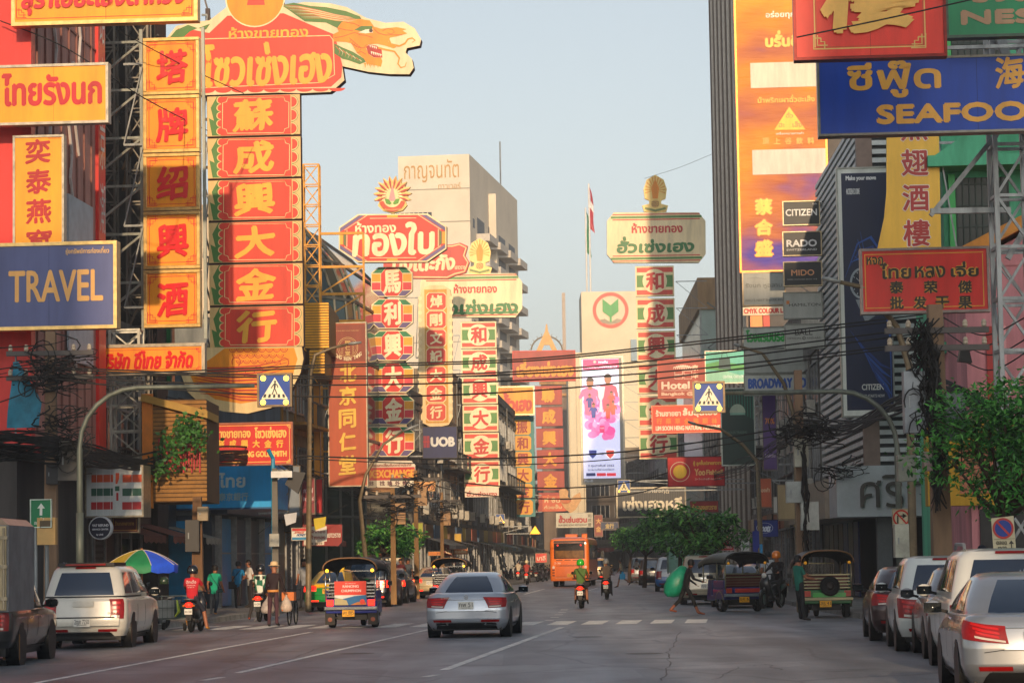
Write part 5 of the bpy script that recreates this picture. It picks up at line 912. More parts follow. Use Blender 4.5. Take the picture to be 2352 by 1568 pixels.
# --- traffic signs on masts
def crossing(label, u0, v0, u1, v1, d, base, mast, arm_v, grp='lit pedestrian crossing signs'):
    S = Sign('crossing_sign', label, u0, v0, u1, v1, d, .14, None, '0a3f9c', '6a5a44', .05, group=None); cu, cv = S.uc, S.vc; a = (u1 - u0) / 77; 
    P = lambda x, y: (cu + x * a, cv + y * a)
    S.poly([P(0, -29), P(31, 21), P(-31, 21)], 'ece4c8', 2)
    for i in range(5): S.poly([P(-24 + i * 10.5, 10), P(-19 + i * 10.5, 10), P(-21 + i * 11.5, 18), P(-27 + i * 11.5, 18)], '1c2430', 3)
    S.disc(*P(1, -19), 2.6 * a, '1c2430', 3, 12); S.line([P(1, -16), P(0, -5)], 4.4 * a, '1c2430', 3.3)
    for q in ([P(0, -5), P(-3, 4), P(-6, 11)], [P(0, -5), P(3, 3), P(6, 11)], [P(0, -15), P(-5, -9), P(-8, -4)], [P(1, -15), P(6, -11), P(8, -5)]): S.line(q, 2.2 * a, '1c2430', 3.6)
    for x in (-27, 27):
        for y in (-27, 29): S.lamp(*P(x, y), 6.3 * a, 'ffc63a', 5)
    b = MB(); inv = Matrix.Rotation(-S.root.rotation_euler.z, 4, 'Z'); loc = lambda p: tuple(inv @ (Vector(p) - S.root.location))
    bx = ground(*base); top = at(mast[0], mast[1], bx.y); k = bx.y; st = mat('646a60', .5, .3, .25, 3, streak=.3)
    pts = [Vector((bx.x, bx.y, 0)), Vector((bx.x, bx.y, top.z - 1.5))]; ex = at(u1 if base[0] > u1 else u0, arm_v, d); az = ex.z
    sx = 1 if ex.x > bx.x else -1
    for q in range(7): t = q / 6 * math.pi / 2; pts.append(Vector((bx.x + sx * 1.4 * (1 - math.cos(t)), bx.y, az - 1.4 + 1.4 * math.sin(t))))
    pts.append(Vector((ex.x, bx.y, az)))
    b.tube([loc(p) for p in pts], [.085, .075] + [.062] * 7 + [.048], st, 10); b.tube([loc((bx.x, bx.y, 0)), loc((bx.x, bx.y, .5))], .15, st, 10); b.tube([loc((bx.x, bx.y, 1.2)), loc((bx.x, bx.y, top.z - 3))], .096, st, 10); b.build('mast', S.root, True)
    return S
crossing('lit blue pedestrian crossing sign on curved mast, in front of the dragon tail', 594, 859, 670, 932, 63.8, (184, 1466), (184, 890), 892).done()
crossing('lit blue pedestrian crossing sign on curved mast, before the red fish ball sign', 1593, 878, 1663, 946, 63.8, (2072, 1432), (2066, 898), 900).done()
def small_cross(label, u, v, s, d, side):
    S = Sign('crossing_sign', label, u - s, v - s, u + s, v + s, d, .1, side, '1a4f9c', '8a8470', .03)
    S.poly([(u, v - s * .8), (u + s * .85, v + s * .7), (u - s * .85, v + s * .7)], 'e8d8a8', 2); S.line([(u, v - s * .3), (u, v + s * .2)], s * .22, '2a2620', 3); S.line([(u - s * .3, v + s * .5), (u, v + s * .1), (u + s * .3, v + s * .5)], s * .15, '2a2620', 3)
    for x in (-.78, .78): S.lamp(u + x * s, v + s * .85, s * .16, 'ffb830', 4)
    S.done()
small_cross('distant blue crossing sign in front of the weathered grey sign', 1149, 1190, 10, 205, 'L')
small_cross('distant blue crossing sign at the lower right of the video screen', 1433, 1116, 14, 170, 'R')
S = Sign('warning_sign', 'glowing yellow triangle warning lamp sign hanging over the far street', 1216, 1206, 1242, 1226, 215, .2, 'L', 'f0b818', poly=[(1229, 1206), (1242, 1226), (1216, 1226)]); S.poly([(1229, 1209), (1239, 1224.5), (1219, 1224.5)], mat('ffcc20', .4, emit=1.6), 2); S.done()
# plain post signs
S = Sign('turn_sign', 'no right turn sign on the crossing mast', 2050, 1168, 2091, 1211, 62.6, .03, None, 'cbbf9c', 'a8a088', .015)
S.disc(2070, 1189, 19, 'c8281c', 2, 30, ri=15.4); S.line([(2062, 1201), (2062, 1184), (2074, 1184)], 3, '1c1a18', 2.4); S.poly([(2073, 1178), (2083, 1184), (2073, 1190)], '1c1a18', 2.4); S.line([(2058, 1176), (2082, 1202)], 3.2, 'c8281c', 3); S.done()
S = Sign('parking_sign', 'no parking sign with arrow plate tilted above the parked white cars', 2278, 1186, 2330, 1270, 50, .03, None, 'c8bc98', None, poly=[(2277, 1190), (2328, 1184), (2333, 1268), (2282, 1272)])
S.disc(2304, 1213, 24, 'b8302c', 2, 30, ri=19); S.disc(2304, 1213, 19, '16388c', 2.2, 30); S.line([(2290, 1198), (2318, 1228)], 4.6, 'b8302c', 3); S.line([(2282, 1238), (2330, 1236)], .8, '5a5648', 2)
S.text('ตลอด', 2288, 1242, 2312, 1250, '3a362c', .03, 2); S.text('เวลา', 2292, 1254, 2311, 1264, '3a362c', .03, 2); S.line([(2322, 1246), (2323, 1262)], 2, '2a2620'); S.poly([(2322, 1240), (2328, 1248), (2316, 1248)], '2a2620', 2.4); S.poly([(2323, 1268), (2329, 1260), (2317, 1260)], '2a2620', 2.4)
b = MB(); b.tube([(0, .06, .2), (0, .06, -2.2)], .035, steel(), 8); b.build('post', S.root); S.done()
# small distant boards on the left pavement
for (lab, u0, v0, u1, v1, d, c, t, tc) in (
    ('small pointed orange board by the far left poles', 984, 1266, 1014, 1275, 150, 'e88a30', 'ทางเข้า', '8a4418'),
    ('small maroon and cream notice board on far left pavement', 1020, 1250, 1038, 1277, 165, '8a2c28', 'ร้าน', 'e0c8a8'),
    ('small orange lit board beside the maroon notice board', 1042, 1258, 1074, 1272, 172, 'b86a30', 'ก๋วยเตี๋ยว', 'e8d0a0'),
    ('small red shop board above the distant parked motorbikes', 1230, 1270, 1256, 1291, 208, 'd83a2a', 'มาลี', 'f0c8b0'),
    ('small orange and cream board hanging below the exchange sign', 952, 1105, 1001, 1128, 148, 'e0a464', 'ร้านอาหาร', '8a4a28'),
    ('lime yellow board by left tree', 948, 1200, 972, 1235, 140, '9aa028', 'โชค', '6a7018'),
    ('blue sign board low behind the left tree', 900, 1225, 950, 1240, 142, '14507c', 'ธนาคาร', '9ac0d0')):
    S = Sign('shop_sign', lab, u0, v0, u1, v1, d, .15, 'L', c, '6a5a48', .03, arms=False); h = (v1 - v0)
    S.text(t, u0 + 3, v0 + h * .25, u1 - 3, v1 - h * .2, tc, .04, 2); S.done()

# --- smaller boards that fill the shopfronts
for lab, u0, v0, u1, v1, d, c, side, txt in (
    ('narrow purple vertical banner beside the dark green poster', 1752, 905, 1783, 1080, 121, '5a3a80', 'R', (('โปรโมชั่น', 1756, 1040, 1780, 1050, 'd8c8e0'), ('70%', 1757, 960, 1779, 974, 'e88a3c'))),
    ('blank beige box panel above the pharmacy board', 1786, 1112, 1858, 1194, 102, 'b09a70', 'R', ()),
    ('orange and red strip board left of the beige panel', 1740, 1098, 1772, 1166, 114, 'c05a34', 'R', (('ทองคำ', 1744, 1120, 1768, 1130, 'e8c8a0'),)),
    ('white and black notice panel under the beige panel', 1776, 1140, 1786, 1180, 106, 'c8c8c0', 'R', ()),
    ('maroon upright board with white writing left of the brown medicine banner', 694, 1098, 724, 1180, 108, '8a2a34', 'L', (('กาแฟ', 698, 1120, 720, 1132, 'd8b8b8'), ('ข้าวมันไก่', 697, 1140, 721, 1150, 'd8b8b8'))),
    ('bright red upright strip between maroon board and medicine banner', 727, 1100, 742, 1180, 112, 'cc2428', 'L', ()),
    ('plain grey upright panel right of the blue bank fascia', 664, 1070, 690, 1186, 101, '7c8690', 'L', ()),
    ('orange upright strip painted as sunlit post on the ochre shophouse end', 721, 880, 736, 1094, 117, 'd8902c', 'L', ()),  # sunlight on the yellow posts and facade end, painted as an orange strip
    ('yellow lottery board over the far left pavement', 1044, 1225, 1060, 1250, 168, 'c8a02c', 'L', ()),
    ('small white medical board low on the right row', 1700, 1240, 1722, 1268, 112, 'c4c8c4', 'R', (('คลินิก', 1703, 1249, 1720, 1256, '2a6a50'),)),
    ('red and gold shop board behind the right trees', 1585, 1150, 1650, 1178, 150, '9a2420', 'R', (('ห้างทองเยาวราช', 1590, 1157, 1646, 1170, 'e0b050'),)),
    ('dark blue shop board over the far right pavement', 1380, 1198, 1420, 1216, 235, '2c3a5c', 'R', (('金行', 1390, 1201, 1410, 1213, 'c8b070'),)),
    ('dull red shop board beyond the white restaurant sign', 1365, 1182, 1384, 1232, 248, '8a3a30', 'R', (('大', 1368, 1190, 1381, 1203, 'd8a860'), ('金', 1368, 1208, 1381, 1221, 'd8a860'))),
    ('small ochre board by the grey weathered sign', 1085, 1204, 1130, 1222, 226, 'b0803c', 'L', (('ร้านอาหาร', 1090, 1208, 1126, 1218, '6a2c18'),)),
    ('far dim green board at the bend of the street', 1150, 1236, 1180, 1252, 260, '4a6a50', 'L', ()),
    ('blue lit board beside the far dim green board', 1186, 1226, 1206, 1244, 268, '3a5a8a', 'L', ()),):
    S = Sign('shop_sign', lab, u0, v0, u1, v1, d, .2, side, c, '6a6258', .03, arms=(u1 - u0) < 40 and v0 < 1100)
    for t, *q in txt: S.text(t, *q[:4], q[4], .03, 2)
    S.rect(u0 + 1, v1 - 3, u1 - 1, v1 - 1.5, '5a5048', 1.6); S.done()
t_ = thing('hanging_flag', 'long teal pennant hanging on the red building at the far left', 'flag', at(48, 830, 66)); b = MB(); V = []
for i in range(9):
    for j in range(4): V.append((-.02 * i - .2 + j * (.05 + .045 * min(i, 5)), .08 * math.sin(j * 1.7 + i * .8), -i * .21))
b.add(V, [(i * 4 + j, (i + 1) * 4 + j, (i + 1) * 4 + j + 1, i * 4 + j + 1) for i in range(8) for j in range(3)], mat('2a7a94', .6, var=.25)); b.build('cloth', t_, True); b = MB(); b.tube([(-.15, .1, -2.0), (-.15, .1, .25)], .025, steel(), 6); b.build('staff', t_)
# ================================================================= VEHICLES
def sm(x): x = max(0, min(1, x)); return x * x * (3 - 2 * x)
class Hull:
    """Closed shell of stacked rounded outlines: slices (z, rear y, front y, half width)."""
    def __init__(s, sl, rr=.28, rf=.4, bow=.07, hood=None): s.sl = sl; s.rr = rr; s.rf = rf; s.bow = bow; s.hood = hood
    def at(s, sv, z):
        zs = [q[0] for q in s.sl]; yr, yf, w = (float(np.interp(z, zs, [q[k] for q in s.sl])) for k in (1, 2, 3))
        sg = 1 if sv >= 0 else -1; a = abs(sv); rr = min(s.rr, w * .6); rf = min(s.rf, w * .6); L_ = yf - yr
        rr2 = min(rr, L_ * .3); rf2 = min(rf, L_ * .3)
        if a <= 1: x = a * (w - rr); y = yr + s.bow * (x / max(w, .01)) ** 2
        elif a <= 2:
            t = (a - 1) * math.pi / 2; b = s.bow * ((w - rr) / max(w, .01)) ** 2; x = w - rr + rr * math.sin(t); y = yr + b + (rr2) * (1 - math.cos(t)) + (0) 
        elif a <= 3:
            b = s.bow * ((w - rr) / max(w, .01)) ** 2; y0 = yr + b + rr2; y = y0 + (a - 2) * (yf - rf2 - y0); x = w + .02 * math.sin((a - 2) * math.pi)
        elif a <= 4: t = (a - 3) * math.pi / 2; x = w - rf + rf * math.cos(t); y = yf - rf2 + rf2 * math.sin(t)
        else: x = (w - rf) * (5 - a); y = yf + .08 * (a - 4)
        zz = z
        if s.hood and z > s.hood[3]:
            y0, y1, drop, zb = s.hood; zz = z - drop * sm((y - y0) / (y1 - y0)) * (z - zb) / max(.01, s.sl[-1][0] - zb)
        return Vector((sg * x, y, zz))
    def shell(s, b, m, m2=None, z2=0, n=(4, 6, 10, 5, 4), cap=True):
        S_ = []
        for i, k in enumerate(n): S_ += [i + j / k for j in range(k)]
        S_ += [5]; ring = [-q for q in S_[:0:-1]] + S_[:-1]; zs = sorted(set([q[0] for q in s.sl] + [s.sl[0][0] + (s.sl[-1][0] - s.sl[0][0]) * i / 10 for i in range(11)]))
        V = []; c = len(ring)
        for z in zs: V += [s.at(q, z) for q in ring]
        F = [(i * c + j, i * c + (j + 1) % c, (i + 1) * c + (j + 1) % c, (i + 1) * c + j) for i in range(len(zs) - 1) for j in range(c)]
        A = [f for f in F if m2 is None or V[f[2]].z <= z2 + 1e-6]; B = [f for f in F if m2 is not None and V[f[2]].z > z2 + 1e-6]
        if cap: (B if m2 else A).append(tuple(range((len(zs) - 1) * c, len(zs) * c)))
        o = len(b.V); b.add(V, A, m)
        if B: i = b.mi(m2); [ (b.F.append([k + o for k in f]), b.I.append(i)) for f in B ]
        return b
    def patch(s, b, Q, m, off=.008, n=8, k=4):
        V = []; e = .004
        for i in range(k + 1):
            for j in range(n + 1):
                u, v = j / n, i / k
                sv = (Q[0][0] * (1 - u) + Q[1][0] * u) * (1 - v) + (Q[3][0] * (1 - u) + Q[2][0] * u) * v; z = (Q[0][1] * (1 - u) + Q[1][1] * u) * (1 - v) + (Q[3][1] * (1 - u) + Q[2][1] * u) * v
                p = s.at(sv, z); du = s.at(sv + e, z) - s.at(sv - e, z); dv = s.at(sv, z + .01) - s.at(sv, z - .01); nn = du.cross(dv)
                nn = nn.normalized() if nn.length > 1e-9 else Vector((0, -1, 0)); V.append(p + nn * off)
        return b.add(V, [(i * (n + 1) + j, i * (n + 1) + j + 1, (i + 1) * (n + 1) + j + 1, (i + 1) * (n + 1) + j) for i in range(k) for j in range(n)], m)
def mir(Q): return [(-q[0], q[1]) for q in (Q[1], Q[0], Q[3], Q[2])]
RIM = mat('8d8f92', .3, .7, .1, 6)
def wheel(root, x, y, r, w, rim=True, name='wheel'):
    T = Matrix.Translation((x, y, r)) @ Matrix.Rotation(rad(90), 4, 'Y'); b = MB()
    b.lathe([(r * .6, -w / 2), (r * .9, -w / 2), (r * .98, -w * .4), (r, -w * .2), (r, w * .2), (r * .98, w * .4), (r * .9, w / 2), (r * .6, w / 2)], rubber, 22, T); o = b.build(name, root, 'auto')
    b = MB(); sx = 1 if x >= 0 else -1
    b.lathe([(0, sx * w * .30), (r * .2, sx * w * .34), (r * .22, sx * w * .2), (r * .5, sx * w * .2), (r * .62, sx * w * .46), (r * .64, 0)], RIM, 20, T)
    for i in range(5):
        a = i * 2 * math.pi / 5; p = T @ Vector((math.cos(a) * r * .15, math.sin(a) * r * .15, sx * w * .33)); q = T @ Vector((math.cos(a) * r * .58, math.sin(a) * r * .58, sx * w * .42)); b.bar(p, q, r * .13, RIM)
    b.build('rim', o, 'auto'); return o
def plate(root, hull, z, text, m, w=.34, h=.17, x=0, out=.03):
    p = hull.at(x / .6, z) if hull else Vector((x, 0, z)); b = MB(); y = p.y - out
    b.box(x - w / 2, y, z - h / 2, x + w / 2, y + .02, z + h / 2, m); o = b.build('number_plate', root); b = MB()
    dk = mat('20201e'); V, F = glyphs(text); V = (V - V.min(0)) / (V.max(0) - V.min(0))
    b.add([(x - w * .44 + q * w * .88, y - .004, z - h * .18 + s_ * h * .56) for q, s_ in V], F, dk); V, F = glyphs('กรุงเทพมหานคร'); V = (V - V.min(0)) / (V.max(0) - V.min(0)); b.add([(x - w * .3 + q * w * .6, y - .004, z - h * .42 + s_ * h * .18) for q, s_ in V], F, dk); b.build('lettering', o)
def car(name, label, cat, pos, rz, L=4.6, W=1.78, H=1.45, kind='sedan', paint='a8adb2', metal=.55, top=None, lamp=1, plate_t=('กพ 51', plate_w), lit=False, roof_sign=None, decor=None, group=None):
    root = thing(name, label, cat, pos, rz, group); P = paintm(paint, metal); P2 = paintm(top, metal) if top else P; hw = W / 2; g = glassd
    k = L / 4.6
    if kind == 'sedan':
        lo = [(.2, .16, L - .2, hw * .88), (.3, .06, L - .1, hw * .95), (.42, .0, L - .03, hw * .99), (.62, .0, L, hw), (.8, .05, L - .05, hw * .995), (.9, .09, L - .12, hw * .96), (.965, .13, L - .2, hw * .92), (.995, .22, L - .4, hw * .84), (1.005, .4, L - .8, hw * .6)]
        up = [(.9, .62, L * .8, hw * .90), (1.02, .78, L * .765, hw * .87), (1.16, 1.04, L * .70, hw * .81), (1.30, 1.34, L * .62, hw * .72), (H - .07, 1.6, L * .56, hw * .65), (H - .02, 1.85, L * .52, hw * .55), (H, 2.2, L * .47, hw * .3)]
        hood = (L * .62, L, .22, .62); wn = (.985, H - .1); belt = .93
    elif kind == 'suv':
        b_ = H * .6; lo = [(.26, .12, L - .2, hw * .9), (.4, .03, L - .06, hw * .97), (.55, .0, L, hw), (.8, .04, L, hw), (b_ - .06, .07, L - .06, hw * .985), (b_, .1, L - .2, hw * .95), (b_ + .02, .3, L - .6, hw * .7)]
        up = [(b_ - .06, .09, L * .76, hw * .95), (b_ + .12, .13, L * .72, hw * .92), (H * .8, .24, L * .65, hw * .86), (H - .12, .36, L * .58, hw * .79), (H - .04, .42, L * .53, hw * .72), (H, .75, L * .48, hw * .5)]
        hood = (L * .62, L, .12, .62); wn = (b_ + .07, H - .16); belt = b_
    else:
        b_ = H * .56; lo = [(.32, .12, L - .2, hw * .9), (.45, .02, L - .06, hw * .97), (.62, .0, L, hw), (.85, .02, L, hw), (b_, .02, L - .1, hw * .97), (b_ + .02, .06, L - .3, hw * .92)]
        up = [(b_ - .02, L * .36, L * .74, hw * .93), (b_ + .15, L * .37, L * .71, hw * .89), (H - .14, L * .40, L * .62, hw * .8), (H - .03, L * .42, L * .57, hw * .7), (H, L * .47, L * .52, hw * .4)]
        hood = (L * .66, L, .1, .66); wn = (b_ + .1, H - .16); belt = b_
    LH = Hull(lo, .24, .5, .09, hood); UH = Hull(up, .2 if kind != 'sedan' else .24, .3, .12)
    b = MB(); LH.shell(b, P, P2 if top else None, .78 if top else 0); UH.shell(b, P2); b.box(-hw * .84, .25, .17, hw * .84, L - .3, .4, black)
    for y in (.2 * L, .8 * L):
        for sx in (-1, 1): b.tube([(sx * (hw - .22), y, .34), (sx * (hw + .012), y, .34)], .36 if kind == 'sedan' else .41, black, 20)
    b.build('body', root, 'auto')
    z0, z1 = wn; b = MB(); e0, e1 = (.97, .9) if kind == 'sedan' else (.98, .96)
    UH.patch(b, [(-e0, z0), (e0, z0), (e1, z1), (-e1, z1)], g, .007, 12, 6); b.build('rear_window', root, True)
    b = MB(); UH.patch(b, [(4.1, z0 + .05), (5, z0 + .05), (5, z1), (4.2, z1)], g, .007); UH.patch(b, [(-5, z0 + .05), (-4.1, z0 + .05), (-4.2, z1), (-5, z1)], g, .007); b.build('windscreen', root, True)
    for sx in (1, -1):
        for a0, a1 in ((2.02, 2.48), (2.52, 3.0)) if kind != 'suv' else ((1.9, 2.26), (2.29, 2.6), (2.63, 3.0)):
            b = MB(); Q = [(a0, z0 + .03), (a1, z0 + .03), (a1 - .04, z1), (a0 + .03, z1)]; UH.patch(b, Q if sx > 0 else mir(Q), g, .006, 8, 4); b.build('side_window', root, True)
    tl = tail_lit if lit else tail_red
    TL = {'merc': [(.74, .66), (1.6, .68), (1.75, .88), (.58, .9)], 'city': [(.55, .66), (1.72, .72), (1.9, .93), (.62, .86)], 'cam': [(.55, .74), (1.7, .74), (1.85, .9), (.6, .9)], 'alt': [(.62, .72), (1.7, .7), (1.8, .94), (.66, .9)],
          'suvw': [(.62, belt - .36), (1.72, belt - .34), (1.8, belt - .06), (.6, belt - .05)], 'round': [(.66, belt - .34), (1.6, belt - .34), (1.66, belt - .08), (.62, belt - .06)], 'tall': [(.86, .62), (1.5, .62), (1.55, belt - .02), (.86, belt - .02)], 'mpv': [(.82, belt - .42), (1.66, belt - .4), (1.8, belt - .06), (.7, belt - .1)]}[lamp]
    for sx in (1, -1):
        b = MB(); LH.patch(b, TL if sx > 0 else mir(TL), tl, .014, 10, 5)
        lerp = lambda f0, f1, h0, h1: [(TL[0][0] * (1 - f0) * (1 - h0) + TL[1][0] * f0 * (1 - h0) + TL[3][0] * (1 - f0) * h0 + TL[2][0] * f0 * h0, TL[0][1] * (1 - h0) + TL[3][1] * h0), (TL[0][0] * (1 - f1) * (1 - h0) + TL[1][0] * f1 * (1 - h0) + TL[3][0] * (1 - f1) * h0 + TL[2][0] * f1 * h0, TL[1][1] * (1 - h0) + TL[2][1] * h0), (TL[0][0] * (1 - f1) * (1 - h1) + TL[1][0] * f1 * (1 - h1) + TL[3][0] * (1 - f1) * h1 + TL[2][0] * f1 * h1, TL[1][1] * (1 - h1) + TL[2][1] * h1), (TL[0][0] * (1 - f0) * (1 - h1) + TL[1][0] * f0 * (1 - h1) + TL[3][0] * (1 - f0) * h1 + TL[2][0] * f0 * h1, TL[0][1] * (1 - h1) + TL[3][1] * h1)]
        lens = mat('c0160e', .2, 0, .1, 6, coat=.2); clear = mat('c8bcae', .2, coat=.4)
        for Q, m in ((lerp(.1, .62, .5, .64), lens), (lerp(.1, .68, .74, .88), lens), (lerp(.12, .55, .28, .42), lens), (lerp(.04, .6, .05, .17), clear)): LH.patch(b, Q if sx > 0 else mir(Q), m, .019, 6, 1)
        if lit: c = [(q[0] * .4 + .6 * (TL[0][0] + TL[1][0]) / 2, q[1] * .5 + .5 * (TL[0][1] + TL[2][1]) / 2) for q in TL]; LH.patch(b, c if sx > 0 else mir(c), mat('ff5a30', .3, emit=4), .022, 5, 3)
        b.build('tail_light', root, True)
        b = MB(); Q = [(3.2, .6), (4.4, .58), (4.3, .76), (3.3, .8)]; LH.patch(b, Q if sx > 0 else mir(Q), mat('c8ccd0', .1, coat=1), .012); b.build('headlight', root, True)
        b = MB(); yy = L * (.66 if kind != 'suv' else .63); zb = belt + .1; x0 = sx * hw
        b.lathe([(0, -.06), (.06, -.055), (.09, -.02), (.09, .03), (.05, .06), (0, .065)], P if kind != 'sedan' or metal < .3 else P, 14, Matrix.Translation((x0 + sx * .13, yy, zb)) @ Matrix.Diagonal((1.3, .9, 1.0, 1)) @ Matrix.Rotation(rad(90), 4, 'X')); b.box(min(x0 + sx * .02, x0 + sx * .24), yy - .058, zb - .06, max(x0 + sx * .02, x0 + sx * .24), yy - .05, zb + .06, mat('20262a', .05, .6)); b.bar((x0 - sx * .06, yy + .03, zb - .06), (x0 + sx * .08, yy, zb - .02), .04, black); b.build('wing_mirror', root, 'auto')
        b = MB(); Q = [(.5, .36), (1.2, .36), (1.2, .41), (.5, .41)]; LH.patch(b, Q if sx > 0 else mir(Q), tail_lit if lit else tail_red, .012); b.build('reflector', root, True)
    b = MB(); LH.patch(b, [(-1.3, .21), (1.3, .21), (.95, .34), (-.95, .34)], mat('141414', .6), .01, 14, 3); LH.patch(b, [(-.9, .345), (.9, .345), (.9, .36), (-.9, .36)], chrome, .014, 12, 1); b.build('lower_bumper', root, True)
    if lamp == 'merc':
        b = MB()
        for sx in (-1, 1): Q = [(.62, .30), (1.15, .29), (1.1, .35), (.66, .355)]; LH.patch(b, Q if sx > 0 else mir(Q), chrome, .018, 6, 2); Q = [(.68, .308), (1.08, .30), (1.04, .34), (.71, .345)]; LH.patch(b, Q if sx > 0 else mir(Q), black, .022, 6, 2)
        b.build('exhaust_trim', root, True)
    for sx in (1, -1):
        b = MB(); sm_ = mat('15171a', .6)
        for a in (2.28, 2.52, 2.78):
            Q = [(a, .36), (a + .008, .36), (a + .008, belt - .02), (a, belt - .02)]; LH.patch(b, Q if sx > 0 else mir(Q), sm_, .005, 1, 4)
        Q = [(2.12, .27), (2.86, .27), (2.86, .31), (2.12, .31)]; LH.patch(b, Q if sx > 0 else mir(Q), sm_, .012, 8, 1)
        for a in (2.31, 2.55): Q = [(a, belt - .15), (a + .05, belt - .15), (a + .05, belt - .12), (a, belt - .12)]; LH.patch(b, Q if sx > 0 else mir(Q), chrome if metal > .3 else P, .03, 3, 1)
        b.build('door_trim', root)
    b = MB(); zt = TL[2][1]
    if kind == 'sedan':
        LH.patch(b, [(-.62, .60), (.62, .60), (.8, .83), (-.8, .83)], P, .004, 12, 4); LH.patch(b, [(-.78, .835), (.78, .835), (.78, .85), (-.78, .85)], chrome, .012, 12, 1)
        for Q in ([(-.66, .585), (.66, .585), (.66, .592), (-.66, .592)], [(-1.0, .56), (-.64, .59), (-.64, .6), (-1.0, .57)], [(.64, .59), (1.0, .56), (1.0, .57), (.64, .6)]): LH.patch(b, Q, mat('202224'), .009, 10, 1)
    else:
        for Q in ([(-.86, .5), (.86, .5), (.86, .508), (-.86, .508)], [(-.88, .5), (-.87, .5), (-.84, belt - .03), (-.85, belt - .03)], [(.87, .5), (.88, .5), (.85, belt - .03), (.84, belt - .03)]): LH.patch(b, Q, mat('202224'), .009, 10, 1)
        LH.patch(b, [(-.3, belt - .13), (.3, belt - .13), (.3, belt - .1), (-.3, belt - .1)], chrome, .016, 10, 1)
    b.build('boot_trim', root, True)
    if lamp == 'merc':
        b = MB(); p = LH.at(0, .9); T = Matrix.Translation((0, p.y - .02, .905)) @ Matrix.Rotation(rad(90), 4, 'X'); b.lathe([(.038, -.004), (.046, -.004), (.046, .006), (.038, .006), (.038, -.004)], chrome, 20, T)
        for a in (90, 210, 330): b.bar((0, p.y - .022, .905), (.042 * math.cos(rad(a)), p.y - .022, .905 + .042 * math.sin(rad(a))), .008, chrome)
        V, F = glyphs('C350e'); V = (V - V.min(0)) / (V.max(0) - V.min(0)); q = LH.at(-.7, .88); b.add([(-.56 + x * .22, q.y - .035 + .02 * (1 - x), .865 + y * .035) for x, y in V], F, chrome); b.build('badge', root)
    plate(root, LH, .72 if kind == 'sedan' else (.55 if decor and decor.__name__ == 'canopy' else .66), *plate_t, out=.13 if decor and decor.__name__ == 'canopy' else .03)
    for y in (.2 * L, .8 * L):
        for sx in (-1, 1): wheel(root, sx * (hw - .13), y, .32 if kind == 'sedan' else .37, .215)
    if kind == 'suv': b = MB(); UH.patch(b, [(-.45, H - .085), (.45, H - .085), (.45, H - .05), (-.45, H - .05)], tail_red, .02, 8, 1); b.build('brake_light', root)
    if decor: decor(root, LH, UH, hw, L, H, belt)
    return root
HD = -rad(4.6)
def gp(u, v): p = ground(u, v); return (p.x, p.y, 0)
car('silver_car', 'silver saloon with rear glass coloured blue for reflected sky driving in the middle of the road', 'car', gp(1071, 1465), HD, 4.69, 1.83, 1.45, 'sedan', 'b8bec6', .62, None, 'merc', ('กพ 51', plate_w))
car('parked_car', 'silver saloon at the bottom right corner with wide red tail light', 'car', gp(2392, 1612), -rad(5), 4.45, 1.72, 1.47, 'sedan', 'a4a8ac', .7, None, 'city', ('กท 882', plate_w), group='cars parked at the right kerb')
def rails(root, LH, UH, hw, L, H, belt):
    for sx in (-1, 1): b = MB(); b.tube([(sx * hw * .68, .6, H - .02), (sx * hw * .68, .7, H + .06), (sx * hw * .66, 2.3, H + .07), (sx * hw * .66, 2.5, H)], .025, steel(), 6); b.build('roof_rail', root)
def temple(root, LH, UH, hw, L, H, belt):
    rails(root, LH, UH, hw, L, H, belt); b = MB(); w_ = mat('d0d8dc'); p = UH.at(.2, H * .82)
    for i, h in enumerate((.05, .07, .13, .07, .05)): x = .1 + i * .055; b.prism([(x - .018, H * .8), (x + .018, H * .8), (x, H * .8 + h)], p.y - .05, p.y - .045, w_)
    b.box(.06, p.y - .05, H * .79, .36, p.y - .045, H * .797, w_); b.build('window_sticker', root)
car('parked_car', 'tall white sport utility car with round red lamps and temple sticker on rear glass', 'car', gp(2338, 1550), -rad(5), 4.75, 1.85, 1.76, 'suv', 'd4d4cc', .0, None, 'round', ('กข 4471', plate_w), decor=temple, group='cars parked at the right kerb')
car('parked_car', 'greyish silver saloon squeezed between the white people carrier and the tall white car', 'car', gp(2254, 1514), -rad(5), 4.2, 1.70, 1.48, 'sedan', '8f8c8c', .7, None, 'alt', ('ชน 2210', plate_w), group='cars parked at the right kerb')
car('parked_car', 'white people carrier with slanted red lamps behind the silver saloons', 'car', gp(2178, 1496), -rad(5), 4.25, 1.70, 1.66, 'suv', 'd2d5cf', .0, None, 'mpv', ('ญฆ 905', plate_w), group='cars parked at the right kerb')
car('parked_car', 'dark maroon saloon half hidden behind the white people carrier', 'car', gp(2106, 1472), -rad(5), 4.4, 1.72, 1.46, 'sedan', '3a2422', .4, None, 'alt', ('กก 318', plate_w), group='cars parked at the right kerb')
def taxi(root, LH, UH, hw, L, H, belt):
    b = MB(); b.box(-.32, 1.9, H - .01, .32, 2.1, H + .13, mat('e8c428', .4)); b.build('roof_sign', root)
car('taxi', 'green and yellow taxi partly behind the three wheeler with red banner', 'taxi', gp(752, 1404), HD, 4.5, 1.76, 1.47, 'sedan', '0f8a3a', .0, 'e8b81c', 'alt', ('ทษ 4120', plate_y), True, decor=taxi)
car('dark_car', 'black sport utility car just right of the three wheeler with red banner', 'car', gp(838, 1394), HD, 4.8, 1.86, 1.8, 'suv', '1a1c20', .3, None, 'round', ('ฆฬ 77', plate_w), True, decor=rails)
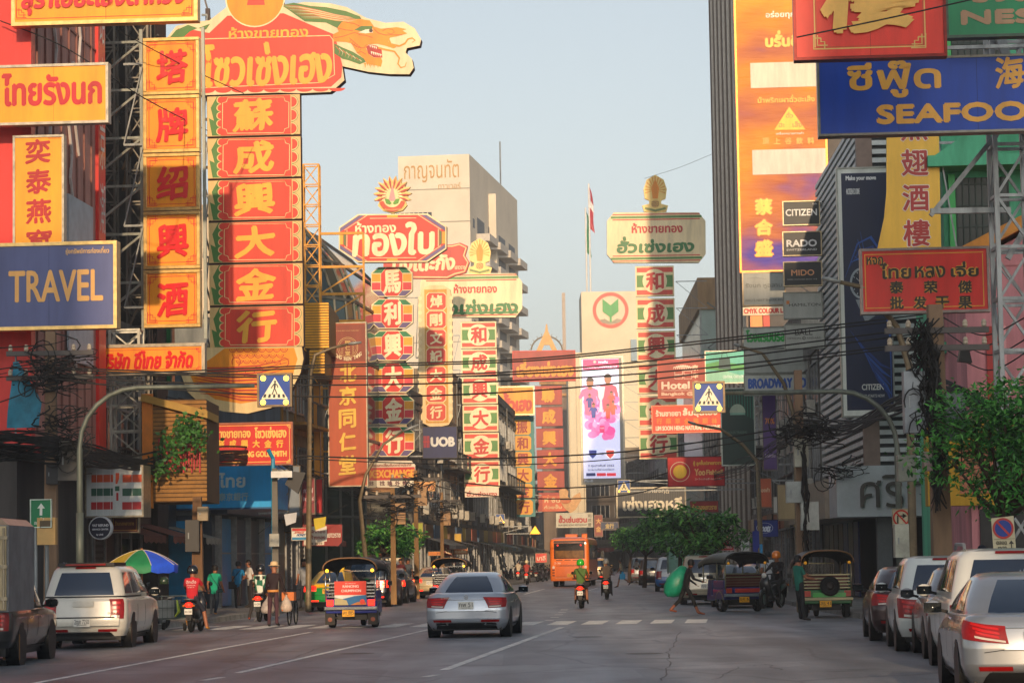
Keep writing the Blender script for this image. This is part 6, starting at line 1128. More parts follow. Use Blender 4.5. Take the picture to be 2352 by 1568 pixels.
car('dark_car', 'dark grey saloon with lit brake lights behind the black car', 'car', gp(882, 1386), HD, 4.5, 1.76, 1.46, 'sedan', '33383c', .5, None, 'alt', ('2กศ 190', plate_w), True)
car('pale_car', 'pale gold saloon in the queue left of the silver saloon', 'car', gp(988, 1374), HD, 4.8, 1.83, 1.46, 'sedan', 'c8b48c', .4, None, 'cam', ('ฎษ 6048', plate_w), True)
def bar_(root, LH, UH, hw, L, H, belt): b = MB(); b.box(-.5, 1.4, H + .02, .5, 1.6, H + .14, mat('c8c0a8', .4)); b.box(.5, 1.4, H + .02, .64, 1.6, H + .14, mat('d06a20', emit=.6)); b.build('light_bar', root)
car('white_van', 'white people carrier with light bar seen over the dark saloons', 'car', gp(890, 1366), HD, 4.4, 1.75, 1.78, 'suv', 'd8d0bc', .0, None, 'tall', ('นก 44', plate_w), decor=bar_)
car('silver_car', 'silver saloon parked beyond the blue three wheeler on the right', 'car', gp(1722, 1396), rad(2), 4.4, 1.72, 1.46, 'sedan', 'a8b4b8', .6, None, 'alt', ('วง 519', plate_w))
car('gold_car', 'beige sport utility car parked behind the man with the green sack', 'car', gp(1622, 1388), -rad(3), 4.6, 1.8, 1.78, 'suv', 'b8ac94', .3, None, 'tall', ('ฌช 21', plate_w))
car('parked_taxi', 'blue and white people carrier taxi beside the green box truck', 'taxi', gp(1545, 1357), -rad(3), 4.5, 1.76, 1.75, 'suv', '1f6ab0', .0, 'd0d4d8', 'tall', ('มม 88', plate_y))
car('pickup_truck', 'gold pickup truck right of the orange bus', 'pickup', gp(1368, 1336), HD, 5.2, 1.86, 1.75, 'suv', 'c8a468', .2, None, 'tall', ('บท 710', plate_w), True)
car('pickup_truck', 'dark pickup truck parked far right under the trees', 'pickup', gp(1500, 1343), -rad(3), 5.1, 1.8, 1.7, 'pickup', '2c2a2c', .2, None, 'tall', ('ผษ 46', plate_w))
car('pickup_truck', 'silver pickup truck parked right of the walker with the blue bag', 'pickup', gp(1477, 1338), -rad(2), 5.1, 1.82, 1.75, 'pickup', 'a0a4a6', .5, None, 'tall', ('ตถ 92', plate_w))
# white pickup with canopy
def canopy(root, LH, UH, hw, L, H, belt):
    b = MB(); b.box(-hw * .66, .42, H - .02, hw * .66, 2.0, H + .05, mat('1a1414', .4)); b.box(-.42, .36, H - .01, .42, .44, H + .03, tail_red); b.build('roof_spoiler', root)
    b = MB(); p = LH.at(0, .88).y; b.box(-.22, p - .035, .88, .22, p - .008, .99, mat('c8c6bc', .3)); b.build('tailgate_handle', root)
    b = MB(); LH.patch(b, [(-1.2, .5), (1.2, .5), (1.2, .62), (-1.2, .62)], paintm('cfcabb', 0), .1, 14, 2); LH.patch(b, [(-1.0, .63), (1.0, .63), (1.0, .66), (-1.0, .66)], black, .03, 14, 1); b.build('step_bumper', root, True)
    for sx in (-1, 1): b = MB(); b.box(sx * hw * .86 - .14, .72, .12, sx * hw * .86 + .14, .75, .5, mat('6a4a30', .8)); b.build('mudflap', root)
    b = MB(); UH.patch(b, [(-2.62, belt + .02), (2.62, belt + .02), (2.62, belt + .05), (-2.62, belt + .05)], black, .012, 40, 1); b.build('canopy_seam', root); b = MB(); V, F = glyphs('D-MAX'); V = (V - V.min(0)) / (V.max(0) - V.min(0)); b.add([(.52 + x * .22, p - .02, .72 + y * .04) for x, y in V], F, mat('8a2a22')); b.build('badge', root)
car('pickup_truck', 'white pickup truck with glazed canopy parked beside the left lane', 'pickup', gp(190, 1490), -rad(.5), 5.2, 1.80, 1.74, 'suv', 'cdc9bd', .0, None, 'tall', ('2ฒก 7250', plate_w), decor=canopy)
def boxbody(root, LH, UH, hw, L, H, belt):
    b = MB(); gx = mat('7c7e82', .5, .3, .2, 2); z0, z1 = .95, 2.45; x = .85; b.box(-x, -.05, z0, x, 2.35, z1, gx); P = [(-x, z1)] + [(-x + .14 + (2 * x - .28) * i / 8, z1 + .12 + .05 * math.sin(math.pi * i / 8)) for i in range(9)] + [(x, z1)]; b.prism(P, -.06, 2.36, mat('8f7c6c', .35, .5)); b.build('cargo_box', root)
    b = MB(); cr = mat('c8b48c', .45, var=.15)
    for sx in (-1, 1): b.box(min(0, sx * x * .97) + .01, -.1, z0 + .03, max(0, sx * x * .97) - .01, -.05, z1 - .02, cr)
    b.build('rear_door', root); b = MB()
    for x_ in (-.78, -.62, .62, .78): b.tube([(x_, -.13, z0 + .05), (x_, -.13, z1 - .05)], .022, steel('b8a88c'), 6)
    for z in (1.15, 1.7, 2.2): b.box(.56, -.15, z, .84, -.1, z + .06, steel('b8a88c')); b.box(-.84, -.15, z, -.56, -.1, z + .06, steel('b8a88c'))
    b.build('door_hinge', root); b = MB()
    for i, c in enumerate(('b02a20', '8a3a24', 'c8a02a')): b.box(.2, -.115, 1.5 + i * .22, .5, -.105, 1.68 + i * .22, mat(c))
    b.build('sticker', root)
    for sx in (-1, 1): b = MB(); b.box(sx * hw * .86 - .15, .68, .1, sx * hw * .86 + .15, .72, .55, mat('7a5a3a', .8)); b.build('mudflap', root)
car('box_pickup', 'dark grey pickup with a tall cargo box at the left edge', 'pickup', gp(-92, 1533), 0, 5.0, 1.76, 1.7, 'pickup', '3c3a38', .5, None, 'tall', ('ฒว 3309', plate_w), decor=boxbody)
# green box truck
t_ = thing('box_truck', 'pale green panelled box truck parked behind right trees', 'truck', gp(1590, 1362), -rad(3)); b = MB(); gt = mat('6f9c8c', .5, .2, .2, 1.5); b.box(-1.15, .3, 1.0, 1.15, 5.6, 3.5, gt); b.box(-1.2, .25, 3.45, 1.2, 5.65, 3.65, mat('a89878', .5)); b.build('cargo_box', t_); b = MB()
for x in (-1.17, -.03, 1.08): b.box(x, .2, .95, x + .09, .3, 3.5, mat('5a6a62', .5))
b.box(-.8, .24, 1.6, -.2, .3, 2.6, mat('8aa89c')); b.build('rear_door', t_); b = MB(); b.box(-1.0, .4, .55, 1.0, 7.4, .98, mat('2c2a28')); b.box(-1.1, .1, .7, 1.1, .3, .9, steel()); b.build('chassis', t_); b = MB(); b.box(-1.0, 5.9, .9, 1.0, 7.6, 2.6, mat('c8ccc8', .4)); b.box(-.95, 5.85, 1.7, .95, 5.9, 2.4, glassd); b.build('cab', t_, bevel=.08)
for sx in (-1, 1):
    b = MB(); b.box(sx * .95 - .12, .06, .74, sx * .95 + .12, .1, .86, tail_red); b.build('tail_light', t_)
    for y in (1.4, 6.4): wheel(t_, sx * .88, y, .42, .26)
# bus
t_ = thing('bus', 'orange city bus seen from behind in the far lane', 'bus', gp(1309, 1347), HD); W2 = 1.22; hl = [(.38, .04, 10.9, W2 * .98), (.5, .0, 11, W2), (2.75, .02, 11, W2), (2.95, .08, 10.9, W2 * .95), (3.05, .3, 10.6, W2 * .8), (3.08, .8, 10, W2 * .5)]; BH = Hull(hl, .18, .2, .05); b = MB(); BH.shell(b, paintm('ec7418', 0)); b.build('body', t_, 'auto')
b = MB(); BH.patch(b, [(-.92, 1.75), (.92, 1.75), (.92, 2.72), (-.92, 2.72)], mat('2a2420', .15, spec=.6), .012, 12, 4); BH.patch(b, [(-.85, 1.8), (.85, 1.8), (.85, 2.25), (-.85, 2.25)], mat('7a5428', .2, var=.4, scale=3), .016, 12, 3); b.build('rear_window', t_, True)
b = MB(); BH.patch(b, [(-.95, 2.74), (.95, 2.74), (.95, 2.86), (-.95, 2.86)], mat('4a3424', .5), .012, 12, 2); BH.patch(b, [(-.82, .62), (.82, .62), (.82, 1.6), (-.82, 1.6)], paintm('e26a16', 0), .012, 12, 3)
for z in (1.64,): [BH.patch(b, [(x, z), (x + .38, z), (x + .38, z + .035), (x, z + .035)], black, .02, 4, 1) for x in (-.8, -.3, .2)]
for z in (.62, 1.3): BH.patch(b, [(-.82, z), (.82, z), (.82, z + .015), (-.82, z + .015)], mat('6a2a10'), .02, 12, 1)
b.build('engine_cover', t_, True); b = MB(); b.box(-.45, 3.2, 3.06, .35, 5, 3.3, paintm('d87030', 0)); b.build('roof_unit', t_, bevel=.05); b = MB(); b.box(.75, .6, 3.0, 1.1, 1.2, 3.3, paintm('ec7418', 0)); b.build('roof_vent', t_, bevel=.04)
b = MB(); V, F = glyphs('2-36'); V = (V - V.min(0)) / (V.max(0) - V.min(0)); b.add([(-.95 + x * .4, -.03, 1.42 + y * .12) for x, y in V], F, mat('e8d8c8')); V, F = glyphs('บริการรถโดยสารประจำทาง'); V = (V - V.min(0)) / (V.max(0) - V.min(0)); b.add([(-.6 + x * 1.2, -.03, 1.28 + y * .12) for x, y in V], F, mat('4a2a14')); b.add([(-.9 + x * .9, -.03, .55 + y * .05) for x, y in V], F, mat('e8d8c8')); b.build('lettering', t_)
for sx in (-1, 1):
    b = MB(); T = Matrix.Translation((sx * 1.0, .02, 1.22)) @ Matrix.Rotation(rad(90), 4, 'X'); b.lathe([(0, .03), (.08, .025), (.09, 0)], mat('e8d0c0', .2), 12, T); [b.box(sx * 1.0 - .07, -.03, 1.02 - q * .17, sx * 1.0 + .07, .05, 1.1 - q * .17, mat('6a1c10')) for q in range(3)]; b.build('tail_light', t_)
    b = MB(); T = Matrix.Translation((sx * .72, -.02, 2.58)) @ Matrix.Rotation(rad(90), 4, 'X'); b.lathe([(0, .02), (.05, .015), (.06, 0)], mat('d02a18', emit=1), 12, T); b.build('top_lamp', t_)
    b = MB()
    for q in range(6): BH.patch(b, [(2.05 + q * .16, 1.7), (2.18 + q * .16, 1.7), (2.18 + q * .16, 2.6), (2.05 + q * .16, 2.6)] if sx > 0 else mir([(2.05 + q * .16, 1.7), (2.18 + q * .16, 1.7), (2.18 + q * .16, 2.6), (2.05 + q * .16, 2.6)]), glassd, .01, 3, 2)
    b.build('side_window', t_)
    for y in (2.6, 8.6): wheel(t_, sx * 1.02, y, .48, .3)
    b = MB(); b.bar((sx * 1.2, 10.7, 2.4), (sx * 1.55, 10.9, 2.2), .05, black); b.box(sx * 1.55 - .1, 10.85, 1.8, sx * 1.55 + .1, 10.95, 2.25, black); b.build('wing_mirror', t_)
plate(t_, None, .72, '12-4471', plate_y, .4, .22, .05)

# ---- three wheelers
def tuktuk(label, pos, rz, body='1c2c8c', roof='1c1a1a', ad=None, spare=False, flap=True, pl='สก 885', gold=True, dark=False):
    root = thing('three_wheeler', label, 'three wheeler', pos, rz); P = paintm(body, .1); ch = chrome if not dark else mat('8a8468', .3, .6); hw = .68; seat = mat('2a1c1a' if not dark else '5a1c1c', .55)
    b = MB(); b.box(-hw, .1, .38, hw, 1.15, .72, P); b.box(-.5, 1.15, .34, .5, 1.9, .5, P); b.prism([(-.42, .34), (.42, .34), (.36, 1.0), (-.36, 1.0)], 2.05, 2.5, P)
    b.box(-hw, .1, .72, -hw + .06, 1.1, .98, P); b.box(hw - .06, .1, .72, hw, 1.1, .98, P); b.box(-hw + .02, .02, .55, hw - .02, .1, .76, P); b.build('body', root, bevel=.03)
    b = MB(); b.box(-hw + .08, .14, .76, hw - .08, .28, 1.18, seat); b.box(-hw + .08, .28, .72, hw - .08, .85, .84, seat); b.box(-.4, 1.25, .5, .4, 1.6, .85, seat); b.build('seat', root, bevel=.05)
    b = MB()
    for i in range(4): b.box(-hw + .03, .05, .8 + i * .085, hw - .03, .09, .835 + i * .085, ch if gold or i == 3 else mat('6a4a3a', .4))
    b.box(-hw + .02, .04, 1.15, hw - .02, .12, 1.19, ch); b.build('rear_rack', root)
    b = MB(); n = 14; rf = mat(roof, .5, var=.25, scale=4, bump=.2); V = []; L_ = 2.45
    prof = lambda a: (hw * 1.06 * math.copysign(abs(math.cos(a)) ** .7, math.cos(a)), 1.5 + .33 * math.sin(a) ** .8 if math.sin(a) > 0 else 1.5)
    Y = [-.12, .5, 1.1, 1.75, L_]
    for y, dz in zip(Y, (0, .03, .03, .0, -.12)):
        for i in range(n + 1): x, z = prof(math.pi * i / n); V.append((x, y, z + dz))
    F = [(k * (n + 1) + i, k * (n + 1) + i + 1, (k + 1) * (n + 1) + i + 1, (k + 1) * (n + 1) + i) for k in range(4) for i in range(n)]; b.add(V, F, rf); b.add([(x * .95, y + .02, z - .05) for x, y, z in V], [f[::-1] for f in F], mat('0f0e0e', .8)); b.tube([(x, -.13, z) for x, z in (prof(math.pi * i / n) for i in range(n + 1))], .025, mat('7a5a3c' if gold else '3a3a38', .35, .4), 6)
    b.build('canopy', root, True)
    for sx in (-1, 1):
        for y, z0, z1 in ((.0, .7, 1.5), (.75, .9, 1.55), (2.05, .9, 1.52)): b = MB(); b.tube([(sx * hw * .97, y, z0), (sx * hw * .98, y, z1)], .022, ch, 8); b.build('post', root, True)
        wheel(root, sx * .57, .55, .26, .17)
        b = MB(); b.box(sx * .55 - .09, -.02, .58, sx * .55 + .09, .03, .74, tail_lit if not dark else mat('a83c28', .3)); b.build('tail_light', root); b = MB(); T = Matrix.Translation((sx * .6, -.14, 1.5)) @ Matrix.Rotation(rad(90), 4, 'X'); b.lathe([(0, .04), (.035, .035), (.045, 0)], mat('ffae2a', .3, emit=3 if not dark else .1), 12, T); b.build('roof_lamp', root, True)
        if flap: b = MB(); b.box(sx * .57 - .13, .12, .08, sx * .57 + .13, .14, .44, mat('2c2824', .7)); b.lathe([(0, .015), (.06, .01)], mat('8a4a34'), 14, Matrix.Translation((sx * .57, .125, .22)) @ Matrix.Rotation(rad(90), 4, 'X')); b.build('mudflap', root)
        b = MB(); b.tube([(sx * hw * 1.0, .2 + .12 * 0, .5)] + [(sx * .66, .55 + .36 * math.cos(a), .3 + .34 * math.sin(a)) for a in [math.pi * (1 - q / 8) for q in range(9)]], .03, ch, 6); b.build('mudguard', root, True)
        b = MB(); b.box(sx * .78 - .06, 2.0, 1.08, sx * .78 + .06, 2.04, 1.2, black); b.bar((sx * .6, 2.05, 1.1), (sx * .78, 2.02, 1.14), .02, ch); b.build('wing_mirror', root)
    wheel(root, 0.001, 2.45, .26, .12, name='wheel'); b = MB(); b.box(-.09, 2.3, .26, .09, 2.6, .5, P); T = Matrix.Translation((0, 2.52, .8)) @ Matrix.Rotation(rad(-90), 4, 'X'); b.lathe([(.1, 0), (.09, .05), (0, .08)], mat('d0d4d0', .2), 14, T); b.build('nose', root)
    b = MB(); b.box(-.46, 2.06, 1.0, .46, 2.09, 1.48, mat('2a3438', .1, alpha=.4)); b.bar((-.48, 2.07, 1.0), (.48, 2.07, 1.0), .03, ch); b.bar((-.48, 2.07, 1.48), (.48, 2.07, 1.48), .03, ch); b.build('windscreen', root); b = MB(); b.tube([(-.3, 1.8, .98), (0, 1.75, .96), (.3, 1.8, .98)], .02, black, 6); b.bar((0, 1.76, .96), (0, 2.2, .7), .04, black); b.build('handlebar', root)
    b = MB(); b.box(-hw - .02, -.06, .47, hw + .02, .06, .56, ch if gold else mat('7f8a92', .4, .4)); b.build('bumper', root, bevel=.015); b = MB(); b.box(-.4, .3, .2, .4, 1.0, .4, black); b.tube([(-.55, .55, .26), (.55, .55, .26)], .05, black, 8); b.build('axle', root)
    plate(root, None, .38, pl, plate_y, .32, .17, -.06)
    if ad:
        b = MB(); y = -.04; b.box(-.42, y, .6, .42, y + .03, 1.22, mat('d8d4c8')); b.box(-.42, y - .006, .86, .42, y, 1.22, sgn('e8402c')); b.prism([(-.42, .6), (.42, .6), (.42, .86), (.1, .83), (-.2, .76), (-.42, .8)], y - .01, y - .004, sgn('1f6a9c')); b.prism([(-.42, .6), (-.05, .6), (-.1, .72), (-.3, .78), (-.42, .78)], y - .014, y - .008, sgn('b8a878')); b.prism([(.0, .6), (.42, .6), (.42, .66), (.2, .68)], y - .014, y - .008, sgn('c87a3c')); b.lathe([(0, .012), (.07, .01)], sgn('e8402c'), 16, Matrix.Translation((.32, y - .005, .68)) @ Matrix.Rotation(rad(90), 4, 'X')); o = b.build('banner', root); b = MB()
        for t, x0, x1, z0, z1 in (('RANONG', -.2, .22, 1.055, 1.12), ('CHUMPHON', -.24, .28, .94, 1.005), ('The railways to', -.14, .14, 1.15, 1.17)):
            V, F = glyphs(t); V = (V - V.min(0)) / (V.max(0) - V.min(0)); [b.add([(x0 + x * (x1 - x0) + k * .005, y - .012 - k * .001, z0 + q * (z1 - z0)) for x, q in V], F, mat('f0e4d8')) for k in range(2)]
        b.build('lettering', o)
    if spare:
        b = MB(); T = Matrix.Translation((.06, -.1, .86)) @ Matrix.Rotation(rad(90), 4, 'X'); b.lathe([(.12, -.08), (.22, -.09), (.27, -.03), (.27, .03), (.22, .09), (.12, .08)], rubber, 22, T); o = b.build('spare_wheel', root, 'auto'); b = MB(); b.lathe([(0, .05), (.05, .06), (.12, .03), (.13, .08)], mat('2a2420', .4, .3), 16, T); b.build('rim', o)
        b = MB(); b.box(-.4, -.03, .55, .5, .02, .68, paintm('2f9a3c', 0)); b.build('green_panel', root)
    elif not ad: b = MB(); b.box(-.35, -.03, .6, .45, .02, .72, mat('b8342c', .4)); b.build('red_panel', root)
    return root
tuktuk('three wheeler with bright red banner and open dark canopy in the left lane', gp(806, 1441), HD, ad=True)
tuktuk('three wheeler with dark canopy mostly hidden behind the silver saloon', gp(1033, 1386), HD, '3a3a3a', pl='กก 12')
tuktuk('blue three wheeler turned outwards with wooden rack at the right kerb', gp(1714, 1404), rad(15), '14266c', '3f4438', gold=False, flap=False, dark=True, pl='ชค 6')
tuktuk('green three wheeler with spare wheel on its back at the right kerb', gp(1902, 1418), rad(1), '1c6a34', '16181a', spare=True, flap=False, dark=True, pl='สธ 41')

# ---- scooters
def scooter(label, pos, rz, paint='1a1a1c', lit=True, group=None, pl='4กก 3208', name='scooter'):
    root = thing(name, label, 'scooter', pos, rz, group); P = paintm(paint, .1)
    for y, n in ((.3, 'wheel'), (1.5, 'wheel')):
        b = MB(); T = Matrix.Translation((0, y, .27)) @ Matrix.Rotation(rad(90), 4, 'Y'); b.lathe([(.17, -.05), (.24, -.055), (.27, -.02), (.27, .02), (.24, .055), (.17, .05)], rubber, 20, T); o = b.build(n, root, 'auto'); b = MB(); b.lathe([(0, -.03), (.04, -.05), (.17, -.02), (.17, .02), (.04, .05), (0, .03)], RIM, 14, T); b.build('rim', o, 'auto')
    b = MB(); b.tube([(0, -.02, .72), (0, .1, .68), (0, .4, .62), (0, .75, .5), (0, 1.0, .38)], [.07, .14, .17, .15, .1], P, 12, sq=(1, .8)); b.tube([(0, 1.0, .3), (0, 1.28, .45), (0, 1.4, .75), (0, 1.33, 1.0)], [.14, .17, .15, .07], P, 12, sq=(1.2, .6)); b.box(-.12, .7, .26, .12, 1.3, .34, P); b.build('fairing', root, True)
    b = MB(); b.tube([(0, .02, .8), (0, .2, .8), (0, .55, .77), (0, .85, .74)], [.08, .13, .13, .08], mat('161414', .5), 10, sq=(1, .45)); b.build('seat', root, True); b = MB(); b.tube([(-.12, -.02, .84), (0, -.1, .85), (.12, -.02, .84)], .018, steel(), 6); b.build('grab_rail', root, True)
    b = MB(); b.tube([(0, -.07, .7), (0, .0, .7)], [.05, .09], tail_lit if lit else tail_red, 12, sq=(1.2, .8)); b.build('tail_light', root, True)
    for sx in (-1, 1): b = MB(); b.tube([(sx * .13, -.05, .68), (sx * .13, .02, .68)], .03, mat('c86a20', .3), 8); b.build('indicator', root, True)
    b = MB(); b.prism([(-.06, .3), (.06, .3), (.1, .64), (-.1, .64)], -.03, .04, black); b.tube([(0, .3 + .31 * math.cos(a), .27 + .31 * math.sin(a)) for a in [math.pi * (.95 - q * .1) for q in range(7)]], .06, black, 6, sq=(1, .2)); b.build('mudguard', root)
    b = MB(); b.box(-.1, -.075, .46, .1, -.06, .6, plate_w); o = b.build('number_plate', root); b = MB(); V, F = glyphs(pl); V = (V - V.min(0)) / (V.max(0) - V.min(0)); b.add([(-.085 + x * .17, -.08, .5 + y * .06) for x, y in V], F, mat('22221f')); b.build('lettering', o)
    b = MB(); b.tube([(.13, -.02, .33), (.14, .35, .27), (.1, .7, .26)], [.05, .05, .03], mat('3a3836', .4, .5), 8); b.build('exhaust', root, True); b = MB(); b.tube([(-.33, 1.18, 1.02), (-.12, 1.3, 1.02), (0, 1.33, 1.0), (.12, 1.3, 1.02), (.33, 1.18, 1.02)], .018, black, 6); b.tube([(0, 1.33, 1.0), (0, 1.5, .27)], .035, steel('6a6a6a'), 8); b.build('handlebar', root, True)
    for sx in (-1, 1): b = MB(); b.tube([(sx * .25, 1.23, 1.02), (sx * .3, 1.25, 1.18)], .009, black, 5); b.lathe([(0, -.012), (.055, -.008), (.055, .01), (0, .015)], mat('2c3236', .05, .7), 14, Matrix.Translation((sx * .32, 1.24, 1.22)) @ Matrix.Rotation(rad(90), 4, 'X')); b.build('mirror', root, True)
    b = MB(); b.tube([(0, 1.5 + .3 * math.cos(a), .27 + .3 * math.sin(a)) for a in [math.pi * (.15 + q * .14) for q in range(6)]], .05, P, 6, sq=(1, .25)); b.lathe([(.08, 0), (.07, .04), (0, .06)], mat('d8d8d0', .15), 14, Matrix.Translation((0, 1.42, .98)) @ Matrix.Rotation(rad(-90), 4, 'X')); b.build('headlight', root, True); b = MB(); b.tube([(-.1, .7, .22), (-.2, .6, .02)], .012, steel(), 5); b.build('stand', root)
    return root
# ================================================================= PEOPLE
def limb(p, a, b, l1, l2, sx=0, sp=0, sp2=None):
    a, c = rad(a), rad(a - b); sp = rad(sp); sp2 = sp if sp2 is None else rad(sp2)
    k = Vector((p.x + l1 * math.sin(sp) * sx, p.y + l1 * math.sin(a) * math.cos(sp), p.z - l1 * math.cos(a) * math.cos(sp)))
    return k, Vector((k.x + l2 * math.sin(sp2) * sx, k.y + l2 * math.sin(c) * math.cos(sp2), k.z - l2 * math.cos(c) * math.cos(sp2)))
HAIR = '15110f'
def person(label, pos, rz, shirt, legs, shoes='2a2420', skin='9a6244', h=1.68, leg=((20, 5), (-14, 22)), arm=((-15, 15), (18, 20)), lean=4, seat=None, short=True, bare=False, hair=HAIR, helmet=None, visor=None, hat=None, turn=0, sleeve_stripe=None, spread=4, armsp=10, group=None, shorts=False, curl=35, foot_flat=True):
    root = thing('person', label, 'person', pos, rz, group); root.scale = (h / 1.68,) * 3
    SH, LG, SK, SO = mat(shirt, .8, var=.14, scale=5, bump=.2), mat(legs, .8, var=.15, scale=5, bump=.2), mat(skin, .5, var=.08, scale=4), mat(shoes, .6)
    V = []; E = []; RR = []; M = []; roots = [0]
    def v(p, r): V.append(Vector(p)); RR.append(r); return len(V) - 1
    def e(a, b, m): E.append((a, b)); M.append(m)
    pz = seat if seat else .90; T = Matrix.Rotation(-rad(lean), 3, 'X'); P = Vector((0, 0, pz)); tp = lambda x, y, z: P + T @ Vector((x, y, z))
    pel = v(P, .135); sp = v(tp(0, 0, .18), .125); ch = v(tp(0, 0, .37), .135); nk = v(tp(0, .0, .52), .055); e(pel, sp, SH); e(sp, ch, SH); e(ch, nk, SH)
    c1 = v(tp(0, .02, .585), .068); c2 = v(tp(0, .025, .655), .088); c3 = v(tp(0, .015, .725), .07); e(nk, c1, SK); e(c1, c2, SK); e(c2, c3, SK)
    low = 9; legs_ = []
    for i, sx in enumerate((-1, 1)):
        a, b = leg[i][0], leg[i][1]; s_ = leg[i][2] if len(leg[i]) > 2 else spread; s2 = leg[i][3] if len(leg[i]) > 3 else None
        hp = P + Vector((sx * .085, 0, -.03)); kn, an = limb(hp, a, b, .41, .41, sx, s_, s2); low = min(low, an.z); legs_.append((sx, hp, kn, an, a - b))
    dz = 0 if seat else .07 - low
    for q in range(len(V)): V[q].z += dz
    for sx, hp, kn, an, fa in legs_:
        d = Vector((0, 0, dz)); hi = v(hp + d, .088); k_ = v(kn + d, .062 if not shorts else .056); e(pel, hi, LG); e(hi, k_, LG)
        md = v((kn * .55 + an * .45) + d, .056); an_ = v(an + d, .044 if not bare else .036); LM = SK if (bare or shorts) else LG; e(k_, md, LG if bare and not shorts else LM); e(md, an_, LM); fy = .15 if fa > -50 else .1; up = 0 if an.z + dz < .2 else -.08
        he = v(an + d + Vector((0, -.03, -.03)), .036); to = v(an + d + Vector((sx * .02, fy, -.045 + up)), .034); t2 = v(an + d + Vector((sx * .025, fy + .06, -.052 + up * 1.3)), .02); e(an_, he, SO); e(an_, to, SO); e(to, t2, SO)
    hands = []
    for i, sx in enumerate((-1, 1)):
        a, b = arm[i][0], arm[i][1]; s_ = arm[i][2] if len(arm[i]) > 2 else armsp; s2 = arm[i][3] if len(arm[i]) > 3 else s_ * .3
        s0 = tp(sx * .165, 0, .455) + Vector((0, 0, dz)); el, wr = limb(s0, a, -b, .27, .24, sx, s_, s2)
        sh = v(s0, .062); e(ch, sh, SH); m1 = v((s0 * .45 + el * .55), .052); el_ = v(el, .041); w_ = v(wr, .029); AM = SK if short else SH; e(sh, m1, SH); e(m1, el_, AM); e(el_, w_, AM)
        dr = (wr - el).normalized(); pm = v(wr + dr * .06, .034); e(w_, pm, SK); side = Vector((1, 0, 0)) if abs(dr.x) < .8 else Vector((0, 1, 0)); nn = dr.cross(side).normalized(); side = nn.cross(dr).normalized(); hands.append((V[pm].copy(), dr))
        for f, (o_, ln) in enumerate(((-.026, .062), (-.009, .074), (.009, .07), (.025, .056), (-.036, .05))):
            st = V[w_] + dr * (.07 if f < 4 else .03) + side * o_ * (1 if f < 4 else .8); d1 = dr if f < 4 else (dr * .6 - side * .8).normalized(); cu = rad(curl * (.8 + .15 * f)); ax = side; d2 = (Matrix.Rotation(cu, 3, ax) @ d1); d3 = (Matrix.Rotation(cu * 1.9, 3, ax) @ d1)
            q0 = v(st, .0095); roots.append(q0); q1 = v(st + d1 * ln * .45, .009); q2 = v(st + d1 * ln * .45 + d2 * ln * .35, .0082); q3 = v(st + d1 * ln * .45 + d2 * ln * .35 + d3 * ln * .28, .0065); e(q0, q1, SK); e(q1, q2, SK); e(q2, q3, SK)
    me = bpy.data.meshes.new('body_frame'); me.from_pydata([tuple(p) for p in V], E, []); ob = bpy.data.objects.new('body_frame', me); col.objects.link(ob); md = ob.modifiers.new('skin', 'SKIN'); sub = ob.modifiers.new('sub', 'SUBSURF'); sub.levels = 1; sub.render_levels = 1
    for q, r in zip(me.skin_vertices[0].data, RR): q.radius = (r, r)
    for q in roots: me.skin_vertices[0].data[q].use_root = True
    dg = bpy.context.evaluated_depsgraph_get(); bm = bpy.data.meshes.new_from_object(ob.evaluated_get(dg)); bpy.data.objects.remove(ob); bm.name = 'body'
    W = np.array([q.co[:] for q in bm.vertices]); A = np.array([V[a] for a, b in E]); D = np.array([V[b] for a, b in E]) - A; ms = []
    for m in M:
        if m not in ms: ms.append(m)
    c_ = V[sp]; tor = (np.abs(W[:, 0]) < .2) & (W[:, 2] > V[pel].z - .1) & (W[:, 2] < V[nk].z - .03) if lean < 40 else np.zeros(len(W), bool)
    if tor.any():
        t = (W[tor, 2] - V[pel].z) / max(.05, V[nk].z - V[pel].z); yc = V[pel].y + t * (V[nk].y - V[pel].y); near = np.abs(W[tor, 1] - yc) < .2; W2_ = W[tor]; W2_[:, 1] = np.where(near, yc + (W2_[:, 1] - yc) * .78, W2_[:, 1]); W[tor] = W2_; bm.vertices.foreach_set('co', W.ravel().astype(np.float32))
    C = np.array([p.center[:] for p in bm.polygons]); t = np.clip(np.einsum('ijk,jk->ij', C[:, None, :] - A[None], D) / np.maximum((D * D).sum(1), 1e-9), 0, 1); dist = np.linalg.norm(C[:, None, :] - (A[None] + t[..., None] * D[None]), axis=2) - np.array([min(RR[a], RR[b]) for a, b in E])[None] * .9; near = dist.argmin(1); idx = [ms.index(M[i]) for i in near]
    for m in ms: bm.materials.append(m)
    if sleeve_stripe:
        bm.materials.append(mat(sleeve_stripe, .8)); bm.materials.append(mat('10201c', .8)); si = ms.index(SH)
        for i, f in enumerate(idx):
            if f == si and C[i][2] % .09 < .035: idx[i] = len(ms)
            elif f == si and C[i][2] % .09 < .06: idx[i] = len(ms) + 1
    bm.polygons.foreach_set('material_index', idx); bm.polygons.foreach_set('use_smooth', [True] * len(bm.polygons)); bm.update(); o = bpy.data.objects.new('body', bm); col.objects.link(o); o.parent = root
    hc = (V[c2] + V[c3]) / 2; HT = Matrix.Translation(hc) @ Matrix.Rotation(rad(turn), 4, 'Z') @ Matrix.Rotation(-rad(lean * .4), 4, 'X')
    f = MB(); HM = lambda x, y, z: tuple(HT @ Vector((x, y, z)))                 # face on the front, ears at the sides
    f.tube([HM(0, .085, .0), HM(0, .106, -.035), HM(0, .09, -.045)], [.008, .016, .012], SK, 8)
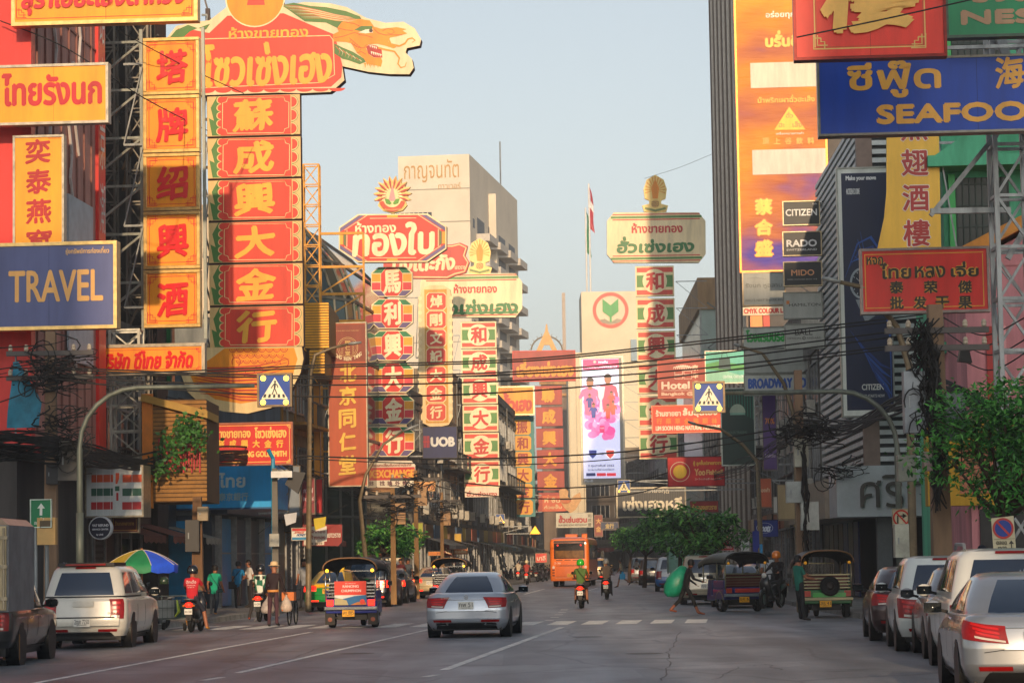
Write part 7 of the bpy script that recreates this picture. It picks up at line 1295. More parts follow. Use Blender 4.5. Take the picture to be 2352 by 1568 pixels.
    for sx in (-1, 1):
        f.add([HM(sx * .034 + .014 * math.cos(a), .088 - .012 * abs(math.cos(a)), .008 + .007 * math.sin(a)) for a in [q * math.pi / 4 for q in range(8)]], [tuple(range(8))], mat('e0dcd4')); f.tube([HM(sx * .033, .088, .008), HM(sx * .033, .092, .008)], .006, mat('14100e'), 6); f.bar(HM(sx * .016, .094, .026), HM(sx * .052, .08, .026), .007, mat(HAIR)); f.tube([HM(sx * .088, -.005, .015), HM(sx * .1, -.012, .0), HM(sx * .09, -.005, -.035)], [.012, .016, .008], SK, 8)
    f.bar(HM(-.022, .088, -.068), HM(.022, .088, -.068), .01, mat('7a3c34')); f.build('face', root, True)
    b = MB(); n = 16
    if helmet:
        hm = mat(helmet, .18, coat=.8); b.lathe([(0, .165), (.07, .152), (.115, .11), (.135, .05), (.138, -.01), (.132, -.06), (.12, -.065)], hm, 24, HT); b.build('helmet', root, True)
        if visor: b = MB(); b.lathe([(.02, .168), (.075, .154), (.119, .111), (.139, .05), (.142, -.01), (.137, -.05)], mat(visor, .2, coat=.6), 8, HT, rad(120), rad(200)); b.build('helmet_stripe', root, True)
    elif hat:
        b.lathe([(0, .17), (.06, .165), (.1, .14), (.108, .075), (.11, .065), (.17, .05), (.172, .042), (.1, .05)], mat(hat, .7, var=.15), 24, HT); b.build('hat', root, True)
    else:
        hm = mat(hair, .6, var=.2, scale=30); b.lathe([(0, .118), (.05, .112), (.085, .085), (.101, .04), (.103, .0), (.098, -.045), (.09, -.075)], hm, 20, HT @ Matrix.Translation((0, -.012, 0)), rad(150), rad(390)); b.lathe([(0, .119), (.05, .113), (.086, .086), (.1, .048), (.098, .03)], hm, 20, HT @ Matrix.Translation((0, -.01, 0))); b.build('hair', root, True)
    root['hands'] = [list(root.matrix_basis @ (h_[0])) for h_ in hands]
    RM = Matrix.Translation(root.location) @ Matrix.Rotation(rz, 4, 'Z') @ Matrix.Scale(h / 1.68, 4)
    H_ = [RM @ q[0] for q in hands]; tr = lambda x, y, z: RM @ (Vector((0, 0, dz)) + P - Vector((0, 0, 0)) + T @ Vector((x, y, z)))
    del root['hands']; return root, H_, tr
def ride(label, slabel, pos, rz, shirt, legs, paint='1a1a1c', foot=None, **kw):
    s = scooter(slabel, pos, rz, paint, group=kw.pop('sgroup', None), lit=kw.pop('lit', True)); p = Vector(pos) + Matrix.Rotation(rz, 3, 'Z') @ Vector((0, .42, 0))
    lg = [(72, 78, 14, 2), (72, 78, 14, 2)]
    if foot is not None: lg[foot] = (32, 42, 26, 12)
    return person(label, p, rz, shirt, legs, seat=.87, leg=lg, arm=((48, 22, 16, -4), (48, 22, 16, -4)), lean=kw.pop('lean', 6), foot_flat=False, **kw)
def gz(u, v, z=0): p = ground(u, v, z); return (p.x, p.y, p.z)
def bag(label, tr, c, size=(.13, .06, .2), sx=-1, strap=True):
    t = thing('shoulder_bag', label, 'bag', tr(sx * .2, -.02, .0)); b = MB(); m = mat(c, .7, var=.15); L0 = t.location; lo = lambda p: tuple(Vector(p) - L0)
    b.box(-size[0], -size[1], -size[2] * .9, size[0], size[1], size[2] * .3, m); b.build('pouch', t, bevel=.03); b = MB()
    b.tube([lo(tr(sx * .2, -.13, .06)), lo(tr(sx * .1, -.15, .2)), lo(tr(-sx * .03, -.14, .36)), lo(tr(-sx * .12, -.06, .5)), lo(tr(-sx * .09, .06, .49)), lo(tr(sx * .05, .13, .3)), lo(tr(sx * .17, .11, .08))], .018, m, 6, sq=(1.3, .5)); b.build('strap', t); return t
_, H_, tr = ride('rider in red printed shirt and black and white helmet astride a stopped scooter', 'dark scooter ridden by the man in the red shirt', gz(434, 1452), HD, 'c0202c', '2a2c38', foot=1, helmet='16181c', visor='d8d8d0', shoes='c88a3c', shorts=True)
t_ = [c for c in bpy.data.objects if c.get('label', '').startswith('rider in red')][0]; b = MB()
for t, x0, x1, z0, z1 in (('ฮักเด้อ', -.13, .13, 1.24, 1.33), ('เมืองพระนคร', -.11, .11, 1.18, 1.215), ('๑๕ พ.ค. ๕๙', -.09, .09, 1.13, 1.155)):
    V, F = glyphs(t); V = (V - V.min(0)) / (V.max(0) - V.min(0)); b.add([(x0 + x * (x1 - x0), -.125 + (z0 + q * (z1 - z0) - 1.2) * .12, z0 + q * (z1 - z0)) for x, q in V], F, mat('e8d8d0'))
b.build('shirt_print', t_)
ride('rider in green striped shirt and dark helmet waiting beside the man in the hat', 'black scooter with glowing tail lamp under the striped shirt rider', gz(592, 1428), HD, '1f6a4c', '3a3434', foot=0, helmet='1c1c20', sleeve_stripe='d8dccc', shoes='b04a30')
_, H_, tr = ride('rider in olive green shirt with bright green helmet and black strap', 'black and red scooter ridden by the green helmeted rider', gz(1333, 1397), HD, '4f6a2c', '8a7a6c', '1a1618', helmet='2fb020', shorts=True)
bag('black strap bag across the back of the green helmeted rider', tr, '161616', (.12, .06, .14), 1)
ride('rider in khaki shirt and silver helmet ahead of the green helmeted rider', 'dark scooter ridden by the khaki shirted rider', gz(1392, 1376), HD, '6a5848', '1c1c22', '2a2a20', helmet='9a9488', short=False)
ride('far rider in red jacket and cream helmet on the open road', 'scooter under the distant red jacketed rider', gz(1209, 1342), HD, 'a83c34', '4a3c38', helmet='d8c8a0', short=False)
ride('far rider with white backpack beside the red jacketed rider', 'scooter ridden by the far rider with white backpack', gz(1190, 1336), HD, 'c8b8a0', '2c2a30', helmet='2a2c38')
_, H_, tr = person('walker in teal shirt and jeans stepping along the left pavement edge', gz(493, 1420), HD - rad(8), '14a07c', '26303c', shoes='c8843c', leg=((6, 4), (-12, 34)), arm=((-14, 40), (8, 30)))
bag('dark shoulder strap bag of the walker in teal', tr, '1a3a3a', (.08, .05, .1), 1)
_, H_, tr = person('walker in bright blue shirt and black trousers with a bag', gz(547, 1396, .15), HD - rad(6), '0f74a8', '1a1a1e', leg=((18, 4), (-14, 30)), arm=((5, 20), (22, 60)))
bag('black bag hanging at left hip of the walker in bright blue', tr, '14161a', (.14, .06, .22), -1)
_, H_, tr = person('man in brown jumper and straw hat pushing a bicycle', gz(628, 1438), HD - rad(4), '2a1a1c', '4a2c34', hat='d8b88a', short=False, h=1.7, leg=((8, 6), (-8, 12)), arm=((14, 20), (16, 26, 14, 10)), lean=9)
b = MB(); root = [c for c in bpy.data.objects if c.get('label', '').startswith('man in brown')][0]; b.lathe([(.155, .93), (.16, .96), (.155, .99)], mat('c8843c'), 24, Matrix.Diagonal((1, .8, 1, 1))); b.build('belt', root)
for k, (hp, c, r, lab) in enumerate(((H_[1], 'd8c8b8', .17, 'clear plastic bag of oranges in the right hand of the hatted man'), (H_[0], 'b0a49c', .2, 'grey cloth bag in the left hand of the hatted man'))):
    t_ = thing('carrier_bag', lab, 'bag', hp + Vector((0, -.02, -.04))); b = MB(); b.lathe([(.012, 0), (.03, -.06), (r * .75, -.2), (r, -.36), (r * .8, -.46), (0, -.48)], mat(c, .35, var=.2, scale=9, bump=.4, alpha=.75 if k == 0 else 1), 14); b.build('sack', t_, True)
    if k == 0:
        b = MB(); rr = random.Random(2)
        for q in range(16): b.lathe([(0, .038), (.028, .026), (.038, 0), (.028, -.026), (0, -.038)], mat('e0701c', .5), 8, Matrix.Translation((rr.uniform(-.1, .1), rr.uniform(-.1, .1), -.42 + (q // 6) * .07)))
        b.build('orange_fruit', t_, True)
t_ = thing('bicycle', 'old bicycle with rear carrier beside the hatted man', 'bicycle', gz(660, 1436), HD); bk = mat('1c2830', .4, .3); 
for y in (.35, 1.45):
    b = MB(); T = Matrix.Translation((0, y, .34)) @ Matrix.Rotation(rad(90), 4, 'Y'); b.lathe([(.31, -.02), (.34, -.012), (.345, 0), (.34, .012), (.31, .02), (.31, -.02)], rubber, 26, T); o = b.build('wheel', t_, True); b = MB(); [b.bar(tuple(T @ Vector((0, 0, 0))), tuple(T @ Vector((.31 * math.cos(a), .31 * math.sin(a), 0))), .006, steel()) for a in [q * math.pi / 7 for q in range(14)]]; b.build('spoke_set', o)
b = MB(); [b.tube([p, q], .018, bk, 6) for p, q in (((0, .35, .34), (0, .75, .36)), ((0, .75, .36), (0, .6, .82)), ((0, .35, .34), (0, .63, .72)), ((0, .75, .36), (0, 1.2, .82)), ((0, .63, .75), (0, 1.2, .85)), ((0, 1.45, .34), (0, 1.18, .95)))]; b.build('frame', t_); b = MB(); b.box(-.1, .45, .82, .1, .7, .87, black); b.build('saddle', t_, bevel=.02); b = MB(); b.tube([(-.28, 1.05, .98), (0, 1.18, .97), (.28, 1.05, .98)], .014, bk, 6); b.build('handlebar', t_); b = MB(); b.box(-.16, .1, .66, .16, .55, .69, bk); b.box(-.17, .12, .69, .17, .5, .92, mat('d87a3c', .6)); b.build('carrier', t_)
person('man in checked grey shirt standing by the green taxi', gz(700, 1396, .15), rad(170), '8a8e94', '26262c', leg=((2, 2), (-2, 2)), arm=((5, 15), (10, 25)), turn=20)
person('onlooker in white shirt behind the striped shirt rider', gz(575, 1394, .15), rad(120), 'd0ccc8', '2a2628', leg=((2, 2), (-2, 2)))
root, H_, tr = person('barefoot man in black clothes striding across with a green sack', gz(1576, 1411), rad(-78), '1a1818', '181614', shoes='8a4c34', skin='8a5036', h=1.7, leg=((-20, 26, 6), (26, 6, 6)), arm=((14, 40), (22, 50)), lean=14, short=False, bare=True, turn=50)
t_ = thing('sack', 'big crumpled teal green plastic sack on the back of the barefoot man', 'sack', Vector(gz(1554, 1410)) + Vector((-.02, .05, .0))); b = MB(); V = []; rr = random.Random(4); n = 20; prof = [(0, .52), (.2, .54), (.33, .66), (.38, .86), (.36, 1.08), (.27, 1.26), (.15, 1.38), (.05, 1.44), (0, 1.45)]; N = [[1 + rr.uniform(-.09, .09) for _ in range(n)] for _ in prof]
for k, (r, z) in enumerate(prof):
    for j in range(n): a = 2 * math.pi * j / n; V.append((r * N[k][j] * math.cos(a) * .95 + (z - .5) * .32 - .1, r * N[k][j] * math.sin(a) * .8, z + rr.uniform(-.015, .015)))
b.add(V, [(k * n + j, k * n + (j + 1) % n, (k + 1) * n + (j + 1) % n, (k + 1) * n + j) for k in range(len(prof) - 1) for j in range(n)], mat('0f8a68', .35, var=.18, scale=6, bump=.5)); b.build('sack_body', t_, True); b = MB(); b.tube([(.2, 0, 1.43), (.32, -.02, 1.4), (.5, -.06, 1.2)], [.05, .03, .02], mat('0f8a68', .35), 8); b.build('sack_neck', t_)
person('walker in sand coloured shirt crossing beyond the khaki rider', gz(1428, 1348), rad(80), 'b0a080', '3a3834', shoes='2a2420', leg=((18, 6), (-22, 40)), arm=((8, 30), (-6, 10)), shorts=True); _p = [c for c in bpy.data.objects if c.get('label', '').startswith('walker in sand')][0]
t_ = thing('carrier_bag', 'bright blue carrier bag held by the walker in sand coloured shirt', 'bag', _p.location + Vector((.05, -.22, .78))); b = MB(); b.prism([(-.16, -.3), (.16, -.3), (.17, .0), (.06, .04), (.05, .16), (-.05, .16), (-.06, .04), (-.17, .0)], -.07, .07, mat('0f9ac8', .4)); b.build('sack', t_)
_, H_, tr = person('man in white shirt with black strap walking past the blue pillar', gz(1766, 1386, .15), HD, 'c8c8cc', '1e2030', leg=((8, 4), (-10, 20)), arm=((-5, 15), (5, 15)))
bag('thin black strap bag of the man in the white shirt', tr, '14161c', (.08, .04, .1), 1)
person('driver leaning on the green three wheeler with arm outstretched', gz(1838, 1424), rad(-60), '1a6a5a', '1a1c1e', skin='9a6244', leg=((10, 4), (2, 2)), arm=((60, 20), (20, 60)), lean=-4)
ride('delivery rider in orange helmet and dark jacket by the right kerb', 'dark motorbike of the orange helmeted rider', gz(1802, 1394, .15), rad(150), '221c1e', '1c1a1c', helmet='e07a18', short=False, lit=False)
person('man with dark cap seen above the parked white cars', gz(2258, 1432, .15), rad(-30), '1c242c', '22242a', leg=((4, 2), (-4, 2)), hair='101828', turn=60)
person('woman in maroon standing by the left tree', gz(922, 1364, .15), rad(160), '5a1c20', '2a2628', leg=((2, 2), (-2, 2)), hair='1a1210')
person('man in grey shirt with white stripe beside the brown pole', gz(938, 1362, .15), rad(190), '4a5054', '24262a', leg=((2, 2), (-2, 2)))
for i, (u, v, c, c2, lab) in enumerate(((1155, 1325, '4a3a3a', '2a2628', 'distant pedestrian in brown near the far left stalls'), (1172, 1322, '8a3a34', '2a2a30', 'distant pedestrian in faded red at the far left'), (1452, 1336, 'a83a34', '3a3030', 'shopper in red under the right trees'), (1222, 1318, '3a5a7a', '22242a', 'distant pedestrian in blue beyond the red rider'), (1462, 1338, 'c8c4bc', '3a3634', 'shopper in white under the right trees'))):
    person(lab, gz(u, v), rad(30 + 70 * i), c, c2, leg=((8, 4), (-8, 12)))
# parked motorbikes far left
s0 = scooter('parked motorbike in the far left row', gz(1232, 1336), rad(-20), '2a2226', lit=False, group='motorbikes parked along the far left kerb')
MBL = ('red tailed parked motorbike nearest the bus in the far left row', 'parked motorbike second from the bus in the far row', 'parked motorbike third from the bus in the far row', 'parked motorbike in the middle of the far row', 'parked motorbike fifth from the bus in the far row', 'parked motorbike at the far end of the row', 'lone parked motorbike beyond the far row', 'parked motorbike under the dark awning left', 'parked motorbike beside the far pedestrians', 'last motorbike seen before the street bends')
s0['label'] = MBL[0]
for i, (u, v) in enumerate(((1242, 1334), (1252, 1332), (1220, 1330), (1230, 1326), (1244, 1325), (1258, 1325), (1170, 1331), (1158, 1334), (1212, 1322))):
    dup(s0, gz(u, v), rad(-20 - 4 * (i % 3)), MBL[i + 1])
s1 = scooter('scooter with blue fairing parked behind the vendor cart', gz(392, 1444), rad(50), '1c3a9c', lit=False)
b = MB(); b.lathe([(0, .16), (.08, .145), (.13, .08), (.135, 0), (.12, -.05)], mat('2a3a24', .2, coat=.6), 18); t_ = b.build('helmet', None, True, Vector(gz(388, 1442)) + Vector((-.25, .9, 1.25))); tag(t_, 'dark helmet resting on the handlebar of the blue scooter', 'helmet')
# ================================================================= STREET FURNITURE, TREES, WIRES
CON = mat('8a7058', .85, var=.25, scale=1.5, bump=.3, streak=.3); CAB = mat('171514', .7, var=.3, scale=3)
def tangle(label, c, spread, n, seed, r=.018, loops=True, droop=.5, cat='cable bundle'):
    b = MB(); rr = random.Random(seed); sx, sy, sz = spread
    for i in range(n):
        p = [Vector((rr.uniform(-1, 1) * sx, rr.uniform(-1, 1) * sy, rr.gauss(0, .45) * sz))]
        d = Vector((rr.uniform(-1, 1) * sx, rr.uniform(-.5, .5) * sy, rr.uniform(-.5, .4) * sz)); k = rr.randint(5, 8)
        for q in range(k):
            c_ = p[-1]; d = d * .72 + Vector((rr.gauss(0, .3) * sx - c_.x * .3, rr.gauss(0, .3) * sy, rr.gauss(0, .12) * sz - droop * .07 - c_.z * .08)); p.append(c_ + d * .3)
        if sz > 1.3 * sx: p = [Vector((rr.gauss(0, .4) * sx, rr.uniform(-1, 1) * sy, sz * (1 - 2 * q / 7) * rr.uniform(.75, 1.0))) for q in range(8)]
        b.tube(p, r * rr.uniform(.5, 1.3), CAB, 4)
    if loops:
        for i in range(n // 14):
            c0 = Vector((rr.uniform(-.8, .8) * sx, rr.uniform(-1, 0) * sy, rr.uniform(-.9, .5) * sz)); R_ = rr.uniform(.12, .32); tl = rr.uniform(-.5, .5); b.tube([c0 + Vector((R_ * math.cos(a), tl * R_ * math.sin(a), R_ * 1.3 * math.sin(a))) for a in [q * math.pi / 6 for q in range(13)]], r, CAB, 4)
    o = b.build('cable_bundle', None, False, c); tag(o, label, cat, 'tangled cable bundles'); return o
def pole(label, u, v0, v1, base_v, w=.3, arms=(), boxes=(), col_=None, lean=0):
    g = ground(u, base_v, .15); top = at(u, v0, g.y).z; root = thing('utility_pole', label, 'pole', (g.x, g.y, 0)); m = col_ or CON; b = MB(); b.tube([(0, 0, .1), (lean, 0, top)], [w * .72, w * .5], m, 4); b.build('shaft', root)
    for z in arms:
        b = MB(); z = at(u, z, g.y).z; b.box(-1.1, -w * .6, z - .06, 1.1, -w * .6 + .12, z + .06, mat('5a5450', .7)); o = b.build('crossarm', root)
        for x in (-1, -.6, .6, 1): b = MB(); b.lathe([(.03, 0), (.06, .03), (.05, .08), (.06, .1), (.03, .16), (0, .17)], mat('b8a890', .3), 10, Matrix.Translation((x, -w * .5, z + .06))); b.build('insulator', o)
    for (x, v, bw, bh, c) in boxes:
        z = at(u, v, g.y).z; b = MB(); b.box(x - bw / 2, -w * .5 - .3, z - bh / 2, x + bw / 2, -w * .5 - .0, z + bh / 2, mat(c, .5, var=.2)); b.box(x - bw * .3, -w * .5 - .32, z - bh * .1, x - bw * .2, -w * .5 - .3, z + bh * .1, steel()); b.build('meter_box', root, bevel=.02)
    return root, g, top
pole('square concrete pole wrapped in black cables at the far left', 118, 762, 0, 1445, .34, (812, 868), ((.5, 1060, .5, 1.0, '4a4844'), (.1, 1090, .3, .5, '2a2a2c')))
G = ground(118, 1445, .15)
tangle('dense knot of black cables high on the left square pole', at(122, 850, G.y - .3), (1.1, .4, .75), 80, 1, .018); tangle('cables draped lower on left pole over the shop roof', at(140, 960, G.y - .4), (.8, .3, .6), 30, 2); tangle('black cable coil heap at the left pole shoulder', at(165, 1020, G.y - .4), (.6, .3, .45), 50, 3)
pole('brown concrete pole beside the teal shirted walker', 455, 1140, 0, 1424, .34, (), ((-.1, 1230, .4, .9, '2a2826'), (.2, 1180, .3, .4, '8a7a60')), mat('7a5a3c', .85, var=.35, streak=.4))
b0, g0, t0 = pole('grey pole with white security camera near the blue bank', 634, 1075, 0, 1410, .22, (), ((0, 1240, .3, .4, '9a9a90'),), mat('6f6a60', .8)); b = MB(); p = at(648, 1090, g0.y) - b0.location; b.box(p.x - .3, -.5, p.z - .1, p.x + .35, -.2, p.z + .1, mat('d0d0cc', .3)); b.bar((0, 0, p.z - .1), (p.x, -.3, p.z), .05, steel()); b.prism([(p.x + .3, p.z + .1), (p.x + .75, p.z + .05), (p.x + .5, p.z - .6), (p.x + .1, p.z - .3)], -.2, .1, mat('1c1c1e', .5)); b.build('camera', b0)
t_ = thing('blue_pole', 'slim bright blue pipe post between bank and taxi', 'post', ground(630, 1404, .15)); b = MB(); b.tube([(0, 0, 0), (0, 0, 5.0), (-.15, -.1, 5.3)], .07, mat('1a8ab0', .4), 8); b.build('pipe', t_)
for u, v0, bv, lab, sd in ((958, 1080, 1372, 'sunlit brown pole behind the pale gold saloon', 4), (1017, 1130, 1352, 'thin sunlit pole farther along the left row', 5), (905, 1120, 1384, 'dark pole behind the left street tree', 6)):
    pole(lab, u, v0, 0, bv, .22, (v0 + 20,), ((.3, v0 + 60, .4, .8, 'a07a50'),), mat('8a6a44', .85, var=.3, streak=.3)); g = ground(u, bv, .15); tangle('black cable knot on the ' + lab, at(u + 6, v0 + 40, g.y - .4), (.9, .4, .9), 34, sd, .025)
pole('large cluttered concrete pole behind the red dried goods board', 2168, 700, 0, 1440, .42, (760, 800), ((-.55, 925, .45, 1.3, '8d9296'), (.3, 960, .4, 1.0, '6a6e70'), (-.75, 1075, .38, .55, '8a8c80'), (-.25, 1060, .3, .4, 'a8908c'), (-.9, 1240, .3, .7, 'a8a898')))
g = ground(2168, 1440, .15); tangle('thick vertical mass of black cables on the right pole', at(2125, 870, g.y - .4), (.45, .3, 1.3), 44, 7, .018); tangle('cable mass hanging down the lower right pole', at(2150, 980, g.y - .5), (.2, .2, 1.8), 20, 8, .02)
pole('leaning grey pole with meter boxes by the blue pharmacy', 1846, 850, 0, 1402, .3, (), ((-.2, 1130, .5, .6, '9aa09c'), (.2, 1185, .5, .8, 'b0b4ac'), (0, 1040, .4, .8, 'a8a898'))); g = ground(1846, 1402, .15)
tangle('wide snarl of dark cables on the pole by the pharmacy', at(1850, 985, g.y - .5), (1.0, .4, .55), 70, 9, .02); tangle('cables trailing down the pharmacy pole', at(1850, 1150, g.y - .5), (.13, .15, 1.8), 11, 10, .025); tangle('cable heap over the marble fascia corner', at(1930, 1080, 90), (.9, .3, .4), 40, 11, .022)
def rope(label, pts, r, cat='overhead cable', grp='overhead cables', n=10, thick=1, jit=0):
    P = [at(*p) for p in pts]; Q = []
    for i in range(len(P) - 1):
        a, b_, c, d = P[max(0, i - 1)], P[i], P[i + 1], P[min(len(P) - 1, i + 2)]
        for k in range(n): t = k / n; Q.append(.5 * ((2 * b_) + (-a + c) * t + (2 * a - 5 * b_ + 4 * c - d) * t * t + (-a + 3 * b_ - 3 * c + d) * t ** 3))
    Q.append(P[-1]); b = MB(); rr = random.Random(int(pts[0][1]))
    for s in range(thick):
        o_ = Vector((0, rr.uniform(-1, 1) * jit, rr.uniform(-1, 1) * jit)) if thick > 1 else Vector(); ph = rr.uniform(0, 6); b.tube([q + o_ + Vector((0, 0, math.sin(i * .35 + ph) * jit * .8)) for i, q in enumerate(Q)], r * (rr.uniform(.7, 1.2) if thick > 1 else 1), CAB, 5)
    o = b.build('overhead_cable'); tag(o, label, cat, grp); return o
for i, (pts, lab) in enumerate(((((130, 862, 66), (470, 850, 66), (746, 838, 66), (1206, 824, 66), (1608, 783, 66), (2120, 722, 66)), 'topmost of the cables strung across the whole street'), (((130, 868, 66), (470, 856, 66), (746, 843, 66), (1206, 829, 66), (1608, 789, 66), (2120, 730, 66)), 'second cable from the top across the whole street'),
        (((130, 842, 65), (280, 850, 65), (746, 864, 65), (1206, 852, 65), (1608, 816, 65), (2120, 752, 65)), 'third cable from the top across the whole street'), (((130, 846, 65), (280, 855, 65), (746, 869, 65), (1206, 858, 65), (1608, 828, 65), (2120, 765, 65)), 'fourth cable from the top across the whole street'),
        (((130, 852, 65), (300, 874, 65), (746, 884, 65), (1206, 873, 65), (1608, 846, 65), (2120, 785, 65)), 'second lowest cable across the whole street'), (((130, 870, 64), (290, 887, 64), (746, 911, 64), (1206, 898, 64), (1608, 858, 64), (2120, 790, 64)), 'lowest cable across the whole street'))): rope(lab, pts, .02)
rope('thicker cable low across the far street', ((640, 1044, 90), (900, 1053, 90), (1206, 1050, 92), (1500, 1030, 95), (1846, 975, 96)), .028); rope('thin cable low across the far street', ((640, 1050, 92), (900, 1062, 92), (1206, 1066, 94), (1500, 1045, 96), (1846, 990, 97)), .02)
rope('sagging thin cable across the far street', ((950, 1090, 150), (1100, 1112, 150), (1300, 1120, 152), (1480, 1100, 155), (1660, 1040, 158)), .04); rope('lower sagging thin cable across the far street', ((960, 1105, 150), (1100, 1135, 150), (1300, 1145, 152), (1480, 1128, 155), (1660, 1062, 158)), .035)
rope('heavy cable bundle sagging along the left pavement', ((-30, 1040, 62), (100, 1035, 64), (200, 1048, 70), (330, 1062, 78), (470, 1050, 84), (640, 1045, 95)), .03, 'cable bundle', 'cable bundles along the pavements', 8, 16, .2); rope('second cable bundle sagging by the left shop signs', ((-30, 1005, 62), (110, 1010, 64), (190, 1040, 72), (300, 1056, 80)), .028, 'cable bundle', 'cable bundles along the pavements', 8, 12, .12)
rope('heavy cable bundle sagging from the right pole to the pharmacy pole', ((2300, 960, 60), (2168, 890, 64), (2060, 930, 74), (1960, 975, 84), (1846, 985, 95)), .03, 'cable bundle', 'cable bundles along the pavements', 8, 15, .18); rope('dark cable bundle continuing past the pharmacy pole', ((1846, 985, 95), (1760, 1040, 110), (1690, 1075, 125), (1600, 1110, 150)), .018, 'cable bundle', 'cable bundles along the pavements', 8, 9, .2)
rope('dark cable bundle at far left beyond the blue bank', ((640, 1060, 95), (740, 1100, 115), (820, 1130, 130), (910, 1140, 145), (958, 1120, 150)), .02, 'cable bundle', 'cable bundles along the pavements', 8, 10, .2)
for i, (p, lab) in enumerate((((( -20, 800, 64), (60, 795, 64), (120, 790, 64)), 'cable leaving the left pole at the edge'), (((-20, 850, 64), (60, 838, 64), (118, 822, 64)), 'second cable leaving the left pole at the edge'), (((-20, 930, 64), (60, 900, 64), (118, 860, 64)), 'drooping cable leaving the left pole at the edge'), (((0, 48, 69), (150, 110, 69), (330, 225, 72), (476, 300, 90)), 'thin stay wire running past the upper left signs'), (((270, 70, 80), (420, 150, 82), (560, 215, 90)), 'thin stay wire crossing the dragon sign'), (((1830, 86, 50), (2050, 40, 50), (2360, -30, 50)), 'black cable crossing the red character board'), (((1480, 410, 226), (1560, 385, 226), (1640, 352, 215)), 'guy wire beside the right gilt crest'), (((2168, 730, 64), (2260, 770, 60), (2370, 720, 56)), 'cable looping from the right pole to the right edge'), (((2168, 760, 64), (2270, 815, 60), (2370, 770, 56)), 'lower cable looping from the right pole to the right edge'), (((2168, 800, 64), (2270, 850, 60), (2370, 800, 56)), 'lowest cable looping from the right pole to the right edge'))): rope(lab, p, .016)
# street lamps
for lab, base, pts in (('street lamp with a long arm right of the red dried goods board', (2100, 1436), ((2088, 840, 62.5), (2060, 750, 62.5), (1985, 660, 62), (1930, 648, 62), (1888, 638, 62))), ('brown street lamp reaching over the white hotel sign', (1838, 1400), ((1826, 960, 96), (1800, 880, 96), (1752, 812, 96), (1700, 795, 96), (1685, 790, 96))), ('street lamp in front of the medicine shop sign', (1752, 1390), ((1740, 1060, 108), (1705, 1020, 108), (1655, 985, 108), (1600, 975, 108), (1580, 968, 108))), ('street lamp arm in front of the brown medicine banner', (708, 1400), ((712, 860, 100), (724, 815, 100), (760, 800, 100), (800, 790, 100), (830, 786, 100))), ('street lamp by the six eight sided panels', (850, 1385), ((826, 1150, 112), (840, 1090, 112), (880, 1020, 112), (925, 990, 112), (962, 975, 112)))):
    g = ground(*base, .15); root = thing('street_lamp', lab, 'street lamp', g); P = [at(*p) for p in pts]; b = MB(); m = mat('7a6a50', .5, .3, .2); b.tube([Vector((0, 0, 0)), Vector((P[0].x - g.x, P[0].y - g.y, P[0].z - g.z))] + [p - g for p in P[1:-1]], [.11, .09, .07, .06, .05], m, 8); b.build('mast', root, True); b = MB(); a, c = P[-2] - g, P[-1] - g; d = (c - a).normalized(); b.tube([a, a + (c - a) * .3, c], [.05, .11, .07], mat('9a9c98', .4, .3), 8, sq=(1.2, .6)); b.build('lamp_head', root, True)
# trees
def tree(label, base, crown, n, seed, leaf=.1, cols=('1f4a16', '2f6420', '17380f', '3f7a28'), trunk=.11, lobes=9, name='street_tree', spread=1.0):
    g = ground(*base, .15) if len(base) == 2 else Vector(base); root = thing(name, label, 'tree', g); rr = random.Random(seed); cx, cy, cz, rx, ry, rz = crown
    b = MB(); bark = mat('4a3a2c', .9, var=.3, scale=3, bump=.5); L_ = []
    fork = Vector((cx * .35, cy * .35, max(1.2, cz - rz * .9))); b.tube([(0, 0, -.1), (.05, 0, fork.z * .5), tuple(fork)], [trunk * 1.25, trunk, trunk * .8], bark, 8)
    for i in range(lobes):
        a = 2.4 * i + rr.uniform(-.3, .3); r = math.sqrt((i + .5) / lobes); c = Vector((cx + rx * .75 * r * math.cos(a), cy + ry * .75 * r * math.sin(a), cz + rz * rr.uniform(-.6, .75) * (1 - .3 * r))); s = rr.uniform(.28, .5); L_.append((c, s)); mid = fork.lerp(c, .5) + Vector((0, 0, -.1 * rz)); b.tube([fork, mid, c], [trunk * .55, trunk * .3, trunk * .08], bark, 5)
        for k in range(3): q = c + Vector((rr.uniform(-1, 1) * rx * s, rr.uniform(-1, 1) * ry * s, rr.uniform(-.6, .9) * rz * s)); b.tube([mid.lerp(c, .6), q], [trunk * .14, trunk * .03], bark, 4)
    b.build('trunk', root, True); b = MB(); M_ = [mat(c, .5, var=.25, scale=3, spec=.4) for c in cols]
    for i in range(n):
        c, s = L_[rr.randrange(len(L_))]
        while True:
            p = Vector((rr.uniform(-1, 1), rr.uniform(-1, 1), rr.uniform(-1, 1)))
            if p.length < 1 and p.length > rr.random() * .8: break
        p = p * (1.4 if rr.random() < .13 else 1); q = c + Vector((p.x * rx * s, p.y * ry * s, p.z * rz * s * .8)); d = Vector((rr.gauss(0, 1), rr.gauss(0, 1), rr.gauss(-.35, .6))).normalized(); sd = d.cross(Vector((rr.gauss(0, .4), rr.gauss(0, .4), 1))).normalized(); l = leaf * rr.uniform(.5, 1.6); up = sd.cross(d) * l * .12
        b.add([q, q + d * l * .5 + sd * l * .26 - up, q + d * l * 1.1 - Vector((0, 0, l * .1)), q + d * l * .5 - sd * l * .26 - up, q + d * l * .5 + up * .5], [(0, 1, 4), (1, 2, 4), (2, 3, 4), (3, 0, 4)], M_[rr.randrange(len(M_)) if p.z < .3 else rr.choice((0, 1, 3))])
    b.build('crown', root); return root
g = ground(2290, 1436, .15)
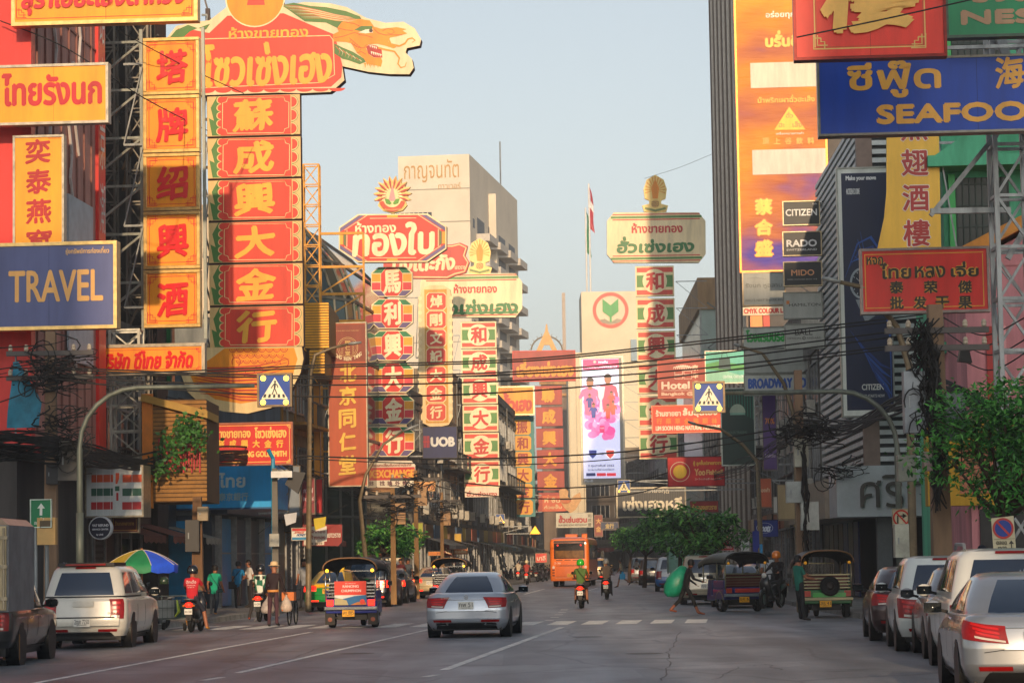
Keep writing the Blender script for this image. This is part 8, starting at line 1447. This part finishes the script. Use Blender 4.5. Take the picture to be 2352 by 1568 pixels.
tree('leafy green street tree overhanging the parked white cars at right edge', (2300, 1440), (.3, -1.0, 3.7, 2.0, 1.9, 1.65), 8200, 1, .12, ('2a6a20', '3f8a2e', '1f5220', '5aa040'), .16, 20)
for lab, bs, cr, n, sd in (('rounded street tree before the far right shops', (1480, 1345), (.3, 0, 2.75, 2.0, 2.4, 1.2), 2300, 2), ('dark leafy street tree behind the green box truck', (1560, 1362), (.2, 0, 2.7, 1.9, 2.2, 1.3), 2300, 3), ('low street tree by the small red notice board', (1625, 1374), (-.2, 0, 2.6, 1.7, 1.6, 1.15), 1900, 4), ('dim street tree farthest back on the right pavement', (1445, 1334), (.4, 0, 2.8, 1.9, 2.2, 1.2), 1400, 5), ('dark street tree over the black car on the left', (880, 1378), (.1, 0, 2.6, 1.2, 1.2, .95), 1700, 6), ('small street tree by the lime yellow board', (925, 1362), (0, 0, 2.5, 1.0, 1.0, .8), 1100, 7)):
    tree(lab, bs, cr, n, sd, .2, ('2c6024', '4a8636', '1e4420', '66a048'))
# vendor umbrella and cart
def umbrella(label, c, R_, cols, h, pole_=True):
    root = thing('parasol', label, 'umbrella', c); n = 8
    for k in range(n):
        b = MB(); a0, a1 = 2 * math.pi * (k - .5) / n, 2 * math.pi * (k + .5) / n; V = []; 
        for i in range(7):
            t = i / 6; r = R_ * t; z = h + R_ * .42 * (1 - t ** 1.7)
            for j in range(5): a = a0 + (a1 - a0) * j / 4; q = 1 - .05 * t * (1 - abs(j - 2) / 2); V.append((r * q * math.cos(a), r * q * math.sin(a), z - .03 * t * (1 - abs(j - 2) / 2)))
        for j in range(5): x, y, z = V[30 + j]; V.append((x * .99, y * .99, z - .16 - .03 * (j % 2)))
        b.add(V, [(i * 5 + j, i * 5 + j + 1, i * 5 + j + 6, i * 5 + j + 5) for i in range(7) for j in range(4)], mat(cols[k % len(cols)], .6, var=.15)); b.build('panel', root, True)
        b = MB(); b.tube([V[i * 5] for i in range(7)], .012, mat('c8bca0'), 4); b.build('rib', root)
    b = MB(); b.tube([(0, 0, 0), (0, 0, h + R_ * .46)], .025, mat('b0683c', .5), 8); b.build('pole', root); return root
g = ground(310, 1462); umbrella('yellow, green and blue vendor parasol behind the white pickup', (g.x, g.y + 1.2, 0), .92, ('1f48c8', '2a58c8', '1f6a3c', 'a8902c', 'a8902c', 'b89a2c', '1f7a48', '2a58d8'), 1.72)
umbrella('small blue vendor parasol half hidden by the dark box pickup', (ground(118, 1440).x, ground(118, 1440).y, 0), .55, ('1f4ac0', '2456c8'), 1.75)
for i, (u, v, c, R_, lab) in enumerate(((1110, 1330, '3a4a5c', 1.6, 'dull blue stall parasol over the far left pavement'), (1155, 1326, '2c2a2a', 1.7, 'black stall parasol beyond the dull blue one'), (1215, 1318, '2a6a58', 1.5, 'green stall parasol above the parked motorbikes'), (1075, 1340, '4a4440', 1.4, 'grey stall parasol left of the dull blue one'))): g = ground(u, v); umbrella(lab, (g.x, g.y, 0), R_, (c,), 2.3)
t_ = thing('vendor_cart', 'metal vendor cart with wire sides between white pickup and red shirt rider', 'cart', gp(390, 1448), HD); b = MB(); st = steel('4a5250'); 
for x in (-.45, .45):
    for y in (0, 1.1): b.bar((x, y, .15), (x, y, .92), .03, st)
for z in (.3, .6, .9):
    for x in (-.45, .45): b.bar((x, 0, z), (x, 1.1, z), .02, st)
    for y in (0, 1.1): b.bar((-.45, y, z), (.45, y, z), .02, st)
for q in range(8): b.bar((-.45 + q * .128, 0, .3), (-.45 + q * .128, 0, .9), .01, st)
b.build('cage', t_); b = MB(); b.box(-.42, .05, .3, .42, 1.05, .34, st); b.box(-.36, .1, .34, .1, .9, .8, mat('8a8c88', .6)); b.box(.14, .1, .34, .38, .9, .7, mat('3a5a50', .6)); b.build('load', t_); b = MB(); b.tube([(.2, -.02, .8), (.26, -.06, .5), (.16, -.04, .38)], [.06, .1, .06], mat('b8c83c', .4), 10, sq=(1, .4)); b.build('plastic_bag', t_)
for x in (-.38, .38):
    for y in (.1, 1.0): b = MB(); b.tube([(x - .03, y, .1), (x + .03, y, .1)], .1, rubber, 14); b.build('wheel', t_)
# kiosk, bunting, spotlights, cutouts
t_ = thing('phone_box', 'sand coloured payphone box on a post beside the dark box pickup', 'phone', ground(108, 1452, .15)); b = MB(); b.box(-.22, -.1, 2.1, .22, .2, 2.75, mat('c8a060', .5)); b.box(-.15, -.12, 2.5, .15, -.1, 2.68, mat('5a4a30')); b.build('cabinet', t_); b = MB(); b.tube([(0, 0, 0), (0, 0, 2.1)], .05, steel(), 8); b.build('post', t_)
for i, (u, v, c, lab) in enumerate(((735, 1190, 'c8b020', 'yellow pennant flag hanging by the maroon board'), (668, 1180, 'c8ccd4', 'small white and red pennant on the blue post'))):
    t_ = thing('pennant', lab, 'flag', at(u, v, 95)); b = MB(); b.add([(-.25, 0, 0), (.22, .02, .06), (.18, .0, -.3), (-.18, .04, -.42)], [(3, 2, 1, 0)], sgn(c)); b.build('cloth', t_); b = MB(); b.tube([(-1.2, 0, -.7), (-.25, 0, .0), (.22, 0, .08), (1.0, 0, .5)], .012, CAB, 4); b.build('cord', t_)
for i, (u, v, d, lab) in enumerate(((440, 932, 89, 'black spotlight on an arm below the dragon tail'), (468, 935, 89, 'second black spotlight under the dragon tail'), (2215, 818, 60, 'black spotlight arm at the pink house'))):
    t_ = thing('spotlight', lab, 'spotlight', at(u, v, d)); b = MB(); b.prism([(-.16, -.12), (.16, -.16), (.1, .14), (-.1, .14)], -.12, .12, black); b.build('lamp_head', t_); b = MB(); sx = -1 if u < 1000 else 1; b.bar((0, 0, .1), (sx * .9, .3, .35), .04, black); b.build('arm', t_)
for i, (u, v0, v1, w_, d, c, lab) in enumerate(((1740, 1220, 1380, 14, 100, '1a2a86', 'dark blue pillar of the pharmacy front'), (1752, 1250, 1384, 5, 99, '1c8ac0', 'bright blue drain pipe beside the dark blue pillar'))):
    g = ground(u, v1, .15); t_ = thing('pillar', lab, 'pillar', g); b = MB(); k = g.y / FPX; b.box(-w_ * k / 2, 0, 0, w_ * k / 2, .3, (v1 - v0) * k, sgn(c)); b.build('shaft', t_); b = MB(); b.box(-w_ * k * .65, -.03, 0, w_ * k * .65, .33, .12, mat('5a5854')); b.build('plinth', t_)
for i, (u, v, d, s, lab) in enumerate(((2190, 1120, 58, 1.0, 'grey switch cabinet low on the right pavement pole'), )):
    pass
t_ = thing('switch_box', 'pale grey electric box with black cables on the right pavement', 'cabinet', at(2165, 1185, 60)); b = MB(); b.box(-.17, 0, -.35, .17, .25, .4, mat('a8aa9c', .5)); b.build('cabinet', t_, bevel=.02); b = MB(); b.tube([(0, .1, -.35), (-.1, .05, -.7), (-.2, .1, -1.1), (-.1, .1, -1.35)], .03, CAB, 6); b.tube([(.1, .1, -.35), (.12, .05, -1.0), (.25, .1, -1.35)], .03, CAB, 6); b.build('conduit', t_); b = MB(); b.tube([(.05, .2, -3.0), (.05, .2, .2)], .05, steel(), 8); b.build('post', t_)
# unseen occluder blocks added behind the viewer to shade the foot of the street
for lab, x0, x1, y, H, c in (('tall added shade block, unseen behind the viewer on the right', 11, 24, -60, 56, '8a8478'), ('added shade block, unseen behind the viewer on the left', -27, -5.7, -61, 42.5, '9a8a78'), ('lower added shade block, unseen behind the viewer on the left', -5.6, -4.1, -60, 32, '7a7068'), ('low added shade block, unseen across the bend behind the viewer', -12, .9, -42, 22.5, '8c8880'), ('slim added shade block, unseen at the bend behind the viewer', 1, 5.5, -42, 33, '94908a')):
    t_ = thing('building', lab, 'building', (x0, y, 0)); b = MB(); b.box(0, -14, 0, x1 - x0, 0, H, wallm(c)); b.build('wall', t_); b = MB()  # added unseen shade block; its wall and windows are added too
    for k in range(int(H / 3.4)):
        for q in range(int((x1 - x0) / 2.6)): b.box(.6 + q * 2.6, .0, 1.2 + k * 3.4, 2.2 + q * 2.6, .03, 2.9 + k * 3.4, WD)
    b.build('window', t_)
# ================================================================= AIR
HZ = .0005
m = bpy.data.materials.new('haze_air'); m.use_nodes = True; t = m.node_tree; t.nodes.remove(t.nodes['Principled BSDF']); v = t.nodes.new('ShaderNodeVolumePrincipled')
v.inputs['Color'].default_value = (.86, .9, .95, 1); v.inputs['Density'].default_value = HZ; v.inputs['Anisotropy'].default_value = 0.0
t.links.new(v.outputs[0], t.nodes['Material Output'].inputs['Volume'])
b = MB(); b.box(-256, -126, -1, 256, 746, 72, m); o = b.build('haze'); o['kind'] = 'stuff'
